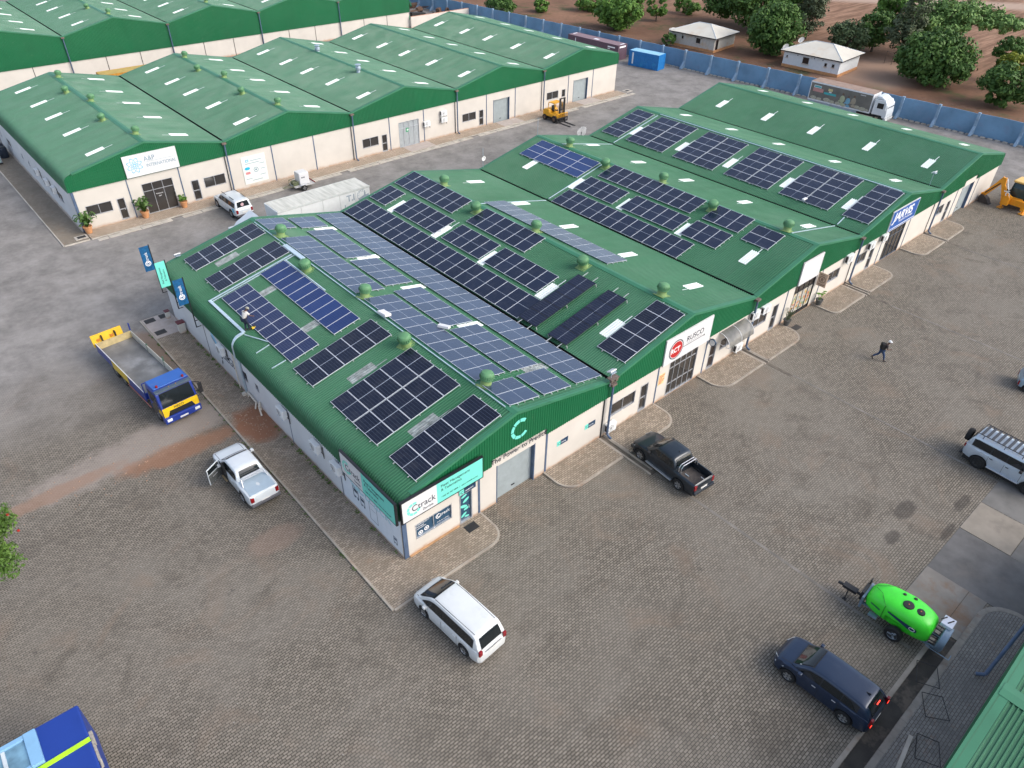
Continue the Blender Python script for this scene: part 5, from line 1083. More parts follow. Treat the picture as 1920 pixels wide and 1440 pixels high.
# navy SUV
b = car('suv', 'dark blue SUV with brake lights glowing beside the open drain', 'suv', (9.24 + .74, -17.95, 0), R(90 + 1.5),
        dict(paint=NAVYP, L=4.53, W=1.82, wb=2.62, xf=2.22, fx=1.31, r=.35, belt=1.12, ws=(.56, 1.30), tw=.74, gc=.28,
             top=[(-2.31, .86), (-2.22, 1.10), (-1.8, 1.14), (.5, 1.12), (1.15, 1.10), (1.7, 1.01), (2.0, .90), (2.18, .72), (2.22, .58)],
             cab=[(-2.22, 1.14), (-2.05, 1.42), (-1.80, 1.60), (-1.2, 1.66), (-.2, 1.68), (.4, 1.64), (.72, 1.55), (1.36, 1.10)], rs=(-2.18, -1.86),
             side=[[(-1.62, 1.20), (-.95, 1.17), (-.95, 1.50), (-1.30, 1.46)], [(-.90, 1.17), (-.02, 1.17), (-.02, 1.53), (-.90, 1.51)], [(.04, 1.17), (.92, 1.17), (.58, 1.46), (.04, 1.53)]],
             seams=(-.93, .01, .98), handles=(-.72, .2), hmat=ALU, mirror=.9, tl=(.82, 1.3), tlw=.10, hl=.6))
for s in (1, -1): MB().box((-2.335, s * .74, .90), (-2.318, s * .86, 1.0)).build('brake_light', M('brake_lit', (1., .04, .02), .3, emit=1.6), b)
MB().box((-2.10, -.14, 1.545), (-2.06, .14, 1.56)).build('brake_light', M('brake_lit', (1., .06, .02)), b); MB().add([(-1.5, 0, 1.66), (-1.72, 0, 1.65), (-1.72, 0, 1.75), (-1.5, .03, 1.66), (-1.72, .03, 1.65), (-1.72, .03, 1.75)], [(0, 1, 2), (3, 5, 4), (0, 2, 5, 3)]).build('roof_aerial', PLAST, b)
m = MB(); [m.disc((.95 - .02, -.30 + 0 * k, 1.36), .01, 6) for k in range(0)]
for k in range(4): q = MB(); q.disc((0, 0, 0), .045, 10, 'z', .003); q = q.build('windscreen_sticker', WHITE if k < 3 else M('sticker_olive', (.3, .3, .05)), b); q.location = (1.06 - .012 * k, .62 - .12 * k, 1.335); q.rotation_euler = (0, R(36), 0)
# silver SUV
b = car('suv', 'silver four-wheel drive with slatted roof rack and rear spare wheel cut by the frame edge', 'suv', (30.86, -17.95, 0), R(-90 - 3.0),
        dict(paint=SILP, L=4.75, W=1.92, wb=2.85, xf=2.36, fx=1.50, r=.43, belt=1.30, ws=(.78, 1.22), tw=.80, gc=.46,
             top=[(-2.39, 1.05), (-2.34, 1.27), (-1.9, 1.30), (1.1, 1.28), (2.0, 1.20), (2.25, 1.10), (2.36, .85)],
             cab=[(-2.34, 1.30), (-2.22, 1.70), (-2.05, 1.92), (-1.6, 1.97), (.4, 1.98), (.80, 1.90), (1.32, 1.28)], rs=(-2.31, -2.12), rim=M('black_rim', (.03, .03, .03), .4),
             side=[[(-2.0, 1.38), (-1.0, 1.38), (-1.0, 1.78), (-1.95, 1.78)], [(-.93, 1.38), (-.12, 1.38), (-.12, 1.79), (-.93, 1.79)], [(-.04, 1.38), (.86, 1.38), (.60, 1.76), (-.04, 1.79)]],
             seams=(-.97, -.08, .9), handles=(-.8, .1), hmat=PLAST, mirror=.85, mm=PLAST, tl=(1.0, 1.24), tlw=.14, bump=PLAST))
m = MB()
for x in [-1.95 + .30 * k for k in range(9)]: m.box((x, -.60, 2.10), (x + .15, .60, 2.13))
m.build('rack_slats', M('rack_grey', (.04, .045, .055), .6), b); rail(b, 'rack_frame', [(-2.05, -.64, 2.14), (.75, -.64, 2.14), (.75, .64, 2.14), (-2.05, .64, 2.14), (-2.05, -.64, 2.14)], .025, PLAST)
for x in (-1.7, -.5, .5): rail(b, 'rack_foot', [(x, -.64, 2.14), (x, -.72, 1.95)], .02, PLAST); rail(b, 'rack_foot', [(x, .64, 2.14), (x, .72, 1.95)], .02, PLAST)
w_ = wheel(b, -2.58, .45, .41, .26, M('black_rim', (.03, .03, .03))); w_.rotation_euler = (0, 0, R(90)); w_.location = (-2.62, .35, 1.12)
for s in (1, -1): MB().box((-.85, s * .93, .48), (.95, s * 1.05, .54)).build('side_step', ALU, b, bevel=.015)
rail(b, 'snorkel', [(1.1, -.95, 1.2), (.98, -.93, 1.45), (.72, -.82, 1.95)], .04, PLAST)
# light blue hatchback, mostly beyond the frame
car('hatchback', 'light blue small car whose tail just enters at the right edge', 'car', (41.6, -16.75, 0), R(-72),
    dict(paint=LBL, L=3.8, W=1.68, wb=2.4, xf=1.9, fx=1.15, r=.30, belt=.95, ws=(.6, 1.2), tw=.76, gc=.24,
         top=[(-1.9, .7), (-1.82, .93), (-1.4, .96), (1.0, .94), (1.5, .84), (1.8, .68), (1.9, .5)], cab=[(-1.8, .96), (-1.6, 1.35), (-1.2, 1.46), (0, 1.5), (.6, 1.4), (1.3, .93)], rs=(-1.75, -1.45),
         side=[[(-1.2, 1.02), (-.3, 1.02), (-.3, 1.34), (-1.05, 1.32)], [(-.24, 1.02), (.8, 1.02), (.5, 1.28), (-.24, 1.36)]], seams=(-.27, .85), handles=(-.1,), mirror=.8))
# white canopied pickup at the far building
S = dict(HIL, paint=WHP, bump=M('grey_bumper', (.10, .10, .11)), L=5.2, pz=.72)
S['cab'] = [(-2.46, 1.16), (-2.36, 1.55), (-2.25, 1.78), (-.9, 1.82), (-.2, 1.80), (.45, 1.77), (.66, 1.70), (1.42, 1.12)]; S['rs'] = (-2.44, -2.30); S['top'] = [(-2.58, .98), (-2.5, 1.14)] + HIL['top'][3:]; S['gc'] = .4; S['r'] = .40
S['side'] = [[(-2.2, 1.22), (-1.05, 1.22), (-1.05, 1.6), (-2.15, 1.6)], [(-.62, 1.20), (.22, 1.20), (.22, 1.57), (-.52, 1.57)], [(.30, 1.20), (1.08, 1.20), (.66, 1.57), (.30, 1.57)]]
b = car('pickup_truck', 'white canopied pickup with roof bars parked by the far building downpipe', 'pickup', (11.86, 45.8, 0), R(91), S)
for s in (1, -1):
    for x in (-1.9, -.3): MB().box((x, s * .56, 1.86), (x + .95, s * .60, 1.90)).build('roof_bar', PLAST, b)
MB().disc((0, 0, 0), .16, 14, 'x', .004).build('rear_sticker', M('pink_sticker', (.6, .4, .42)), b).location = (-2.50, .1, 1.5)
m = MB(); m.disc((0, 0, 0), .2, 10, 'y', .004, r0=.1); m.disc((.1, 0, -.1), .12, 8, 'y', .006); m = m.build('side_decal', CY, b); m.location = (-2.05, .905, .95); m.rotation_euler = (0, 0, R(180))

# ---------------- trucks ----------------
TB = car_paint('truck_blue', (.010, .035, .25), .4); TBR = car_paint('truck_roof_blue', (.018, .10, .38), .45); TY = car_paint('truck_yellow', (.80, .52, .012), .4); DG = M('dark_grille', (.015, .016, .018), .6)
def cabwheel(t, x, W, r=.48, mat=None, dual=False):
    for s in (1, -1):
        wheel(t, x, s * (W / 2 - .16), r, .28, mat or M('steel_rim', (.16, .15, .14), .6))
        if dual: wheel(t, x, s * (W / 2 - .48), r, .28, mat or M('steel_rim', (.16, .15, .14)))
t = thing('dropside_truck', 'blue and yellow dropside lorry with an empty grey bed parked along the west kerb', 'truck', (-4.15, 18.15, 0), R(-90 + 4.2), 'vehicles parked in the yard')
# local +x = forward, front bumper at x=0, length 9.9
Wt = 2.3
m = MB(); m.prism([(-.02, .95), (-.02, 1.45), (-.28, 2.45), (-.55, 2.62), (-1.62, 2.66), (-1.72, 2.4), (-1.72, .75), (-.35, .75)], 'y', -Wt / 2, Wt / 2); m.build('cab', TB, t, bevel=.05)
m = MB(); m.box((-1.70, -Wt / 2 + .06, 2.64), (-.55, Wt / 2 - .06, 2.72)); m.build('cab_roof', TBR, t, bevel=.04); m = MB(); m.box((-.55, -Wt / 2 + .02, 2.50), (-.22, Wt / 2 - .02, 2.60)); m.build('sun_visor', M('visor_grey', (.07, .10, .13), .3), t, bevel=.02)
MB().add([(-.035, -1.02, 1.50), (-.035, 1.02, 1.50), (-.27, .96, 2.44), (-.27, -.96, 2.44)], [(0, 1, 2, 3)]).build('windscreen', GLASS, t).location = (.03, 0, .01)
m = MB(); m.add([(.0, -1.12, 1.48), (.0, 1.12, 1.48), (.03, 1.12, 1.20), (.03, -1.12, 1.20)], [(0, 1, 2, 3)]); m.prism([(-1.12, .84), (-.86, .84), (-.70, 1.24), (-1.12, 1.34)], 'x', .0, .045); m.prism([(1.12, .84), (.86, .84), (.70, 1.24), (1.12, 1.34)], 'x', .0, .045); m.build('front_panel', TY, t)
for s in (1, -1): m = MB(); m.add([(-.03, s * (Wt / 2 + .01), .9), (-.03, s * (Wt / 2 + .01), 1.42), (-.75, s * (Wt / 2 + .01), 1.2), (-.6, s * (Wt / 2 + .01), .95)], [(0, 1, 2, 3)]); m.build('corner_panel', TY, t)
m = MB(); m.prism([(-.80, .88), (.80, .88), (.66, 1.20), (-.66, 1.20)], 'x', .03, .06); m.build('grille', DG, t)
for k in range(4): MB().box((.061, -.72, .93 + .07 * k), (.066, .72, .95 + .07 * k)).build('grille_bar', PLAST, t)
text('IVECO', .22, INK, Matrix.Translation((.045, -.42, 1.27)) @ Matrix.Rotation(R(90), 4, 'Z') @ Matrix.Rotation(R(90), 4, 'X'), t)
m = MB(); m.box((-.30, -Wt / 2 - .02, .36), (.14, Wt / 2 + .02, .84)); m.build('bumper', TB, t, bevel=.06); MB().box((.141, -.26, .46), (.15, .26, .58)).build('number_plate', WHITE, t)
for s in (1, -1):
    MB().box((.10, s * 1.06, .52), (.155, s * .74, .72)).build('headlight', CLEARL, t, bevel=.02)
    MB().box((-1.45, s * (Wt / 2 + .004), 1.55), (-.45, s * (Wt / 2 + .012), 2.35)).build('side_window', GLASS, t)
    m = MB(); m.tube([(-.2, s * Wt / 2, 2.35), (.12, s * (Wt / 2 + .28), 2.40), (.12, s * (Wt / 2 + .30), 1.75), (-.2, s * Wt / 2, 1.6)], .03, 6); m.box((.05, s * (Wt / 2 + .16), 1.55), (.13, s * (Wt / 2 + .40), 2.30)); m.build('mirror', PLAST, t, bevel=.02)
    MB().lathe([(0, 0), (.075, 0), (.075, .12), (.04, .15), (0, .15)], (-.62, s * .82, 2.72), 12).build('beacon', REDL, t)
for s in (-1, 1): MB().box((-.4, s * .2, 2.601), (-.36, s * .24, 2.64)).build('marker_lamp', M('marker_amber', (.5, .2, .03), .4), t)
cabwheel(t, -1.05, Wt); cabwheel(t, -6.1, Wt, dual=True); cabwheel(t, -7.45, Wt, dual=True)
m = MB()
for s in (1, -1): m.box((-9.6, s * .40, .70), (-1.2, s * .30, .95))
m.box((-9.6, -.4, .72), (-9.5, .4, .93)); m.box((-4.8, -1.0, .5), (-3.2, -.5, .9)); m.box((-4.6, .5, .5), (-3.4, 1.0, .9)); m.build('chassis', PLAST, t)
m = MB(); m.box((-9.75, -1.18, .98), (-2.25, 1.18, 1.10)); m.build('bed_floor', M('bed_steel', (.20, .20, .195), .55, .3, var=.25, scale=.8, dirt=(.33, .33, .33), dscale=.4), t)
m = MB(); m.box((-9.78, 1.181, .92), (-2.22, 1.22, 1.62)); m.build('dropside', M('bed_inside_white', (.50, .49, .43), .7, var=.15), t)
bl = []
for k, mt in enumerate((TB, TY, TB)): bl.append(MB().box((-9.78 + 2.54 * k, -1.22, .92), (-9.78 + 2.54 * (k + 1) - .03, -1.181, 1.62)).build('dropside', mt, t)); 
for k in range(3): MB().box((-9.78 + 2.54 * k, -1.222, 1.621), (-9.78 + 2.54 * (k + 1) - .03, -1.18, 1.65)).build('dropside_cap', WHITE, t)
for k in (1, 2): MB().box((-9.78 + 2.54 * k - .05, 1.17, .95), (-9.78 + 2.54 * k + .03, 1.25, 1.95 if k == 2 else 1.72)).build('stake', M('stake_green', (.06, .12, .08), .6), t)
MB().box((-9.82, -1.2, .95), (-9.76, 1.2, 1.60)).build('tailboard', M('cream_board', (.50, .40, .20), .7, var=.2, scale=3), t); MB().box((-9.86, 1.17, .95), (-9.78, 1.24, 2.2)).build('corner_post', TB, t)
m = MB(); m.add([(-9.86, -1.3, 1.3), (-9.86, .75, 1.3), (-10.12, .75, 2.1), (-10.12, -1.3, 2.1), (-9.92, -1.3, 1.27), (-9.92, .75, 1.27), (-10.18, .75, 2.07), (-10.18, -1.3, 2.07)], [(0, 1, 2, 3), (7, 6, 5, 4), (0, 4, 5, 1), (3, 2, 6, 7), (0, 3, 7, 4), (1, 5, 6, 2)]); m.build('tail_lift', M('lift_yellow', (.70, .42, .01), .6, var=.1), t)
for y in (-.7, .2): MB().box((-10.1, y, 1.2), (-9.84, y + .08, 1.95)).build('lift_arm', PLAST, t); MB().box((-10.02, y - .3, 1.62), (-9.93, y - .08, 1.78)).build('lift_lamp', M('amber_lamp', (.55, .2, .03)), t)
m = MB(); m.tube([(-2.2, -1.18, 1.1), (-2.2, -1.18, 2.30), (-2.2, 1.18, 2.30), (-2.2, 1.18, 1.1)], .035, 8); m.tube([(-2.2, -.4, 1.1), (-2.2, -.4, 2.3)], .03, 6); m.tube([(-2.2, .4, 1.1), (-2.2, .4, 2.3)], .03, 6); m.build('headboard_rail', TB, t)
MB().box((-2.24, -1.15, 1.1), (-2.18, 1.15, 1.55)).build('headboard', TB, t)
for s in (1, -1): MB().tube([(-5.4, s * 1.14, .55), (-2.0, s * 1.14, .55)], .03, 6).build('underrun_rail', M('red_white_tape', (.5, .18, .14), .6), t)

# curtain-sided trailer behind the roof ridge
t = thing('semi_trailer_truck', 'long white curtain-side trailer with a stained roof standing behind the nearest roof', 'truck', (11.35, 35.8, 0), 0, 'vehicles parked in the yard')
m = MB(); m.box((0, -1.18, 1.15), (9.15, 1.18, 3.86)); m.build('trailer_body', M('curtain_white', (.70, .72, .71), .55, var=.05), t, bevel=.03)
def mat_stain():
    m_, tt, bb = _new('stained_roof'); g = nd(tt, 'ShaderNodeTexCoord').outputs['Object']; mp = nd(tt, 'ShaderNodeMapping'); mp.inputs['Scale'].default_value = (2.6, .35, 1); mp.inputs['Rotation'].default_value = (0, 0, R(12)); tt.links.new(g, mp.inputs[0])
    tt.links.new(mix(tt, ramp(tt, noise(tt, mp.outputs[0], 1., 5, .6), .38, .66), (.62, .61, .54), (.42, .42, .36)), bb.inputs['Base Color']); bb.inputs['Roughness'].default_value = .8; return m_
MB().box((.08, -1.12, 3.87), (9.07, 1.12, 3.885)).build('trailer_roof', mat_stain(), t)
m = MB(); m.box((.0, -1.22, 3.72), (9.15, -1.185, 3.90)); m.box((0, 1.185, 3.72), (9.15, 1.22, 3.9)); [m.box((x, -1.20, 1.2), (x + .035, -1.183, 3.7)) for x in (2.2, 4.3, 6.0, 7.6)]; m.build('trailer_rail', M('curtain_rail', (.52, .54, .52), .6, dirt=(.3, .2, .12), dlo=.6), t)
FG = M('faded_print', (.30, .36, .41), .6); text('local te', .78, FG, TS(6.4, -1.186, 2.15), t, sx=.9, bold=.02); text('T.l', .8, FG, TS(6.7, -1.186, 2.95), t, bold=.02)
m = MB(); m.add([(7.95, -1.186, 2.75), (9.0, -1.186, 2.95), (9.0, -1.186, 3.2), (8.7, -1.186, 3.15), (8.6, -1.186, 3.65), (8.5, -1.186, 3.15), (7.9, -1.186, 2.95)], [(0, 1, 2, 3, 4, 5, 6)]); m.disc((8.3, -1.183, 3.2), .5, 20, 'y', .003, r0=.46, a0=60, a1=230)
for k in range(7): a = R(20 + 26 * k); m.cyl((8.3 + .3 * math.cos(a), -1.187, 3.2 + .3 * math.sin(a)), (8.3 + .5 * math.cos(a), -1.187, 3.2 + .5 * math.sin(a)), .02, 4)
m.build('printed_shape', FG, t)
m = MB(); m.box((.2, -.5, .85), (9.0, .5, 1.14)); m.build('chassis', PLAST, t)
for x in (6.4, 7.5): cabwheel(t, x, 2.4)
for x in (-.6, -3.0): cabwheel(t, x, 2.4)
m = MB(); m.box((-3.6, -1.15, .8), (-1.4, 1.15, 2.75)); m.build('cab', WHP, t, bevel=.12)
prof = [(-3.0, 2.75), (-2.75, 3.05), (-2.2, 3.35), (-1.45, 3.78), (-1.4, 3.4), (-1.4, 2.7)]
m = MB(); rows = []
for k in range(7): y = -1.1 + 2.2 * k / 6; f = 1 - .14 * abs(y / 1.1) ** 3; rows.append([(x, y, 2.75 + (z - 2.75) * f) for x, z in prof[:4]])
m.grid(rows); m.build('wind_deflector', WHP, t, smooth=True)
for sg in (1, -1): MB().add([(-3.0, sg * 1.1, 2.75), (-2.75, sg * 1.1, 3.0), (-2.2, sg * 1.1, 3.27), (-1.45, sg * 1.1, 3.63), (-1.42, sg * 1.1, 2.75)], [(0, 1, 2, 3, 4)]).build('deflector_side', WHP, t)
MB().box((-3.625, -1.0, 1.75), (-3.603, 1.0, 2.55)).build('windscreen', GLASS, t)
# box truck along the boundary wall
t = thing('box_truck', 'white-cabbed box lorry with a printed grey-brown side parked against the blue boundary wall', 'truck', (88.45, 28.9, 0), R(-90 + 3.2), 'vehicles parked in the yard')
m = MB(); m.box((0, -1.2, .95), (8.7, 1.2, 3.36)); m.build('box_body', M('body_white', (.66, .68, .70), .5), t, bevel=.02)
MB().box((.02, -1.17, 3.361), (8.68, 1.17, 3.38)).build('box_roof', M('rusty_roof', (.30, .21, .16), .8, var=.2, scale=1.2), t)
sp = MB().box((.12, -1.215, 1.15), (8.6, -1.203, 3.2)).build('printed_side', M('print_brown', (.14, .135, .12), .6, var=.2, scale=1.1), t)
m = MB(); y = -1.217
for a, b_, c, d_, mi in ((.55, 1.6, 2.62, 2.95, 0), (.62, 1.55, 2.68, 2.88, 1), (.5, 1.95, 2.15, 2.58, 2), (2.6, 3.2, 2.55, 2.85, 3), (2.1, 3.8, 2.05, 2.32, 1), (2.75, 3.1, 2.35, 2.5, 0), (7.0, 7.7, 2.95, 3.02, 0)): m.box((a, y - .002 * (mi + 1), c), (b_, y + .004, d_), mi)
m.build('printed_panel', [WHITE, M('print_teal', (.05, .36, .38), .6), M('print_pink', (.48, .24, .22), .6), M('print_cream', (.55, .48, .25), .6)], sp)
m = MB()      # printed photograph: three seated figures and heaps of produce, flat on the side
for x, z, s_, mi in ((4.75, 1.95, 1.0, 0), (5.55, 1.85, .9, 1), (6.3, 2.0, .95, 2)):
    m.disc((x, y + .002, z + .62 * s_), .15 * s_, 12, 'y', .006, 3); m.disc((x, y + .002, z), .34 * s_, 14, 'y', .007, mi, sq=1.35); m.disc((x - .3 * s_, y + .002, z - .25), .22 * s_, 10, 'y', .008, mi, sq=.5, rot=.7); m.disc((x + .1, y + .002, z - .6), .33 * s_, 12, 'y', .009, mi, sq=.5)
for x, z, r_ in ((.8, 1.35, .45), (1.6, 1.3, .35), (2.7, 1.4, .5), (3.4, 1.3, .4), (4.3, 1.3, .4), (5.0, 1.25, .4), (6.9, 1.4, .4), (7.7, 1.3, .5), (8.2, 1.3, .3)): m.disc((x, y + .002, z), r_, 14, 'y', .005, 4, sq=.5)
m.build('printed_figure', [M('print_sage', (.36, .40, .26), .6), M('print_blue', (.16, .36, .48), .6), M('print_khaki', (.32, .28, .21), .6), M('print_skin', (.13, .08, .055), .6), M('print_straw', (.38, .37, .29), .6, var=.3, scale=8)], sp)
m = MB(); m.box((.1, -1.19, .62), (7.0, -1.15, .93)); m.build('side_skirt', M('skirt_blue', (.30, .38, .44), .6, dirt=(.3, .24, .18)), t); MB().box((.2, -.5, .5), (9.6, .5, .93)).build('chassis', PLAST, t)
for x in (1.6, 2.9): cabwheel(t, x, 2.4, dual=True)
cabwheel(t, 9.75, 2.4, .5, M('tan_rim', (.35, .28, .18), .7))
m = MB(); m.prism([(8.95, .95), (8.95, 2.85), (10.35, 2.9), (10.72, 2.35), (10.85, 1.3), (10.85, .75), (10.35, .75), (10.3, 1.0), (9.2, 1.0)], 'y', -1.15, 1.15); m.build('cab', WHP, t, bevel=.07)
m = MB(); m.prism([(9.0, 2.88), (9.1, 3.3), (9.7, 3.25), (10.25, 2.92)], 'y', -1.0, 1.0); m.build('wind_deflector', WHP, t, bevel=.1)
MB().add([(10.40, -1.0, 2.78), (10.40, 1.0, 2.78), (10.77, 1.03, 2.0), (10.77, -1.03, 2.0)], [(0, 1, 2, 3)]).build('windscreen', GLASS, t).location = (.02, 0, .02)
for s in (1, -1): MB().box((9.45, s * 1.152, 1.85), (10.25, s * 1.165, 2.5)).build('side_window', GLASS, t)
MB().box((10.6, -1.15, .42), (10.95, 1.15, .74)).build('bumper', M('bumper_grey', (.42, .44, .44), .6), t, bevel=.04)
for s in (1, -1): MB().box((10.93, s * 1.0, .5), (10.96, s * .7, .66)).build('headlight', CLEARL, t); MB().box((10.55, s * 1.17, 1.8), (10.62, s * 1.38, 2.45)).build('mirror', WHP, t)
# blue vehicle at the lower left corner
t = thing('tarped_truck', 'blue sheeted lorry with a lime strap and pale glazed frame at the lower left corner', 'truck', (-14.85, -1.55, 0), R(180 - 2), 'vehicles parked in the yard')
m = MB(); m.box((0, -1.6, 1.1), (9.5, 1.62, 3.42)); m.build('load_box', M('tarp_blue', (.012, .045, .27), .45, var=.08, scale=.8), t, bevel=.07)
MB().box((.0, 0.03, 3.43), (6.2, .22, 3.46)).build('strap', M('lime', (.42, .72, .02), .5), t).rotation_euler = (0, 0, R(1.5))
m = MB(); m.box((-.09, .1, 3.28), (-.005, 1.1, 3.36)); m.box((-.12, -.25, 3.2), (-.005, .35, 3.34)); m.cyl((-.06, 1.05, 3.32), (-.06, 1.4, 3.32), .05, 8); m.build('rusty_latch', M('old_steel', (.42, .38, .32), .7, .3, var=.3, scale=9), t)
m = MB(); m.box((1.45, -1.45, 3.43), (1.85, .03, 3.62)); m.box((1.85, -1.45, 3.43), (9.0, -1.25, 3.60)); m.box((1.85, -.12, 3.43), (9, .0, 3.56)); m.build('pale_frame', M('pale_blue_frame', (.22, .42, .62), .4, var=.06), t, bevel=.02)
m = MB(); m.box((1.87, -1.24, 3.44), (8.9, -.13, 3.50)); m.build('glazing', M('blue_glazing', (.16, .30, .40), .12, var=.5, scale=1.2), t)
for x in (2.5, 3.2, 4.0): MB().box((x, -1.24, 3.5), (x + .12, -.13, 3.55)).build('glazing_bar', M('pale_bar', (.55, .6, .62), .5), t)
m = MB(); m.box((1.9, .35, 3.43), (5.0, 1.4, 3.46)); m.build('hatch', M('dark_hatch', (.02, .02, .03), .5), t); MB().box((1.75, .3, 3.43), (1.95, .95, 3.50)).build('hatch_edge', M('hatch_green', (.01, .16, .04), .5), t)
for x in (1.2, 7.6): cabwheel(t, x, 2.9, .5)
MB().box((.3, -1.2, .5), (9.2, 1.2, 1.08)).build('chassis', PLAST, t)
# ---------------- machines ----------------
FY = M('forklift_yellow', (.78, .38, .015), .45, var=.06); DK = M('machine_black', (.018, .018, .020), .6, var=.2)
t = thing('forklift', 'yellow forklift with a tall black mast and lowered forks on the road', 'forklift', (55.5, 45.9, 0), R(-90), 'vehicles parked in the yard')   # +x forward
m = MB(); m.prism([(-1.55, .55), (-1.60, 1.15), (-1.35, 1.35), (-.55, 1.38), (-.45, 1.0), (.5, .95), (.62, .55)], 'y', -.82, .82); m.build('body', FY, t, bevel=.10)
m = MB(); m.box((-1.4, -.62, .25), (.75, .62, .56)); m.build('chassis', DK, t)
for x, r in ((-1.15, .36), (.55, .42)):
    for s in (1, -1): wheel(t, x, s * .78, r, .28, M('dusty_rim', (.20, .12, .08), .7))
m = MB(); m.tube([(-.75, .68, 1.35), (-.70, .66, 2.28), (.35, .66, 2.28), (.55, .68, 1.0)], .05, 8); m.tube([(-.75, -.68, 1.35), (-.70, -.66, 2.28), (.35, -.66, 2.28), (.55, -.68, 1.0)], .05, 8)
for k in range(6): m.box((-.68 + .19 * k, -.66, 2.26), (-.62 + .19 * k, .66, 2.31))
m.build('overhead_guard', FY, t, auto=40)
m = MB(); m.box((-.45, -.3, 1.15), (.0, .3, 1.3)); m.box((-.55, -.3, 1.25), (-.42, .3, 1.85)); m.build('seat', DK, t, bevel=.05); MB().tube([(.4, 0, 1.0), (.25, 0, 1.5)], .03, 6).build('steering_column', DK, t)
m = MB()
for s in (1, -1): m.box((.98, s * .48, .08), (1.12, s * .34, 3.05)); m.box((1.0, s * .33, .2), (1.1, s * .24, 3.0))
for z in (.3, 1.6, 2.95): m.box((1.0, -.48, z), (1.1, .48, z + .12))
m.cyl((1.05, .1, .2), (1.05, .1, 2.6), .04, 8); m.cyl((1.05, -.1, .2), (1.05, -.1, 2.6), .04, 8); m.build('mast', DK, t)
m = MB(); m.box((1.14, -.95, .15), (1.24, .95, .3)); m.box((1.14, -.95, .55), (1.22, .95, .68)); [m.box((1.14, y - .05, .15), (1.23, y + .05, .7)) for y in (-.9, 0, .9)]; m.build('fork_carriage', DK, t)
m = MB(); [m.box((1.16, y - .02, .7), (1.21, y + .02, 1.18)) for y in [-.9 + .2 * k for k in range(10)]]; m.box((1.15, -.92, 1.16), (1.22, .92, 1.22)); m.build('load_guard', FY, t)
for y in (-.42, .42): m = MB(); m.box((1.24, y - .07, .05), (1.30, y + .07, .6)); m.box((1.24, y - .07, .05), (3.15, y + .07, .10)); m.build('fork', DK, t)
# backhoe loader at the right edge
JY = M('digger_yellow', (.80, .31, .012), .45, var=.08, dirt=(.45, .2, .05), dlo=.62, dhi=.8); JC = M('cab_roof_cream', (.78, .50, .16), .5)
t = thing('backhoe_loader', 'orange-yellow backhoe loader with folded digging arm at the right edge, facing away', 'digger', (72.0, -3.3, 0), R(-4), 'vehicles parked in the yard')   # +x forward (machine), arm at -x
m = MB(); m.box((.15, -1.05, .55), (.45, 1.2, 1.15)); m.box((.05, .85, .35), (.4, 1.15, 1.5)); m.box((.0, -1.1, .3), (.4, -.85, 1.2)); m.build('rear_frame', JY, t, bevel=.03)
m = MB(); m.box((.4, -.6, .6), (5.0, .6, 1.25)); m.box((.4, -1.05, .9), (1.8, 1.05, 1.15)); m.build('chassis', JY, t, bevel=.05)
m = MB(); m.prism([(.55, 1.15), (.62, 2.1), (.85, 2.62), (2.1, 2.62), (2.35, 1.2)], 'y', -.78, .78); m.build('cab_glass', M('cab_glass', (.012, .035, .035), .08, spec=.7), t)
m = MB()
for s in (1, -1): m.tube([(.55, s * .8, 1.15), (.62, s * .8, 2.1), (.85, s * .8, 2.64)], .045, 6); m.tube([(2.35, s * .8, 1.2), (2.1, s * .8, 2.64)], .045, 6); m.tube([(.6, s * .8, 1.17), (2.35, s * .8, 1.2)], .04, 6); m.tube([(1.35, s * .8, 1.17), (1.35, s * .8, 2.62)], .03, 6)
m.build('cab_frame', DK, t, auto=40); MB().box((.55, -.92, 2.63), (2.35, .92, 2.82)).build('cab_roof', JC, t, bevel=.08)
m = MB(); m.box((2.4, -.5, 1.25), (4.8, .5, 1.75)); m.build('bonnet', JY, t, bevel=.1)
for s in (1, -1): wheel(t, 1.55, s * .95, .78, .45, JC); wheel(t, 4.2, s * .9, .45, .3, JC)
for y in (-1.15, .95): m = MB(); m.box((.02, y - .08, .12), (.22, y + .08, 1.1)); m.build('stabiliser', JY, t, bevel=.02); MB().box((-.25, y - .22, .02), (.35, y + .22, .12)).build('stabiliser_foot', M('foot_yellow', (.6, .26, .03), .7), t)
# arm in the plane x~0, coordinates (y,z) relative to root
def arm(nm, P, w0, w1, mt=JY, x=0.): MB().prism(P, 'x', x - w0, x + w1).build(nm, mt, t, bevel=.02)
arm('kingpost', [(.35, .45), (.95, .45), (.95, 1.3), (.6, 1.45), (.35, 1.2)], .25, .2)
arm('boom', [(.45, .95), (1.05, .55), (1.25, 1.2), (1.72, 2.45), (1.70, 2.95), (1.42, 3.0), (1.3, 2.3), (.9, 1.7), (.25, 1.35)], .13, .13)
arm('dipper_arm', [(1.35, 2.8), (1.75, 3.05), (2.15, 2.3), (3.0, .95), (3.05, .65), (2.75, .62), (1.95, 1.85), (1.5, 2.5)], .10, .10, JY, -.02)
arm('link', [(2.65, .95), (3.1, .95), (3.15, .6), (2.7, .55)], .12, .12)
MB().cyl((-.16, 1.75, 2.35), (-.16, 2.75, 1.05), .055, 10).build('ram', DK, t); MB().cyl((-.02, 1.35, 2.95), (0, .85, 1.9), .05, 10).build('ram', M('chrome', (.75, .75, .76)), t); MB().cyl((0, .95, 2.0), (.05, .7, 1.3), .075, 10).build('ram', DK, t)
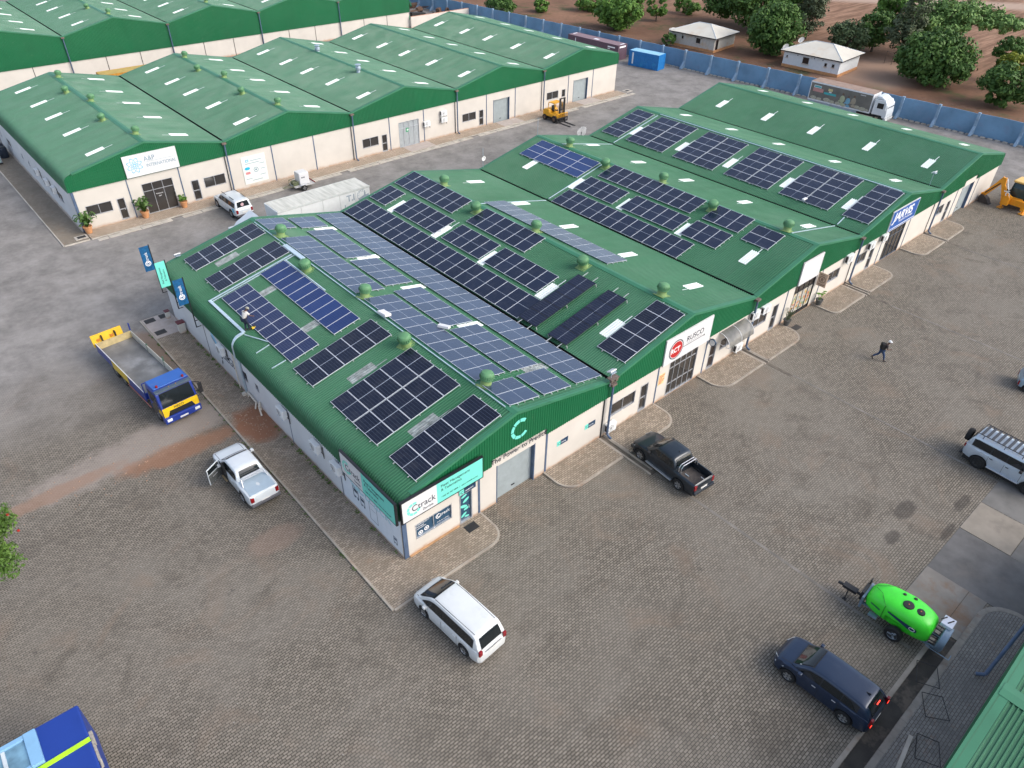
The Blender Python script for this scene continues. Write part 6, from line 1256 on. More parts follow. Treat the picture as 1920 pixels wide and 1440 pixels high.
m = MB(); m.prism([(2.75, .78), (2.35, .55), (2.05, .1), (2.3, .03), (3.1, .02), (3.2, .45), (3.05, .8)], 'x', -.33, .33); m.build('bucket', M('bucket_dark', (.05, .04, .035), .8, var=.3), t, bevel=.03)
for k in range(5): MB().prism([(2.05, .1), (1.9, .0), (2.15, .03)], 'x', -.32 + .145 * k, -.26 + .145 * k).build('bucket_tooth', DK, t)
text('JCB', .55, INKW, Matrix.Translation((-.137, 1.02, 1.82)) @ Matrix.Rotation(R(-90), 4, 'Z') @ Matrix.Rotation(R(90), 4, 'X') @ Matrix.Rotation(R(-72), 4, 'Z'), t, bold=.02)
MB().box((-.136, .95, 1.22), (-.132, 1.45, 1.24)).build('decal', INK, t)
# green sprayer
LG = M('sprayer_green', (.055, .72, .035), .4, var=.06, coat=.1, dirt=(.05, .5, .04)); STB = M('sprayer_steel', (.22, .30, .38), .45, .4)
t = thing('orchard_sprayer', 'bright green orchard sprayer trailer with black lids and a steel fan drum', 'sprayer', (15.62, -18.72, 0), R(93), 'vehicles parked in the yard')   # +x forward
st = [(-1.28, .50, .62, 1.45), (-1.18, .62, .52, 1.62), (-.8, .74, .46, 1.80), (-.2, .82, .44, 1.90), (.3, .83, .45, 1.88), (.9, .80, .50, 1.80), (1.35, .70, .55, 1.68), (1.62, .56, .62, 1.50), (1.72, .40, .75, 1.35)]
rows = []
def _st(x, j): return hermite([(a[0], a[j]) for a in st], x)
for k in range(29):
    x = -1.28 + 3.0 * k / 28; w_, b_, h_ = _st(x, 1), _st(x, 2), _st(x, 3); row = []
    for j in range(28):
        a = 2 * math.pi * j / 28; ca, sa = math.cos(a), math.sin(a); e = .62; yy = w_ * math.copysign(abs(ca) ** e, ca); zz = (b_ + h_) / 2 + (h_ - b_) / 2 * math.copysign(abs(sa) ** (e + .15), sa)
        if abs(x + .0) < .55 and zz < 1.15 and abs(yy) > .6: yy = math.copysign(.6 + (abs(yy) - .6) * .25, yy)     # scoop over the wheel
        row.append((x, yy, zz))
    rows.append(row)
m = MB(); m.grid(rows, close=True); m.add(rows[0], [tuple(range(28))]); m.add(rows[-1], [tuple(range(28))]); tank = m.build('tank', LG, t, auto=40)
for x, y, r in ((.05, .20, .25), (-.50, .16, .19), (.42, -.30, .085), (-.05, -.38, .085)):
    z = _st(x, 3); m = MB(); m.lathe([(0, .075), (r * .5, .07), (r * .9, .055), (r, .02), (r, -.08)], n=20); l = m.build('tank_lid', DK, tank, auto=35); l.location = (x, y, z - (.02 if r > .1 else .045)); l.rotation_euler = (R(-4 if y > 0 else 8), R(4), 0)
    if r > .1: MB().lathe([(0, .09), (.03, .085), (.03, .07)], n=8).build('lid_knob', M('orange_knob', (.6, .15, .05), .5), l)
for s in (1, -1):
    m = MB(); m.tube([(.80, s * .79, 1.62), (.80, s * .83, 1.2), (.78, s * .78, .8)], .014, 6); m.tube([(.80, s * .79, 1.62), (1.2, s * .3, 1.78), (1.55, s * .05, 1.66)], .012, 6); m.build('tank_seam', M('seam_green', (.02, .2, .02), .6), tank)
    m = MB(); m.add([(.62, s * .845, 1.40), (.62, s * .845, 1.48), (-.75, s * .800, 1.30), (-.75, s * .802, 1.12), (-.4, s * .825, 1.12)], [(0, 1, 2, 3, 4)]); m.build('decal', NAVY, tank)
    m = MB(); m.add([(1.42, s * .73, 1.22), (1.42, s * .73, 1.27), (.95, s * .815, 1.24), (.95, s * .815, 1.17)], [(0, 1, 2, 3)]); m.build('decal', NAVY, tank)
m = MB()
for k in range(10): a = R(36 * k); m.cyl((-.55 + .13 * math.cos(a), .83, 1.24 + .09 * math.sin(a)), (-.55 + .13 * math.cos(a + .63), .83, 1.24 + .09 * math.sin(a + .63)), .012, 4)
m.build('decal_ring', INKW, tank)
m = MB(); m.box((-1.9, -.42, .48), (1.9, -.30, .60)); m.box((-1.9, .30, .48), (1.9, .42, .60)); m.box((1.75, -.55, .40), (1.86, .62, 1.15)); m.box((.9, .62, .5), (1.3, .86, .62)); m.build('frame', STB, t, bevel=.01)
m = MB(); m.box((1.85, -.35, .7), (2.0, .45, 1.25)); m.box((1.88, -.5, 1.2), (1.95, -.3, 1.5)); m.build('pump_unit', DK, t, bevel=.02); MB().box((2.0, -.05, .8), (2.03, .12, 1.0)).build('gauge', REDL, t)
m = MB(); m.tube([(1.9, 0, .55), (2.6, 0, .58), (3.15, 0, .5)], .075, 8); m.box((2.2, -.16, .5), (2.9, .16, .66)); m.tube([(2.6, .1, .55), (2.55, .32, .05)], .03, 6); m.box((2.45, .26, .02), (2.65, .40, .05)); m.build('drawbar', DK, t, auto=40)
for s in (1, -1): wheel(t, 0, s * .86, .40, .30, GALV, 3)
m = MB(); m.lathe([(.52, -1.95), (.60, -1.93), (.62, -1.65), (.56, -1.62), (.50, -1.60)], (0, 0, 1.02), 30, 'x'); m.build('fan_drum', STB, t, auto=40); MB().lathe([(0, -1.86), (.50, -1.90)], (0, 0, 1.02), 24, 'x').build('fan_shade', DK, t); m = MB()
for k in range(16): a = 2 * math.pi * k / 16; m.cyl((-1.62, .52 * math.cos(a), 1.02 + .52 * math.sin(a)), (-1.30, .56 * math.cos(a), 1.02 + .54 * math.sin(a)), .018, 5)
m.build('air_guide_vanes', DK, t); MB().box((-1.85, -.62, 1.62), (-1.35, -.02, 1.80)).build('motor_cover', M('cover_white', (.58, .62, .70), .5), t, bevel=.02)
for k in range(2): MB().cyl((-1.75 + .3 * k, -.5, 1.82), (-1.6 + .3 * k, -.2, 1.82), .03, 6).build('cover_hinge', DK, t)
MB().tube([(-1.3, .5, .5), (-2.35, .52, .5), (-2.35, .2, .5)], .022, 6).build('rear_guard', STB, t)
# generator on a small trailer
t = thing('generator_trailer', 'white boxed generator on a small two-wheeled trailer beside the far pavement', 'trailer', (19.6, 46.7, 0), R(180), 'vehicles parked in the yard')
m = MB(); m.box((-1.2, -.75, .42), (1.0, .75, .50)); m.build('deck', M('trailer_grey', (.45, .45, .44), .6, var=.2), t); MB().box((-.75, -.55, .52), (.35, .55, 1.72)).build('generator_box', WHITE, t, bevel=.08); m = MB(); m.tube([(.4, -.5, .95), (1.05, -.5, .95), (1.05, .5, .95), (.4, .5, .95)], .03, 6); m.tube([(1.0, -.4, .46), (2.0, 0, .45)], .035, 6); m.tube([(1.0, .4, .46), (2.0, 0, .45)], .035, 6); m.tube([(1.05, .5, .95), (1.05, .5, .45)], .03, 6); m.tube([(1.05, -.5, .95), (1.05, -.5, .45)], .03, 6); m.build('drawbar', M('olive_steel', (.14, .15, .08), .6), t)
MB().box((.42, -.4, .52), (.95, .4, .85)).build('engine', M('engine_olive', (.10, .12, .06), .6, var=.4, scale=8), t, bevel=.03); m = MB(); [m.box((-.25 + .22 * k, .551, 1.2), (-.10 + .22 * k, .556, 1.32)) for k in range(2)]; m.build('printed_mark', INK, t)
for s in (1, -1): wheel(t, .1, s * .86, .30, .20, RIM, 4); MB().box((-.25, s * .76, .62), (.45, s * .98, .66)).build('mudguard', ALU, t, bevel=.01)
m = MB(); m.box((-1.24, -.75, .5), (-1.2, .75, .62)); m.build('tail_bar', REDL, t)
# containers
def container(name, label, corner, ang, L, W, H, col, roofc, marks):
    t = thing(name, label, 'container', (*corner, 0), ang, 'shipping containers'); m = MB(); p = .28; n = int(L / p)
    def wall(f0, f1, n_):
        rows = [[], []]
        for k in range(n_):
            for q, d_ in ((0, 0), (.18, .035), (.5, .035), (.68, 0)):
                for i, z in enumerate((.12, H - .08)): rows[i].append(tuple(Vector(f0) + (Vector(f1) - Vector(f0)) * ((k + q) / n_) + Vector(wall.n) * d_ + Vector((0, 0, z))))
        m.grid(rows)
    for wall.n, a, b, n_ in (((0, 1, 0), (0, 0, 0), (L, 0, 0), n), ((0, -1, 0), (0, W, 0), (L, W, 0), n), ((1, 0, 0), (0, 0, 0), (0, W, 0), 8), ((-1, 0, 0), (L, 0, 0), (L, W, 0), 8)): wall(a, b, n_)
    m.build('corrugated_wall', col, t); m = MB()
    for x in (0, L - .12):
        for y in (0, W - .12): m.box((x - .01, y - .01, 0), (x + .13, y + .13, H))
    for z0, z1 in ((.02, .14), (H - .1, H)):
        m.box((0, -.012, z0), (L, .06, z1)); m.box((0, W - .06, z0), (L, W + .012, z1)); m.box((-.012, .07, z0), (.06, W - .07, z1)); m.box((L - .06, .07, z0), (L + .012, W - .07, z1))
    m.build('frame', col, t); MB().box((.06, .06, H - .05), (L - .06, W - .06, H - .012)).build('roof', roofc, t)
    for b in marks: MB().box(*b).build('marking', INKW, t)
    return t
CB = M('container_blue', (.012, .17, .46), .45, var=.12, dirt=(.03, .26, .52)); CBR = M('container_roof', (.26, .52, .64), .5, var=.15, dirt=(.45, .5, .5)); CM = M('container_maroon', (.125, .075, .10), .6, var=.12); CMR = M('container_maroon_roof', (.23, .155, .17), .7, var=.1); CO = M('container_orange', (.55, .25, .03), .6, var=.2); COR = M('container_orange_roof', (.48, .34, .10), .7, var=.2)
container('shipping_container', 'bright blue corrugated shipping container with a pale roof by the boundary wall', (83.95, 58.5), R(-81), 5.4, 2.05, 2.25, CB, CBR, [((.62, -.03, .35), (.85, -.012, 2.0))])
container('shipping_container', 'long maroon-brown shipping container behind the far building, beside the blue one', (83.75, 72.0), R(-86.5), 10.8, 2.25, 2.3, CM, CMR, [((1.6, -.03, 1.1), (1.75, -.012, 2.0)), ((8.6, -.03, 1.75), (10.1, -.012, 1.95)), ((8.6, -.03, 1.5), (9.1, -.012, 1.62)), ((10.81, .3, 1.85), (10.83, 1.9, 2.1)), ((5.0, .6, 2.291), (5.9, 1.2, 2.296)), ((.2, .9, 2.291), (.5, 1.9, 2.296)), ((10.3, .9, 2.291), (10.6, 1.9, 2.296))])
container('shipping_container', 'faded orange shipping container between the two rear warehouses', (15.0, 92.3), 0, 7.2, 2.35, 2.3, CO, COR, [])
# folded steel gate frames leaning in the island channel
for (x, y, a, lab) in ((12.0, -21.6, .3, 'thin black steel frame lying on the island paving near the channel'), (9.9, -22.1, .1, 'thin black steel frame lying nearer the lower right corner'), (13.3, -20.6, .15, 'thin black steel frame bridging the open drain')):
    t = thing('steel_frame', lab, 'metal frame', (x, y, .22), a); MB().tube([(0, 0, 0), (1.1, .3, .05), (1.3, -.5, .08), (.3, -.9, .04), (0, 0, 0)], .018, 5).build('frame', BLACK, t)
MB()
t = thing('concrete_post', 'fallen pale concrete post lying by the lower right roof edge', 'post', (8.5, -21.9, .14), .15); MB().box((0, -.08, 0), (2.2, .08, .14)).build('post', CONCN, t)
# IBC tanks and drums at the left edge
for i, (x, y, lab) in enumerate(((-2.75, 72.9, 'white caged liquid tank nearest us at the left edge'), (-2.4, 75.2, 'white caged liquid tank behind the first one at the left edge'))):
    t = thing('caged_tank', lab, 'tank', (x, y, .1), .1, 'caged tanks at the left edge'); MB().box((-.5, -.58, .16), (.5, .58, 1.12)).build('tank', M('milky_plastic', (.42, .55, .50), .5, var=.15), t, bevel=.06); m = MB()
    for k in range(6): z = .2 + .18 * k; m.box((-.54, -.62, z), (.54, -.60, z + .02)); m.box((-.54, .60, z), (.54, .62, z + .02)); m.box((-.56, -.6, z), (-.54, .6, z + .02)); m.box((.54, -.6, z), (.56, .6, z + .02))
    for k in range(6): q = -.5 + .2 * k; m.box((q, -.625, .16), (q + .02, -.605, 1.14)); m.box((.545, q, .16), (.565, q + .02, 1.14)); m.box((q, -.6, 1.13), (q + .02, .6, 1.15))
    m.build('cage', GALV, t); MB().box((-.58, -.62, 0), (.58, .62, .14)).build('pallet', PLAST, t)
for i, (x, y) in enumerate(((-1.5, 74.4), (-1.5, 75.6))):
    t = thing('drum', ('nearer' if i == 0 else 'farther') + ' dark plastic drum between the caged tanks and the far building wall', 'drum', (x, y, .1)); MB().lathe([(0, 0), (.42, 0), (.46, .1), (.46, 1.0), (.38, 1.1), (0, 1.12)], n=20).build('body', M('drum_navy', (.02, .03, .05), .5), t, auto=35); MB().lathe([(0, 1.13), (.4, 1.12), (.4, 1.16), (0, 1.2)], n=20).build('lid', DK, t, auto=35)

# ---------------- plants ----------------
def mat_leaf(name, a, b, c=None):
    m, t, bs = _new(name); g = nd(t, 'ShaderNodeNewGeometry'); r = g.outputs['Random Per Island']
    o = mix(t, r, a, b); o = mix(t, ramp(t, noise(t, nd(t, 'ShaderNodeTexCoord').outputs['Object'], .8, 2), .35, .65), o, c or tuple(x * .8 for x in a))
    t.links.new(o, bs.inputs['Base Color']); bs.inputs['Roughness'].default_value = .6; bs.inputs['Specular IOR Level'].default_value = .25
    bs.inputs['Subsurface Weight'].default_value = 0; return m
LM = mat_leaf('mango_leaf', (.045, .105, .022), (.105, .190, .038), (.062, .125, .028)); LB = mat_leaf('bright_leaf', (.075, .165, .026), (.15, .27, .045), (.09, .185, .035)); LD = mat_leaf('casuarina_leaf', (.070, .095, .050), (.125, .150, .080), (.09, .115, .06))
LA = mat_leaf('acacia_leaf', (.115, .20, .055), (.20, .32, .09), (.13, .23, .065)); LY = mat_leaf('yellowing_leaf', (.16, .20, .02), (.34, .34, .03)); LG2 = mat_leaf('grey_green_leaf', (.075, .115, .050), (.13, .18, .08))
BARK = M('bark', (.10, .075, .055), .9, var=.3, scale=4)
rnd = random.Random(11)
def crown(m, cx, cy, cz, rx, ry, rz_, n, leaf, clumps=None, hollow=.55, flat=0.):
    """leaf quads gathered in clumps through an ellipsoid volume"""
    clumps = clumps or max(8, n // 60); cl = []
    for _ in range(clumps):
        while 1:
            p = Vector((rnd.uniform(-1, 1), rnd.uniform(-1, 1), rnd.uniform(-1, 1)))
            if hollow < p.length < 1: break
        cl.append((Vector((cx + p.x * rx * .86, cy + p.y * ry * .86, cz + p.z * rz_ * .86)), rnd.uniform(.16, .32) * (rx + ry + rz_) / 3 * (1.5 if clumps < 20 else 1)))
    V, F = m.v, m.f
    for _ in range(n):
        c, r = cl[rnd.randrange(clumps)]; d_ = Vector((rnd.gauss(0, 1), rnd.gauss(0, 1), rnd.gauss(0, 1))).normalized(); p = c + Vector((d_.x, d_.y, d_.z * (.75 if not flat else flat))) * r * rnd.uniform(.6, 1.0)
        nn = (d_ + Vector((rnd.gauss(0, .5), rnd.gauss(0, .5), rnd.gauss(.35, .5)))).normalized(); u = nn.orthogonal().normalized(); v = nn.cross(u); a = rnd.uniform(0, 6.28); u, v = u * math.cos(a) + v * math.sin(a), v * math.cos(a) - u * math.sin(a)
        s = leaf * rnd.uniform(.6, 1.3); k = len(V)
        V += [tuple(p + u * s), tuple(p + v * s * .5), tuple(p - u * s), tuple(p - v * s * .5)]; F.append((k, k + 1, k + 2, k + 3)); m.m.append(0)
def trunk(m, h, r, br, sp, cz, lean=(0, 0)):
    m.cyl((0, 0, -.2), (lean[0] * .5, lean[1] * .5, h * .5), r, 9, r * .75); m.cyl((lean[0] * .5, lean[1] * .5, h * .5), (lean[0], lean[1], h), r * .75, 9, r * .5)
    for k in range(br):
        a = 2 * math.pi * k / br + rnd.uniform(-.3, .3); m.cyl((lean[0] * .8, lean[1] * .8, h * .78), (lean[0] + sp * .45 * math.cos(a), lean[1] + sp * .45 * math.sin(a), cz * .9), r * .5, 7, r * .28); m.cyl((lean[0] + sp * .45 * math.cos(a), lean[1] + sp * .45 * math.sin(a), cz * .9), (lean[0] + sp * .8 * math.cos(a + .3), lean[1] + sp * .8 * math.sin(a + .3), cz * 1.12), r * .28, 6, r * .1)
def tree(name, label, x, y, blobs, mat, leaf, h, r, sp, cat='tree', br=5, lean=(0, 0), group='trees beyond the boundary wall'):
    t = thing(name, label, cat, (x, y, 0), 0, group); m = MB()
    for (cx, cy, cz, rx, ry, rr, n) in blobs: crown(m, cx, cy, cz, rx, ry, rr, n, leaf)
    me = m.build('crown', mat, t); tm = MB(); trunk(tm, h, r, br, sp, blobs[0][2], lean); tm.build('trunk', BARK, t, auto=50); return t
tree('mango_tree', 'huge dark mango tree, the largest crown, right of the white-roofed houses', 113.5, 23.4, [(0, 0, 3.9, 5.2, 6.0, 3.3, 12500), (-1.8, -1.5, 2.8, 4.2, 5.0, 2.5, 5500), (-1, 2.6, 3.0, 3.4, 3.6, 2.6, 3200), (1, .5, 5.9, 2.6, 3.2, 1.6, 1800)], LM, .30, 2.2, .5, 6, br=7)
tree('mango_tree', 'dense dark tree between the two small white-roofed houses', 108.6, 48.2, [(0, 0, 4.4, 4.4, 5.0, 3.9, 9500), (-1, 0, 2.8, 3.6, 4.2, 2.6, 3500)], LM, .28, 1.8, .4, 4, br=6)
tree('mango_tree', 'broad green tree behind the left small house, reaching the top edge', 121.5, 59.5, [(0, 0, 5.6, 6.5, 7.5, 5.0, 11000), (1, 8, 5, 5, 6, 4, 6000)], LB if False else LM, .34, 2.4, .5, 6, br=6)
tree('mango_tree', 'lighter green tree at the top edge above the dense dark one', 130, 58, [(0, 0, 6.5, 5.5, 7, 4.5, 7000)], LB, .36, 2.6, .4, 5)
tree('casuarina_tree', 'thin grey-green feathery tree standing behind the second small house', 123.8, 50.6, [(0, 0, 6.0, 2.4, 2.6, 6.0, 5200), (0, 0, 3.6, 3.0, 3.2, 2.6, 2600)], LD, .22, 6.5, .22, 2.2, br=5)
tree('casuarina_tree', 'leaning feathery dark tree left of the huge mango', 121.3, 32.6, [(.3, -1.0, 7.2, 1.9, 2.0, 6.2, 4200), (0, 0, 4.6, 2.8, 2.8, 3.0, 3200)], LD, .22, 6.5, .22, 2, br=4, lean=(.4, -1.2))
tree('round_tree', 'grey-green round tree just behind the second small house roof', 119.5, 40.6, [(0, 0, 2.9, 3.0, 3.8, 2.6, 5200)], LG2, .24, 1.4, .25, 3)
tree('round_tree', 'dark green round tree right of the grey-green one', 124.8, 38.4, [(0, 0, 3.6, 3.3, 3.6, 3.0, 6000)], LM, .26, 1.6, .28, 3)
tree('broadleaf_tree', 'upright open tree with big leaf tufts rising above the round trees', 131.5, 39.5, [(0, -.5, 6.2, 2.6, 4.0, 3.6, 2300)], LB, .42, 3.5, .2, 3, br=7)
tree('acacia_tree', 'flat-topped feathery light green tree spreading behind the huge mango', 130.5, 28, [(0, 0, 7.0, 4.5, 8.2, 1.6, 7500), (-5, 2, 5.6, 4.0, 6.0, 1.2, 3600), (1, -6, 6.6, 3.5, 4.0, 1.5, 2600)], LA, .30, 5.5, .35, 7, br=8)
tree('bushy_tree', 'medium dark green tree at the right edge just outside the blue wall', 109.4, 11.0, [(0, 0, 3.2, 3.0, 4.6, 2.5, 6200), (-1.2, .6, 1.8, 1.8, 2.6, 1.6, 1600)], LM, .27, 1.2, .25, 3.5, br=6)
tree('bushy_tree', 'yellow-leaved small tree between the mango and the right edge tree', 117.5, 14.2, [(0, 0, 3.9, 1.8, 2.2, 1.8, 1900)], LY, .26, 2, .15, 1.5)
tree('bushy_tree', 'small dark bushy tree behind the yellow-leaved one', 122.5, 16.5, [(0, 0, 4.4, 2.4, 2.4, 2.2, 2600)], LM, .26, 2, .15, 1.5)
tree('bushy_tree', 'bright green spreading bush just outside the wall behind the maroon container', 101.0, 77.0, [(0, 0, 3.0, 3.6, 4.8, 3.1, 6500), (-.5, -3, 3.6, 2.6, 3.6, 2.2, 2500)], LB, .27, 1.8, .25, 4, br=7)
tree('bushy_tree', 'sparse bright green small tree left of the nearer small house', 113.5, 77.2, [(0, 0, 2.8, 2.0, 2.3, 2.4, 1900)], LB, .26, 2.4, .14, 2)
tree('shrub', 'low shrub against the left corner of the small grey-walled house', 99.6, 62.9, [(0, 0, 1.1, 1.1, 1.5, 1.1, 1500)], LM, .18, .5, .08, 1, cat='shrub', br=3)
tree('shrub', 'dark creeper mass spilling over the blue wall at its bend', 90.6, 97.6, [(0, 0, 2.4, 2.6, 4.2, 1.7, 4500)], LM, .26, 1.4, .12, 2, cat='shrub')
for i, (x, y, s, lab) in enumerate(((109.5, 92, 3.2, 'round green bush at the top edge, left of the bright spreading one'), (101, 97, 2.2, 'small leafy bush near the creeper on the wall'), (118, 88, 3.6, 'green bush at the top edge behind the bright spreading one'), (124, 78, 3.0, 'pale green bush at the top edge behind the sparse small tree'))):
    tree('bushy_tree', lab, x, y, [(0, 0, s * .5, s * .8, s, s * .6, 2600)], LB, .26, 1, .12, s * .7)
tree('shrub', 'small low green plant alone on the red field at the far right', 143, 12, [(0, 0, .9, 1.0, 2.0, .8, 700)], LM, .25, .4, .06, .8, cat='shrub', br=3)
# tree entering at the left edge: tall, its trunk outside the frame
t = thing('flowering_tree', 'bright green tree with a few red blooms reaching in from the left edge', 'tree', (-19.6, 7.6, 0), 0); m = MB(); crown(m, 3.5, 0, 6.6, 2.4, 3.1, 1.3, 13000, .075, 60); crown(m, 3.9, .2, 6.0, 2.1, 2.8, 1.1, 6000, .075, 40); m.build('crown', mat_leaf('flamboyant_leaf', (.075, .15, .025), (.17, .29, .05)), t)
tm = MB(); trunk(tm, 4.6, .28, 6, 3.0, 5.6); tm.build('trunk', BARK, t, auto=50); m = MB(); 
for k in range(9): a = rnd.uniform(-1.4, 1.4); q = rnd.uniform(1.2, 2.6) + 3; z = 6.9 + rnd.uniform(-1.2, .9); m.disc((q * math.cos(a), q * math.sin(a) * .6, z), .06, 6, 'z', .05)
tag(m.build('blossom', M('red_blossom', (.45, .03, .015), .6), t), kind='stuff')
# potted plants
def pot(x, y, lab, s=1., kind=0, z=.09):
    t = thing('potted_plant', lab, 'potted plant', (x, y, z), 0, 'potted plants by the entrances'); m = MB()
    m.lathe([(0, 0), (.24 * s, 0), (.34 * s, .52 * s), (.38 * s, .54 * s), (.38 * s, .62 * s), (.33 * s, .62 * s), (.31 * s, .55 * s), (0, .54 * s)], n=20); m.build('pot', M('terracotta', (.56, .27, .12), .8, var=.08) if kind < 2 else M('grey_pot', (.09, .09, .085), .8), t, auto=40); m = MB(); r2 = random.Random(int(x * 10))
    if kind == 0:      # palm
        for k in range(20):
            a = r2.uniform(0, 6.28); L = r2.uniform(.55, 1.0) * s; up = r2.uniform(.5, 1.5) * s; P = [Vector((L * u * math.cos(a), L * u * math.sin(a), .55 * s + up * math.sin(u * 2.2) * .9)) for u in [j / 6 for j in range(7)]]
            for p, q in zip(P[:-1], P[1:]):
                dr = (q - p).normalized(); sd = dr.cross(Vector((0, 0, 1))).normalized()
                for sg in (1, -1): m.add([p, q, q + sd * sg * .17 * s - Vector((0, 0, .05)), p + sd * sg * .05 * s], [(0, 1, 2, 3)])
        for k in range(3): m.cyl((0, 0, .5 * s), (.1 * math.cos(k * 2), .1 * math.sin(k * 2), 1.1 * s), .025, 6)
    elif kind == 1: crown(m, 0, 0, .95 * s, .42 * s, .42 * s, .34 * s, 900, .10, 22)
    elif kind == 2:    # few big leaves
        for k in range(7): a = k * .9; c_ = Vector((.22 * math.cos(a), .22 * math.sin(a), .8 + .07 * k)); m.cyl((0, 0, .3), c_, .012, 4); m.disc(tuple(c_), .16, 10, 'z', .006, sq=.7, rot=a)
    else:              # bare spindly shrub
        for k in range(26):
            a = r2.uniform(0, 6.28); p = Vector((0, 0, .3)); 
            for j in range(4): q = p + Vector((.1 * math.cos(a), .1 * math.sin(a), .26)); m.cyl(p, q, .01, 4); p = q; a += r2.uniform(-.9, .9)
        crown(m, 0, 0, .9, .3, .3, .5, 160, .05, 12)
    m.build('foliage', mat_leaf('palm_leaf', (.04, .10, .02), (.10, .17, .04)) if kind in (0,) else (LB if kind < 3 else LD), t)
pot(-.35, 49.3, 'tall palm in a terracotta pot at the corner of the far building', 1.05); pot(4.75, 49.35, 'spreading palm in a terracotta pot left of the far glazed entrance', 1.05); pot(8.45, 49.35, 'compact bush in a terracotta pot right of the far glazed entrance', 1.0, 1)
pot(35.15, -.45, 'spindly bare shrub in a dark pot left of the food-poster shopfront', .8, 3, .1); pot(39.85, -.45, 'big-leaved plant in a grey pot beneath the projecting wooden board', .8, 2, .1)

# ---------------- boundary wall, houses ----------------
BW = M('boundary_blue', (.15, .285, .43), .8, var=.22, scale=.45, dirt=(.15, .24, .36), dscale=.9, dlo=.5, dhi=.7); BWP = M('boundary_post_blue', (.23, .34, .46), .8, var=.15, dirt=(.3, .33, .36))
t = thing('boundary_wall', 'long blue concrete boundary wall with buttresses and coiled wire on top', 'wall', (0, 0, 0))
ys = [-60 + 4.9 * k for k in range(14)] + [8.9, 13.6, 18.2, 22.9, 27.7, 32.6, 37.5, 42.4, 47.0, 51.6, 55.8, 60.2, 64.5, 68.7, 72.9, 77, 81.2, 85.4, 89.6, 93.8, 98, 102.2, 106.4, 110.6, 114.8, 119, 123.2, 127.4, 131.6, 135.8, 140, 144.2, 148.4, 152.6]
base = MB(); posts = MB(); wire = MB()
for i, (ya, yb) in enumerate(zip(ys[:-1], ys[1:])):
    n = 10; rows = []
    for k in range(n + 1):
        u = k / n; y = ya + (yb - ya) * u; x = fence_x(y) + .22 * math.sin(math.pi * u)
        rows.append([(x, y, 0), (x, y, 2.62 + .04 * math.sin(i * 2.1)), (x + .1, y, 2.62 + .04 * math.sin(i * 2.1)), (x + .1, y, 0)])
    MB().grid(rows).build('wall_panel', BW, t, smooth=False, auto=30)
    x, y = fence_x(ya), ya; p = MB(); p.box((x - .20, y - .16, 0), (x + .12, y + .16, 2.78)); p.prism([(x - .2, .05), (x - .95, .05), (x - .85, .25), (x - .2, 1.15)], 'y', y - .14, y + .14); p.build('buttress', BWP, t)
    for k in range(6):
        q = ya + (yb - ya) * (k + .15) / 6; base.box((fence_x(q) - .34, q, 0), (fence_x(q) - .04, q + .52, .13))
    for k in range(7):
        q = ya + (yb - ya) * k / 7; xx = fence_x(q) + .1; r_ = .2; pts = [(xx + r_ * math.cos(a), q + .28 * a / 3.14, 2.88 + r_ * math.sin(a)) for a in [j * .9 for j in range(8)]]; wire.tube(pts, .009, 3)
base.build('footing_stones', CONCN, t); wire.build('coiled_wire', M('rusty_wire', (.16, .13, .12), .8), t)
def wallpiece(label, pts, h, mat, cap=None):
    t = thing('yard_wall', label, 'wall', (0, 0, 0)); m = MB(); c_ = MB()
    for (xa, ya), (xb, yb) in zip(pts[:-1], pts[1:]):
        d_ = Vector((xb - xa, yb - ya, 0)); n = Vector((-d_.y, d_.x, 0)).normalized() * .1; a, b_ = Vector((xa, ya, 0)), Vector((xb, yb, 0)); q = [a - n, b_ - n, b_ + n, a + n]
        for mm, z0, z1, in ((m, 0, h), (c_, h, h + .06)): mm.add([tuple(v + Vector((0, 0, z0))) for v in q] + [tuple(v + Vector((0, 0, z1))) for v in q], [(0, 3, 2, 1), (4, 5, 6, 7), (0, 1, 5, 4), (1, 2, 6, 5), (2, 3, 7, 6), (3, 0, 4, 7)])
    m.build('wall', mat, t); c_.build('coping', cap or CONCN, t)
wallpiece('cream yard wall meeting the blue boundary wall behind the middle building', [(71.4, 100.4), (85.0, 100.4)], 1.9, WALL, M('red_coping', (.42, .2, .12), .8))
# scrap and machinery yard behind the middle building
SCR = [M('scrap_green', (.02, .14, .07), .6, var=.3), M('scrap_rust', (.13, .075, .05), .9, var=.4), M('scrap_black', (.02, .02, .02), .8), M('scrap_white', (.45, .45, .43), .7), M('scrap_yellow', (.5, .3, .03), .6)]
t = thing('scrap_heap', 'tangled heap of green and rusty farm machinery parts beyond the cream yard wall', 'scrap', (79, 111, 0)); rs = random.Random(5)
for k in range(34):
    m = MB(); x, y, z = rs.uniform(-6.5, 6.5), rs.uniform(-6, 9), rs.uniform(.1, .9); a = rs.uniform(0, 3.14); L = rs.uniform(.8, 3.2)
    if k % 3 == 0: m.box((-L / 2, -.4, 0), (L / 2, .4, rs.uniform(.3, .9)))
    elif k % 3 == 1: [m.tube([(-L / 2, q, .2), (L / 2, q, .5)], .06, 5) for q in (-.4, 0, .4)]
    else: m.lathe([(.25, -.15), (.5, -.15), (.5, .15), (.25, .15)], n=14, ax='y')
    o = m.build(['frame_piece', 'tine_bar', 'old_wheel'][0 if k % 3 == 0 else (1 if k % 3 == 1 else 2)], SCR[[0, 1, 2, 1, 3, 2, 0, 1, 2, 4][k % 10]], t); o.location = (x, y, z * .6 + (.4 if k % 3 == 2 else 0)); o.rotation_euler = (rs.uniform(-.3, .3), rs.uniform(-.3, .3), a)
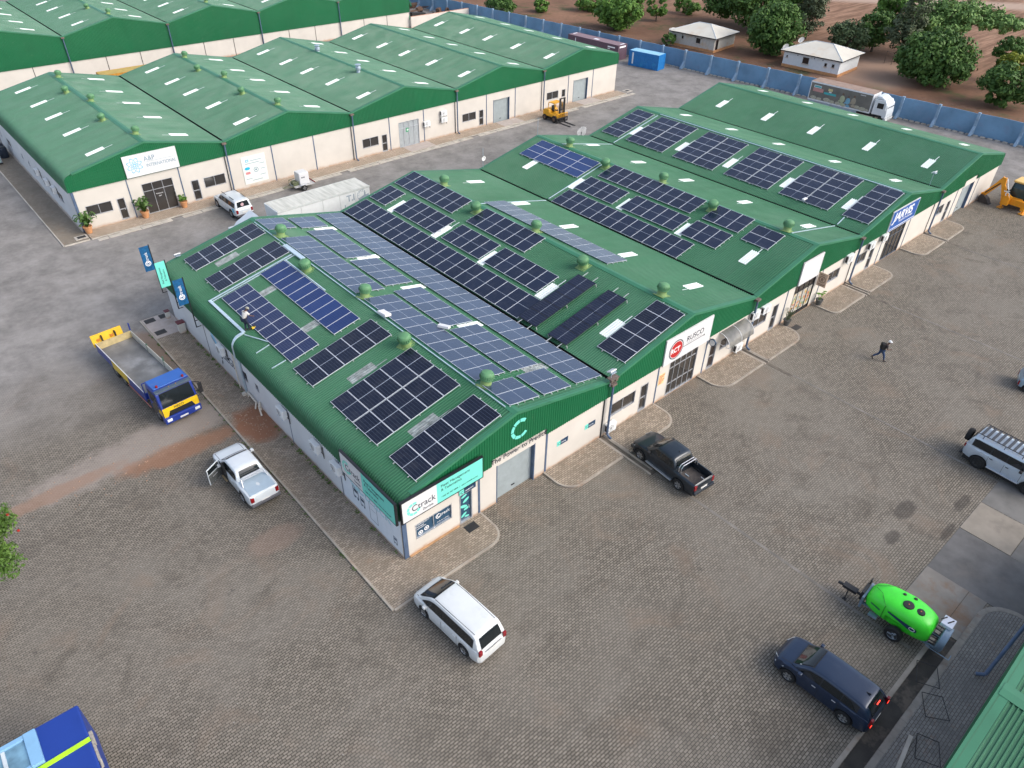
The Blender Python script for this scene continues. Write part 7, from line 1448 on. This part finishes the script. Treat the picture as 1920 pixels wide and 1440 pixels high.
# small houses
IR = M('whitewashed_iron_roof', (.62, .58, .49), .6, var=.06, scale=.5, dirt=(.58, .46, .33), dscale=.35, dlo=.55, dhi=.75)
def house(label, x0, y0, lx, ly, ang, he, hr, wallm, wins, dishes=()):
    """x0,y0: south-west corner; wall faces west (towards us) along local y"""
    t = thing('house', label, 'house', (x0, y0, 0), ang, 'small houses beyond the boundary wall'); m = MB(); m.box((0, 0, 0), (lx, ly, he)); m.build('wall', wallm, t)
    m = MB(); m.box((-.06, -.06, 0), (lx + .06, ly + .06, .42)); m.build('soil_stained_plinth', M('orange_splash', (.50, .25, .11), .9, var=.15), t)
    o = .45; rx = lx / 2; ry0, ry1 = ly * .5 - (ly - lx) / 2 - .4, ly * .5 + (ly - lx) / 2 + .4
    if ry1 - ry0 < .6: ry0, ry1 = ly / 2 - .9, ly / 2 + .9
    c_ = [(-o, -o, he), (lx + o, -o, he), (lx + o, ly + o, he), (-o, ly + o, he)]; r0, r1 = (rx, ry0, hr), (rx, ry1, hr)
    m = MB(); m.add(c_ + [r0, r1], [(0, 1, 4), (1, 2, 5, 4), (2, 3, 5), (3, 0, 4, 5)]); rf = m.build('roof', IR, t)
    m = MB(); [m.cyl(a, b, .07, 6) for a, b in ((c_[0], r0), (c_[1], r0), (c_[2], r1), (c_[3], r1), (r0, r1))]; m.build('ridge_cap', M('ridge_white', (.6, .62, .62), .5), rf)
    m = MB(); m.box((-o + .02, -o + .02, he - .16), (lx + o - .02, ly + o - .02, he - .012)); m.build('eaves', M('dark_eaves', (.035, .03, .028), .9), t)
    for k, (fc, u, z, w, h) in enumerate(wins):
        f = MB(); g_ = MB(); s_ = MB()
        if fc == 'W': f.box((-.03, u - w / 2, z), (-.002, u + w / 2, z + h)); s_.box((-.12, u - w / 2 - .1, z - .1), (-.003, u + w / 2 + .1, z - .002)); v_ = [(-.035, u - w / 2 + .05, z + .05), (-.03, u + w / 2 - .05, z + h - .05)]
        else: f.box((u - w / 2, -.03, z), (u + w / 2, -.002, z + h)); s_.box((u - w / 2 - .1, -.12, z - .1), (u + w / 2 + .1, -.003, z - .002)); v_ = [(u - w / 2 + .05, -.035, z + .05), (u + w / 2 - .05, -.03, z + h - .05)]
        nm = 'window' if z > .4 else 'door'; o_ = f.build(nm, M('window_frame_grey', (.25, .24, .22), .7) if nm == 'window' else M('maroon', (.14, .03, .035)), t); g_.box(*v_); g_.build('pane', GLASS, o_)
        if nm == 'window': s_.build('sill', M('sill_plaster', (.55, .45, .36), .9), o_)
    for u in (ly * .3, ly * .45, ly * .75): MB().box((-.03, u - .07, he - .5), (-.001, u + .07, he - .38)).build('air_vent', DK, t)
    return t
house('white-walled small house with a pale hipped roof and two satellite dishes', 104.3, 33.6, 7.2, 9.3, R(4.5), 2.45, 3.75, M('house_white', (.64, .66, .66), .85, var=.05, dirt=(.55, .45, .34), dlo=.62, dhi=.82), [('W', 1.0, 1.25, .42, .5), ('W', 2.2, 1.2, .42, .5), ('W', 5.5, 1.0, 1.05, .95), ('W', 8.7, 1.45, .25, .3)])
house('grey-walled small house with a pale hipped roof and rust-stained base', 101.3, 54.7, 7.0, 8.4, R(6), 2.35, 3.6, M('house_grey', (.47, .45, .40), .9, var=.1, dirt=(.5, .36, .22), dlo=.55, dhi=.75), [('W', 3.1, 1.05, .85, .85), ('W', 6.2, 1.3, .4, .5), ('W', 7.7, 1.3, .4, .5), ('S', .9, .05, .8, 1.9)])
for x, y, z, lab in ((104.4, 43.4, 2.75, 'round white satellite dish at the left eave of the white-walled house'), (107.9, 42.9, 3.4, 'round white satellite dish rising behind the left hip of the white-walled house')):
    t = thing('satellite_dish', lab, 'satellite dish', (x, y, z), R(150), 'dishes on the white-walled house'); m = MB(); m.lathe([(0, .0), (.25, .03), (.45, .10), (.5, .13)], n=20, ax='y'); m.build('dish', WHITE, t, smooth=True).rotation_euler = (R(-20), 0, 0); MB().tube([(0, .02, -.6), (0, .02, 0)], .03, 6).build('mast', GALV, t)
t = thing('lean_to', 'small pale wall panel beside the grey-walled house', 'outbuilding', (102.6, 64.2, 0), R(6)); MB().box((0, 0, 0), (1.2, 1.1, 1.9)).build('wall', M('house_grey', (.47, .45, .40)), t); MB().box((-.08, -.08, 1.91), (1.28, 1.18, 1.97)).build('roof', IR, t)
t = thing('pole_rack', 'rough wooden pole rack in the bare yard by the leaning tree', 'rack', (118.9, 33.2, 0)); m = MB(); m.tube([(0, 0, 0), (0, 0, 2)], .05, 5); m.tube([(0, -1.2, 0), (0, -1.2, 1.9)], .05, 5); m.tube([(0, .1, 1.8), (0, -1.3, 1.8)], .04, 5); m.tube([(0, .1, 1.2), (0, -1.3, 1.2)], .04, 5); m.build('poles', BARK, t)
t = thing('house', 'white and rust plastered wall of a house beyond the blue wall at the top edge', 'house', (104, 112, 0), R(6)); MB().box((0, 0, 0), (5, 10, 2.8)).build('wall', M('house_white', (.64, .66, .66)), t); MB().box((-.05, -.05, 0), (5.05, 10.05, .6)).build('soil_stained_plinth', M('orange_splash', (.50, .25, .11)), t); MB().box((-.4, -.4, 2.8), (5.4, 10.4, 2.95)).build('roof', IR, t)

# ---------------- people ----------------
def skin(name, V, E, rad, mat, parent, sub=1):
    me = bpy.data.meshes.new(name); me.from_pydata([tuple(v) for v in V], E, []); me.materials.append(mat); o = bpy.data.objects.new(name, me); C.objects.link(o); o.parent = parent
    md = o.modifiers.new('k', 'SKIN'); md.use_smooth_shade = True; sv = me.skin_vertices[0].data
    for i, r in enumerate(rad): sv[i].radius = (r, r) if not isinstance(r, tuple) else r; sv[i].use_root = (i == 0)
    sb = o.modifiers.new('s', 'SUBSURF'); sb.levels = sb.render_levels = sub; return o
SKIN = M('skin_brown', (.11, .055, .035), .55)
def person(label, loc, rz_, J, tops, trou, hat, extra, lean=0.):
    """J: joints dict (x forward, y left, z up)"""
    t = thing('person', label, 'person', loc, rz_); V = []; E = []; rad = []; idx = {}
    def add(n, p, r, par=None):
        idx[n] = len(V); V.append(Vector(p)); rad.append(r)
        if par is not None: E.append((idx[par], idx[n]))
    add('pelvis', J['pelvis'], .125); add('waist', J['waist'], (.12, .10), 'pelvis'); add('chest', J['chest'], (.15, .115), 'waist'); add('neck', J['neck'], .052, 'chest'); add('jaw', J['jaw'], .062, 'neck'); add('head', J['head'], .098, 'jaw'); add('crownp', J['crown'], .07, 'head')
    for s in 'LR':
        for n, r, p in (('sh', .058, 'chest'), ('el', .040, 'sh'), ('wr', .027, 'el'), ('pa', .034, 'wr')): add(n + s, J[n + s], r, p if p == 'chest' else p + s)
        wr, pa = Vector(J['wr' + s]), Vector(J['pa' + s]); d_ = (pa - wr).normalized(); sd = d_.orthogonal().normalized()
        for k, (o_, L) in enumerate(((-.03, .075), (-.01, .09), (.012, .085), (.03, .065))):
            add('f%d%s' % (k, s), pa + sd * o_ + d_ * L * .55, .010, 'pa' + s); add('g%d%s' % (k, s), pa + sd * o_ * 1.1 + d_ * L + d_.cross(sd) * .02, .008, 'f%d%s' % (k, s))
        add('th' + s, pa - sd * .055 + d_ * .02, .011, 'pa' + s)
        for n, r, p in (('hip', .088, 'pelvis'), ('kn', .058, 'hip'), ('an', .042, 'kn'), ('to', .038, 'an')): add(n + s, J[n + s], r, p if p == 'pelvis' else p + s)
    skin('body', V, E, rad, SKIN, t)
    K = ['pelvis', 'waist', 'chest', 'shL', 'elL', 'shR', 'elR', 'neck']; P = [Vector(J[k]) for k in K]; P[7] = P[2].lerp(P[7], .6); half = P[3].lerp(P[4], .75), P[5].lerp(P[6], .75); P[4], P[6] = half
    skin('shirt', P, [(0, 1), (1, 2), (2, 3), (3, 4), (2, 5), (5, 6), (2, 7)], [(.150, .135), .142, (.175, .145), .080, .062, .080, .062, .085], tops, t)
    K = ['pelvis', 'hipL', 'knL', 'anL', 'hipR', 'knR', 'anR']; P = [Vector(J[k]) for k in K]; P[3] = P[2].lerp(P[3], .92); P[6] = P[5].lerp(P[6], .92)
    skin('trousers', P, [(0, 1), (1, 2), (2, 3), (0, 4), (4, 5), (5, 6)], [.152, .108, .078, .060, .108, .078, .060], trou, t)
    for s in 'LR':
        a, b_ = Vector(J['an' + s]), Vector(J['to' + s]); d_ = (b_ - a).normalized(); skin('shoe', [a - d_ * .06 - Vector((0, 0, .03)), a - Vector((0, 0, .02)), b_, b_ + d_ * .05], [(0, 1), (1, 2), (2, 3)], [.048, .055, .046, .035], PLAST, t)
    h, f = Vector(J['head']), (Vector(J['face']) - Vector(J['head'])).normalized(); up = (Vector(J['crown']) - Vector(J['head'])).normalized(); sd = up.cross(f).normalized()
    m = MB()
    for q in (-1, 1): m.lathe([(0, -.012), (.012, 0), (0, .012)], tuple(h + f * .088 + sd * q * .034 + up * .01), 8)
    m.build('eyes', M('eye_white', (.6, .58, .55), .4), t); m = MB(); m.lathe([(0, -.03), (.016, -.01), (.008, .02), (0, .03)], tuple(h + f * .1 - up * .015), 8); m.build('nose', SKIN, t)
    m = MB(); m.lathe([(0, -.006), (.022, 0), (0, .006)], tuple(h + f * .086 - up * .055), 8); m.build('mouth', M('lip', (.16, .05, .045), .5), t); m = MB(); [m.lathe([(0, -.03), (.016, 0), (0, .03)], tuple(h + sd * q * .1), 8) for q in (-1, 1)]; m.build('ears', SKIN, t)
    m = MB(); q = up.to_track_quat('Z', 'Y'); m.T = Matrix.Translation(h) @ q.to_matrix().to_4x4(); br = .19 if extra == 'rim' else .115
    m.lathe([(.118, .015), (.122, .04), (.115, .09), (.08, .125), (0, .14)], n=18)
    if extra == 'rim': m.lathe([(.118, .02), (br, .005), (br, .0), (.112, .012)], n=20)
    else: fl = q.inverted() @ f; m.box((fl.x * .1 - .07, fl.y * .1 - .07, .02), (fl.x * .15 + .07, fl.y * .15 + .07, .032))
    m.build('cap' if extra != 'rim' else 'hat', hat, t, auto=50); return t
W_ = person('person striding across the yard in a white cap with a large black backpack', (36.3, -7.35, 0), R(-52), dict(pelvis=(0, 0, .92), waist=(.06, 0, 1.06), chest=(.16, 0, 1.30), neck=(.23, 0, 1.46), jaw=(.28, 0, 1.53), head=(.29, 0, 1.62), crown=(.30, 0, 1.71), face=(.42, 0, 1.60),
     shL=(.14, .19, 1.38), elL=(.02, .25, 1.12), wrL=(.18, .24, .92), paL=(.24, .23, .86), shR=(.16, -.19, 1.38), elR=(.22, -.23, 1.12), wrR=(.42, -.16, 1.08), paR=(.48, -.13, 1.09),
     hipL=(0, .09, .88), knL=(-.14, .10, .50), anL=(-.50, .11, .26), toL=(-.40, .11, .06), hipR=(.02, -.09, .88), knR=(.22, -.1, .48), anR=(.30, -.1, .09), toR=(.45, -.1, .05)), M('brown_dark_shirt', (.035, .028, .028), .8), M('denim', (.025, .055, .125), .85, var=.2, scale=9), M('cap_white', (.7, .7, .7), .7), 'peak')
m = MB(); m.box((-.22, -.19, 1.02), (.04, .19, 1.50)); m.build('backpack', M('backpack_black', (.012, .011, .011), .8), W_, bevel=.07)
zr_ = rz(0, .93, .03)
person('worker in a pale shirt and dark trousers bending over the panels on the roof', (.97, 18.12, zr_), R(20), dict(pelvis=(-.05, 0, .92), waist=(.0, 0, 1.05), chest=(.14, 0, 1.27), neck=(.24, 0, 1.38), jaw=(.31, 0, 1.40), head=(.36, 0, 1.44), crown=(.43, 0, 1.50), face=(.44, 0, 1.36),
     shL=(.16, .19, 1.31), elL=(.24, .26, 1.06), wrL=(.36, .24, .86), paL=(.40, .22, .78), shR=(.14, -.19, 1.31), elR=(.26, -.28, 1.08), wrR=(.46, -.25, .95), paR=(.53, -.23, .90),
     hipL=(-.03, .09, .88), knL=(.06, .10, .48), anL=(-.02, .1, .09), toL=(.13, .1, .05), hipR=(-.03, -.09, .88), knR=(.12, -.11, .50), anR=(.10, -.12, .12), toR=(.25, -.12, .08)), M('shirt_pale', (.60, .58, .54), .8), M('work_navy', (.012, .02, .045), .85), M('hat_khaki', (.30, .30, .25), .8), 'rim')
t = thing('tool_bag', 'small yellow and black power tool on the roof by the worker', 'tool', (1.35, 17.95, rz(0, 1.35, .06))); MB().box((-.12, -.08, 0), (.12, .08, .12)).build('body', M('tool_yellow', (.75, .5, .03), .5), t, bevel=.02); MB().box((.02, -.05, .12), (.1, .05, .24)).build('handle', PLAST, t, bevel=.02)

# weeds along the wall foot and kerb, loose stones on the sand
m = MB(); rw = random.Random(9)
for k in range(150):
    if k % 3: x, y, z = -.10 - rw.uniform(0, .14), rw.choice([rw.uniform(0, 14), rw.uniform(7, 12), rw.uniform(18, 28)]), .09
    else: x, y, z = -2.28 - rw.uniform(0, .06), rw.uniform(-2, 31), .0
    for j in range(rw.randint(4, 9)): a = rw.uniform(0, 6.28); L = rw.uniform(.06, .17); m.add([(x, y, z), (x + L * .3 * math.cos(a + .4), y + L * .3 * math.sin(a + .4), z + L * .6), (x + L * math.cos(a), y + L * math.sin(a), z + L * .8)], [(0, 1, 2)])
tag(m.build('weeds', LB), kind='stuff')
m = MB()
for k in range(260):
    x, y = (rw.gauss(-6.5, 4.2), rw.gauss(16.3, 1.1)) if k % 2 else (rw.gauss(-1.0, .5), rw.gauss(15, 1.2))
    if -2.4 < x < -2.0 or x > -.15: continue
    s_ = rw.uniform(.02, .06); z = .09 if x > -2.1 else 0; m.add([(x - s_, y, z), (x, y - s_, z), (x + s_, y, z), (x, y + s_, z), (x, y, z + s_)], [(0, 1, 4), (1, 2, 4), (2, 3, 4), (3, 0, 4)])
tag(m.build('loose_rubble', M('rubble', (.34, .22, .15), .95, var=.4, scale=9)), kind='stuff')
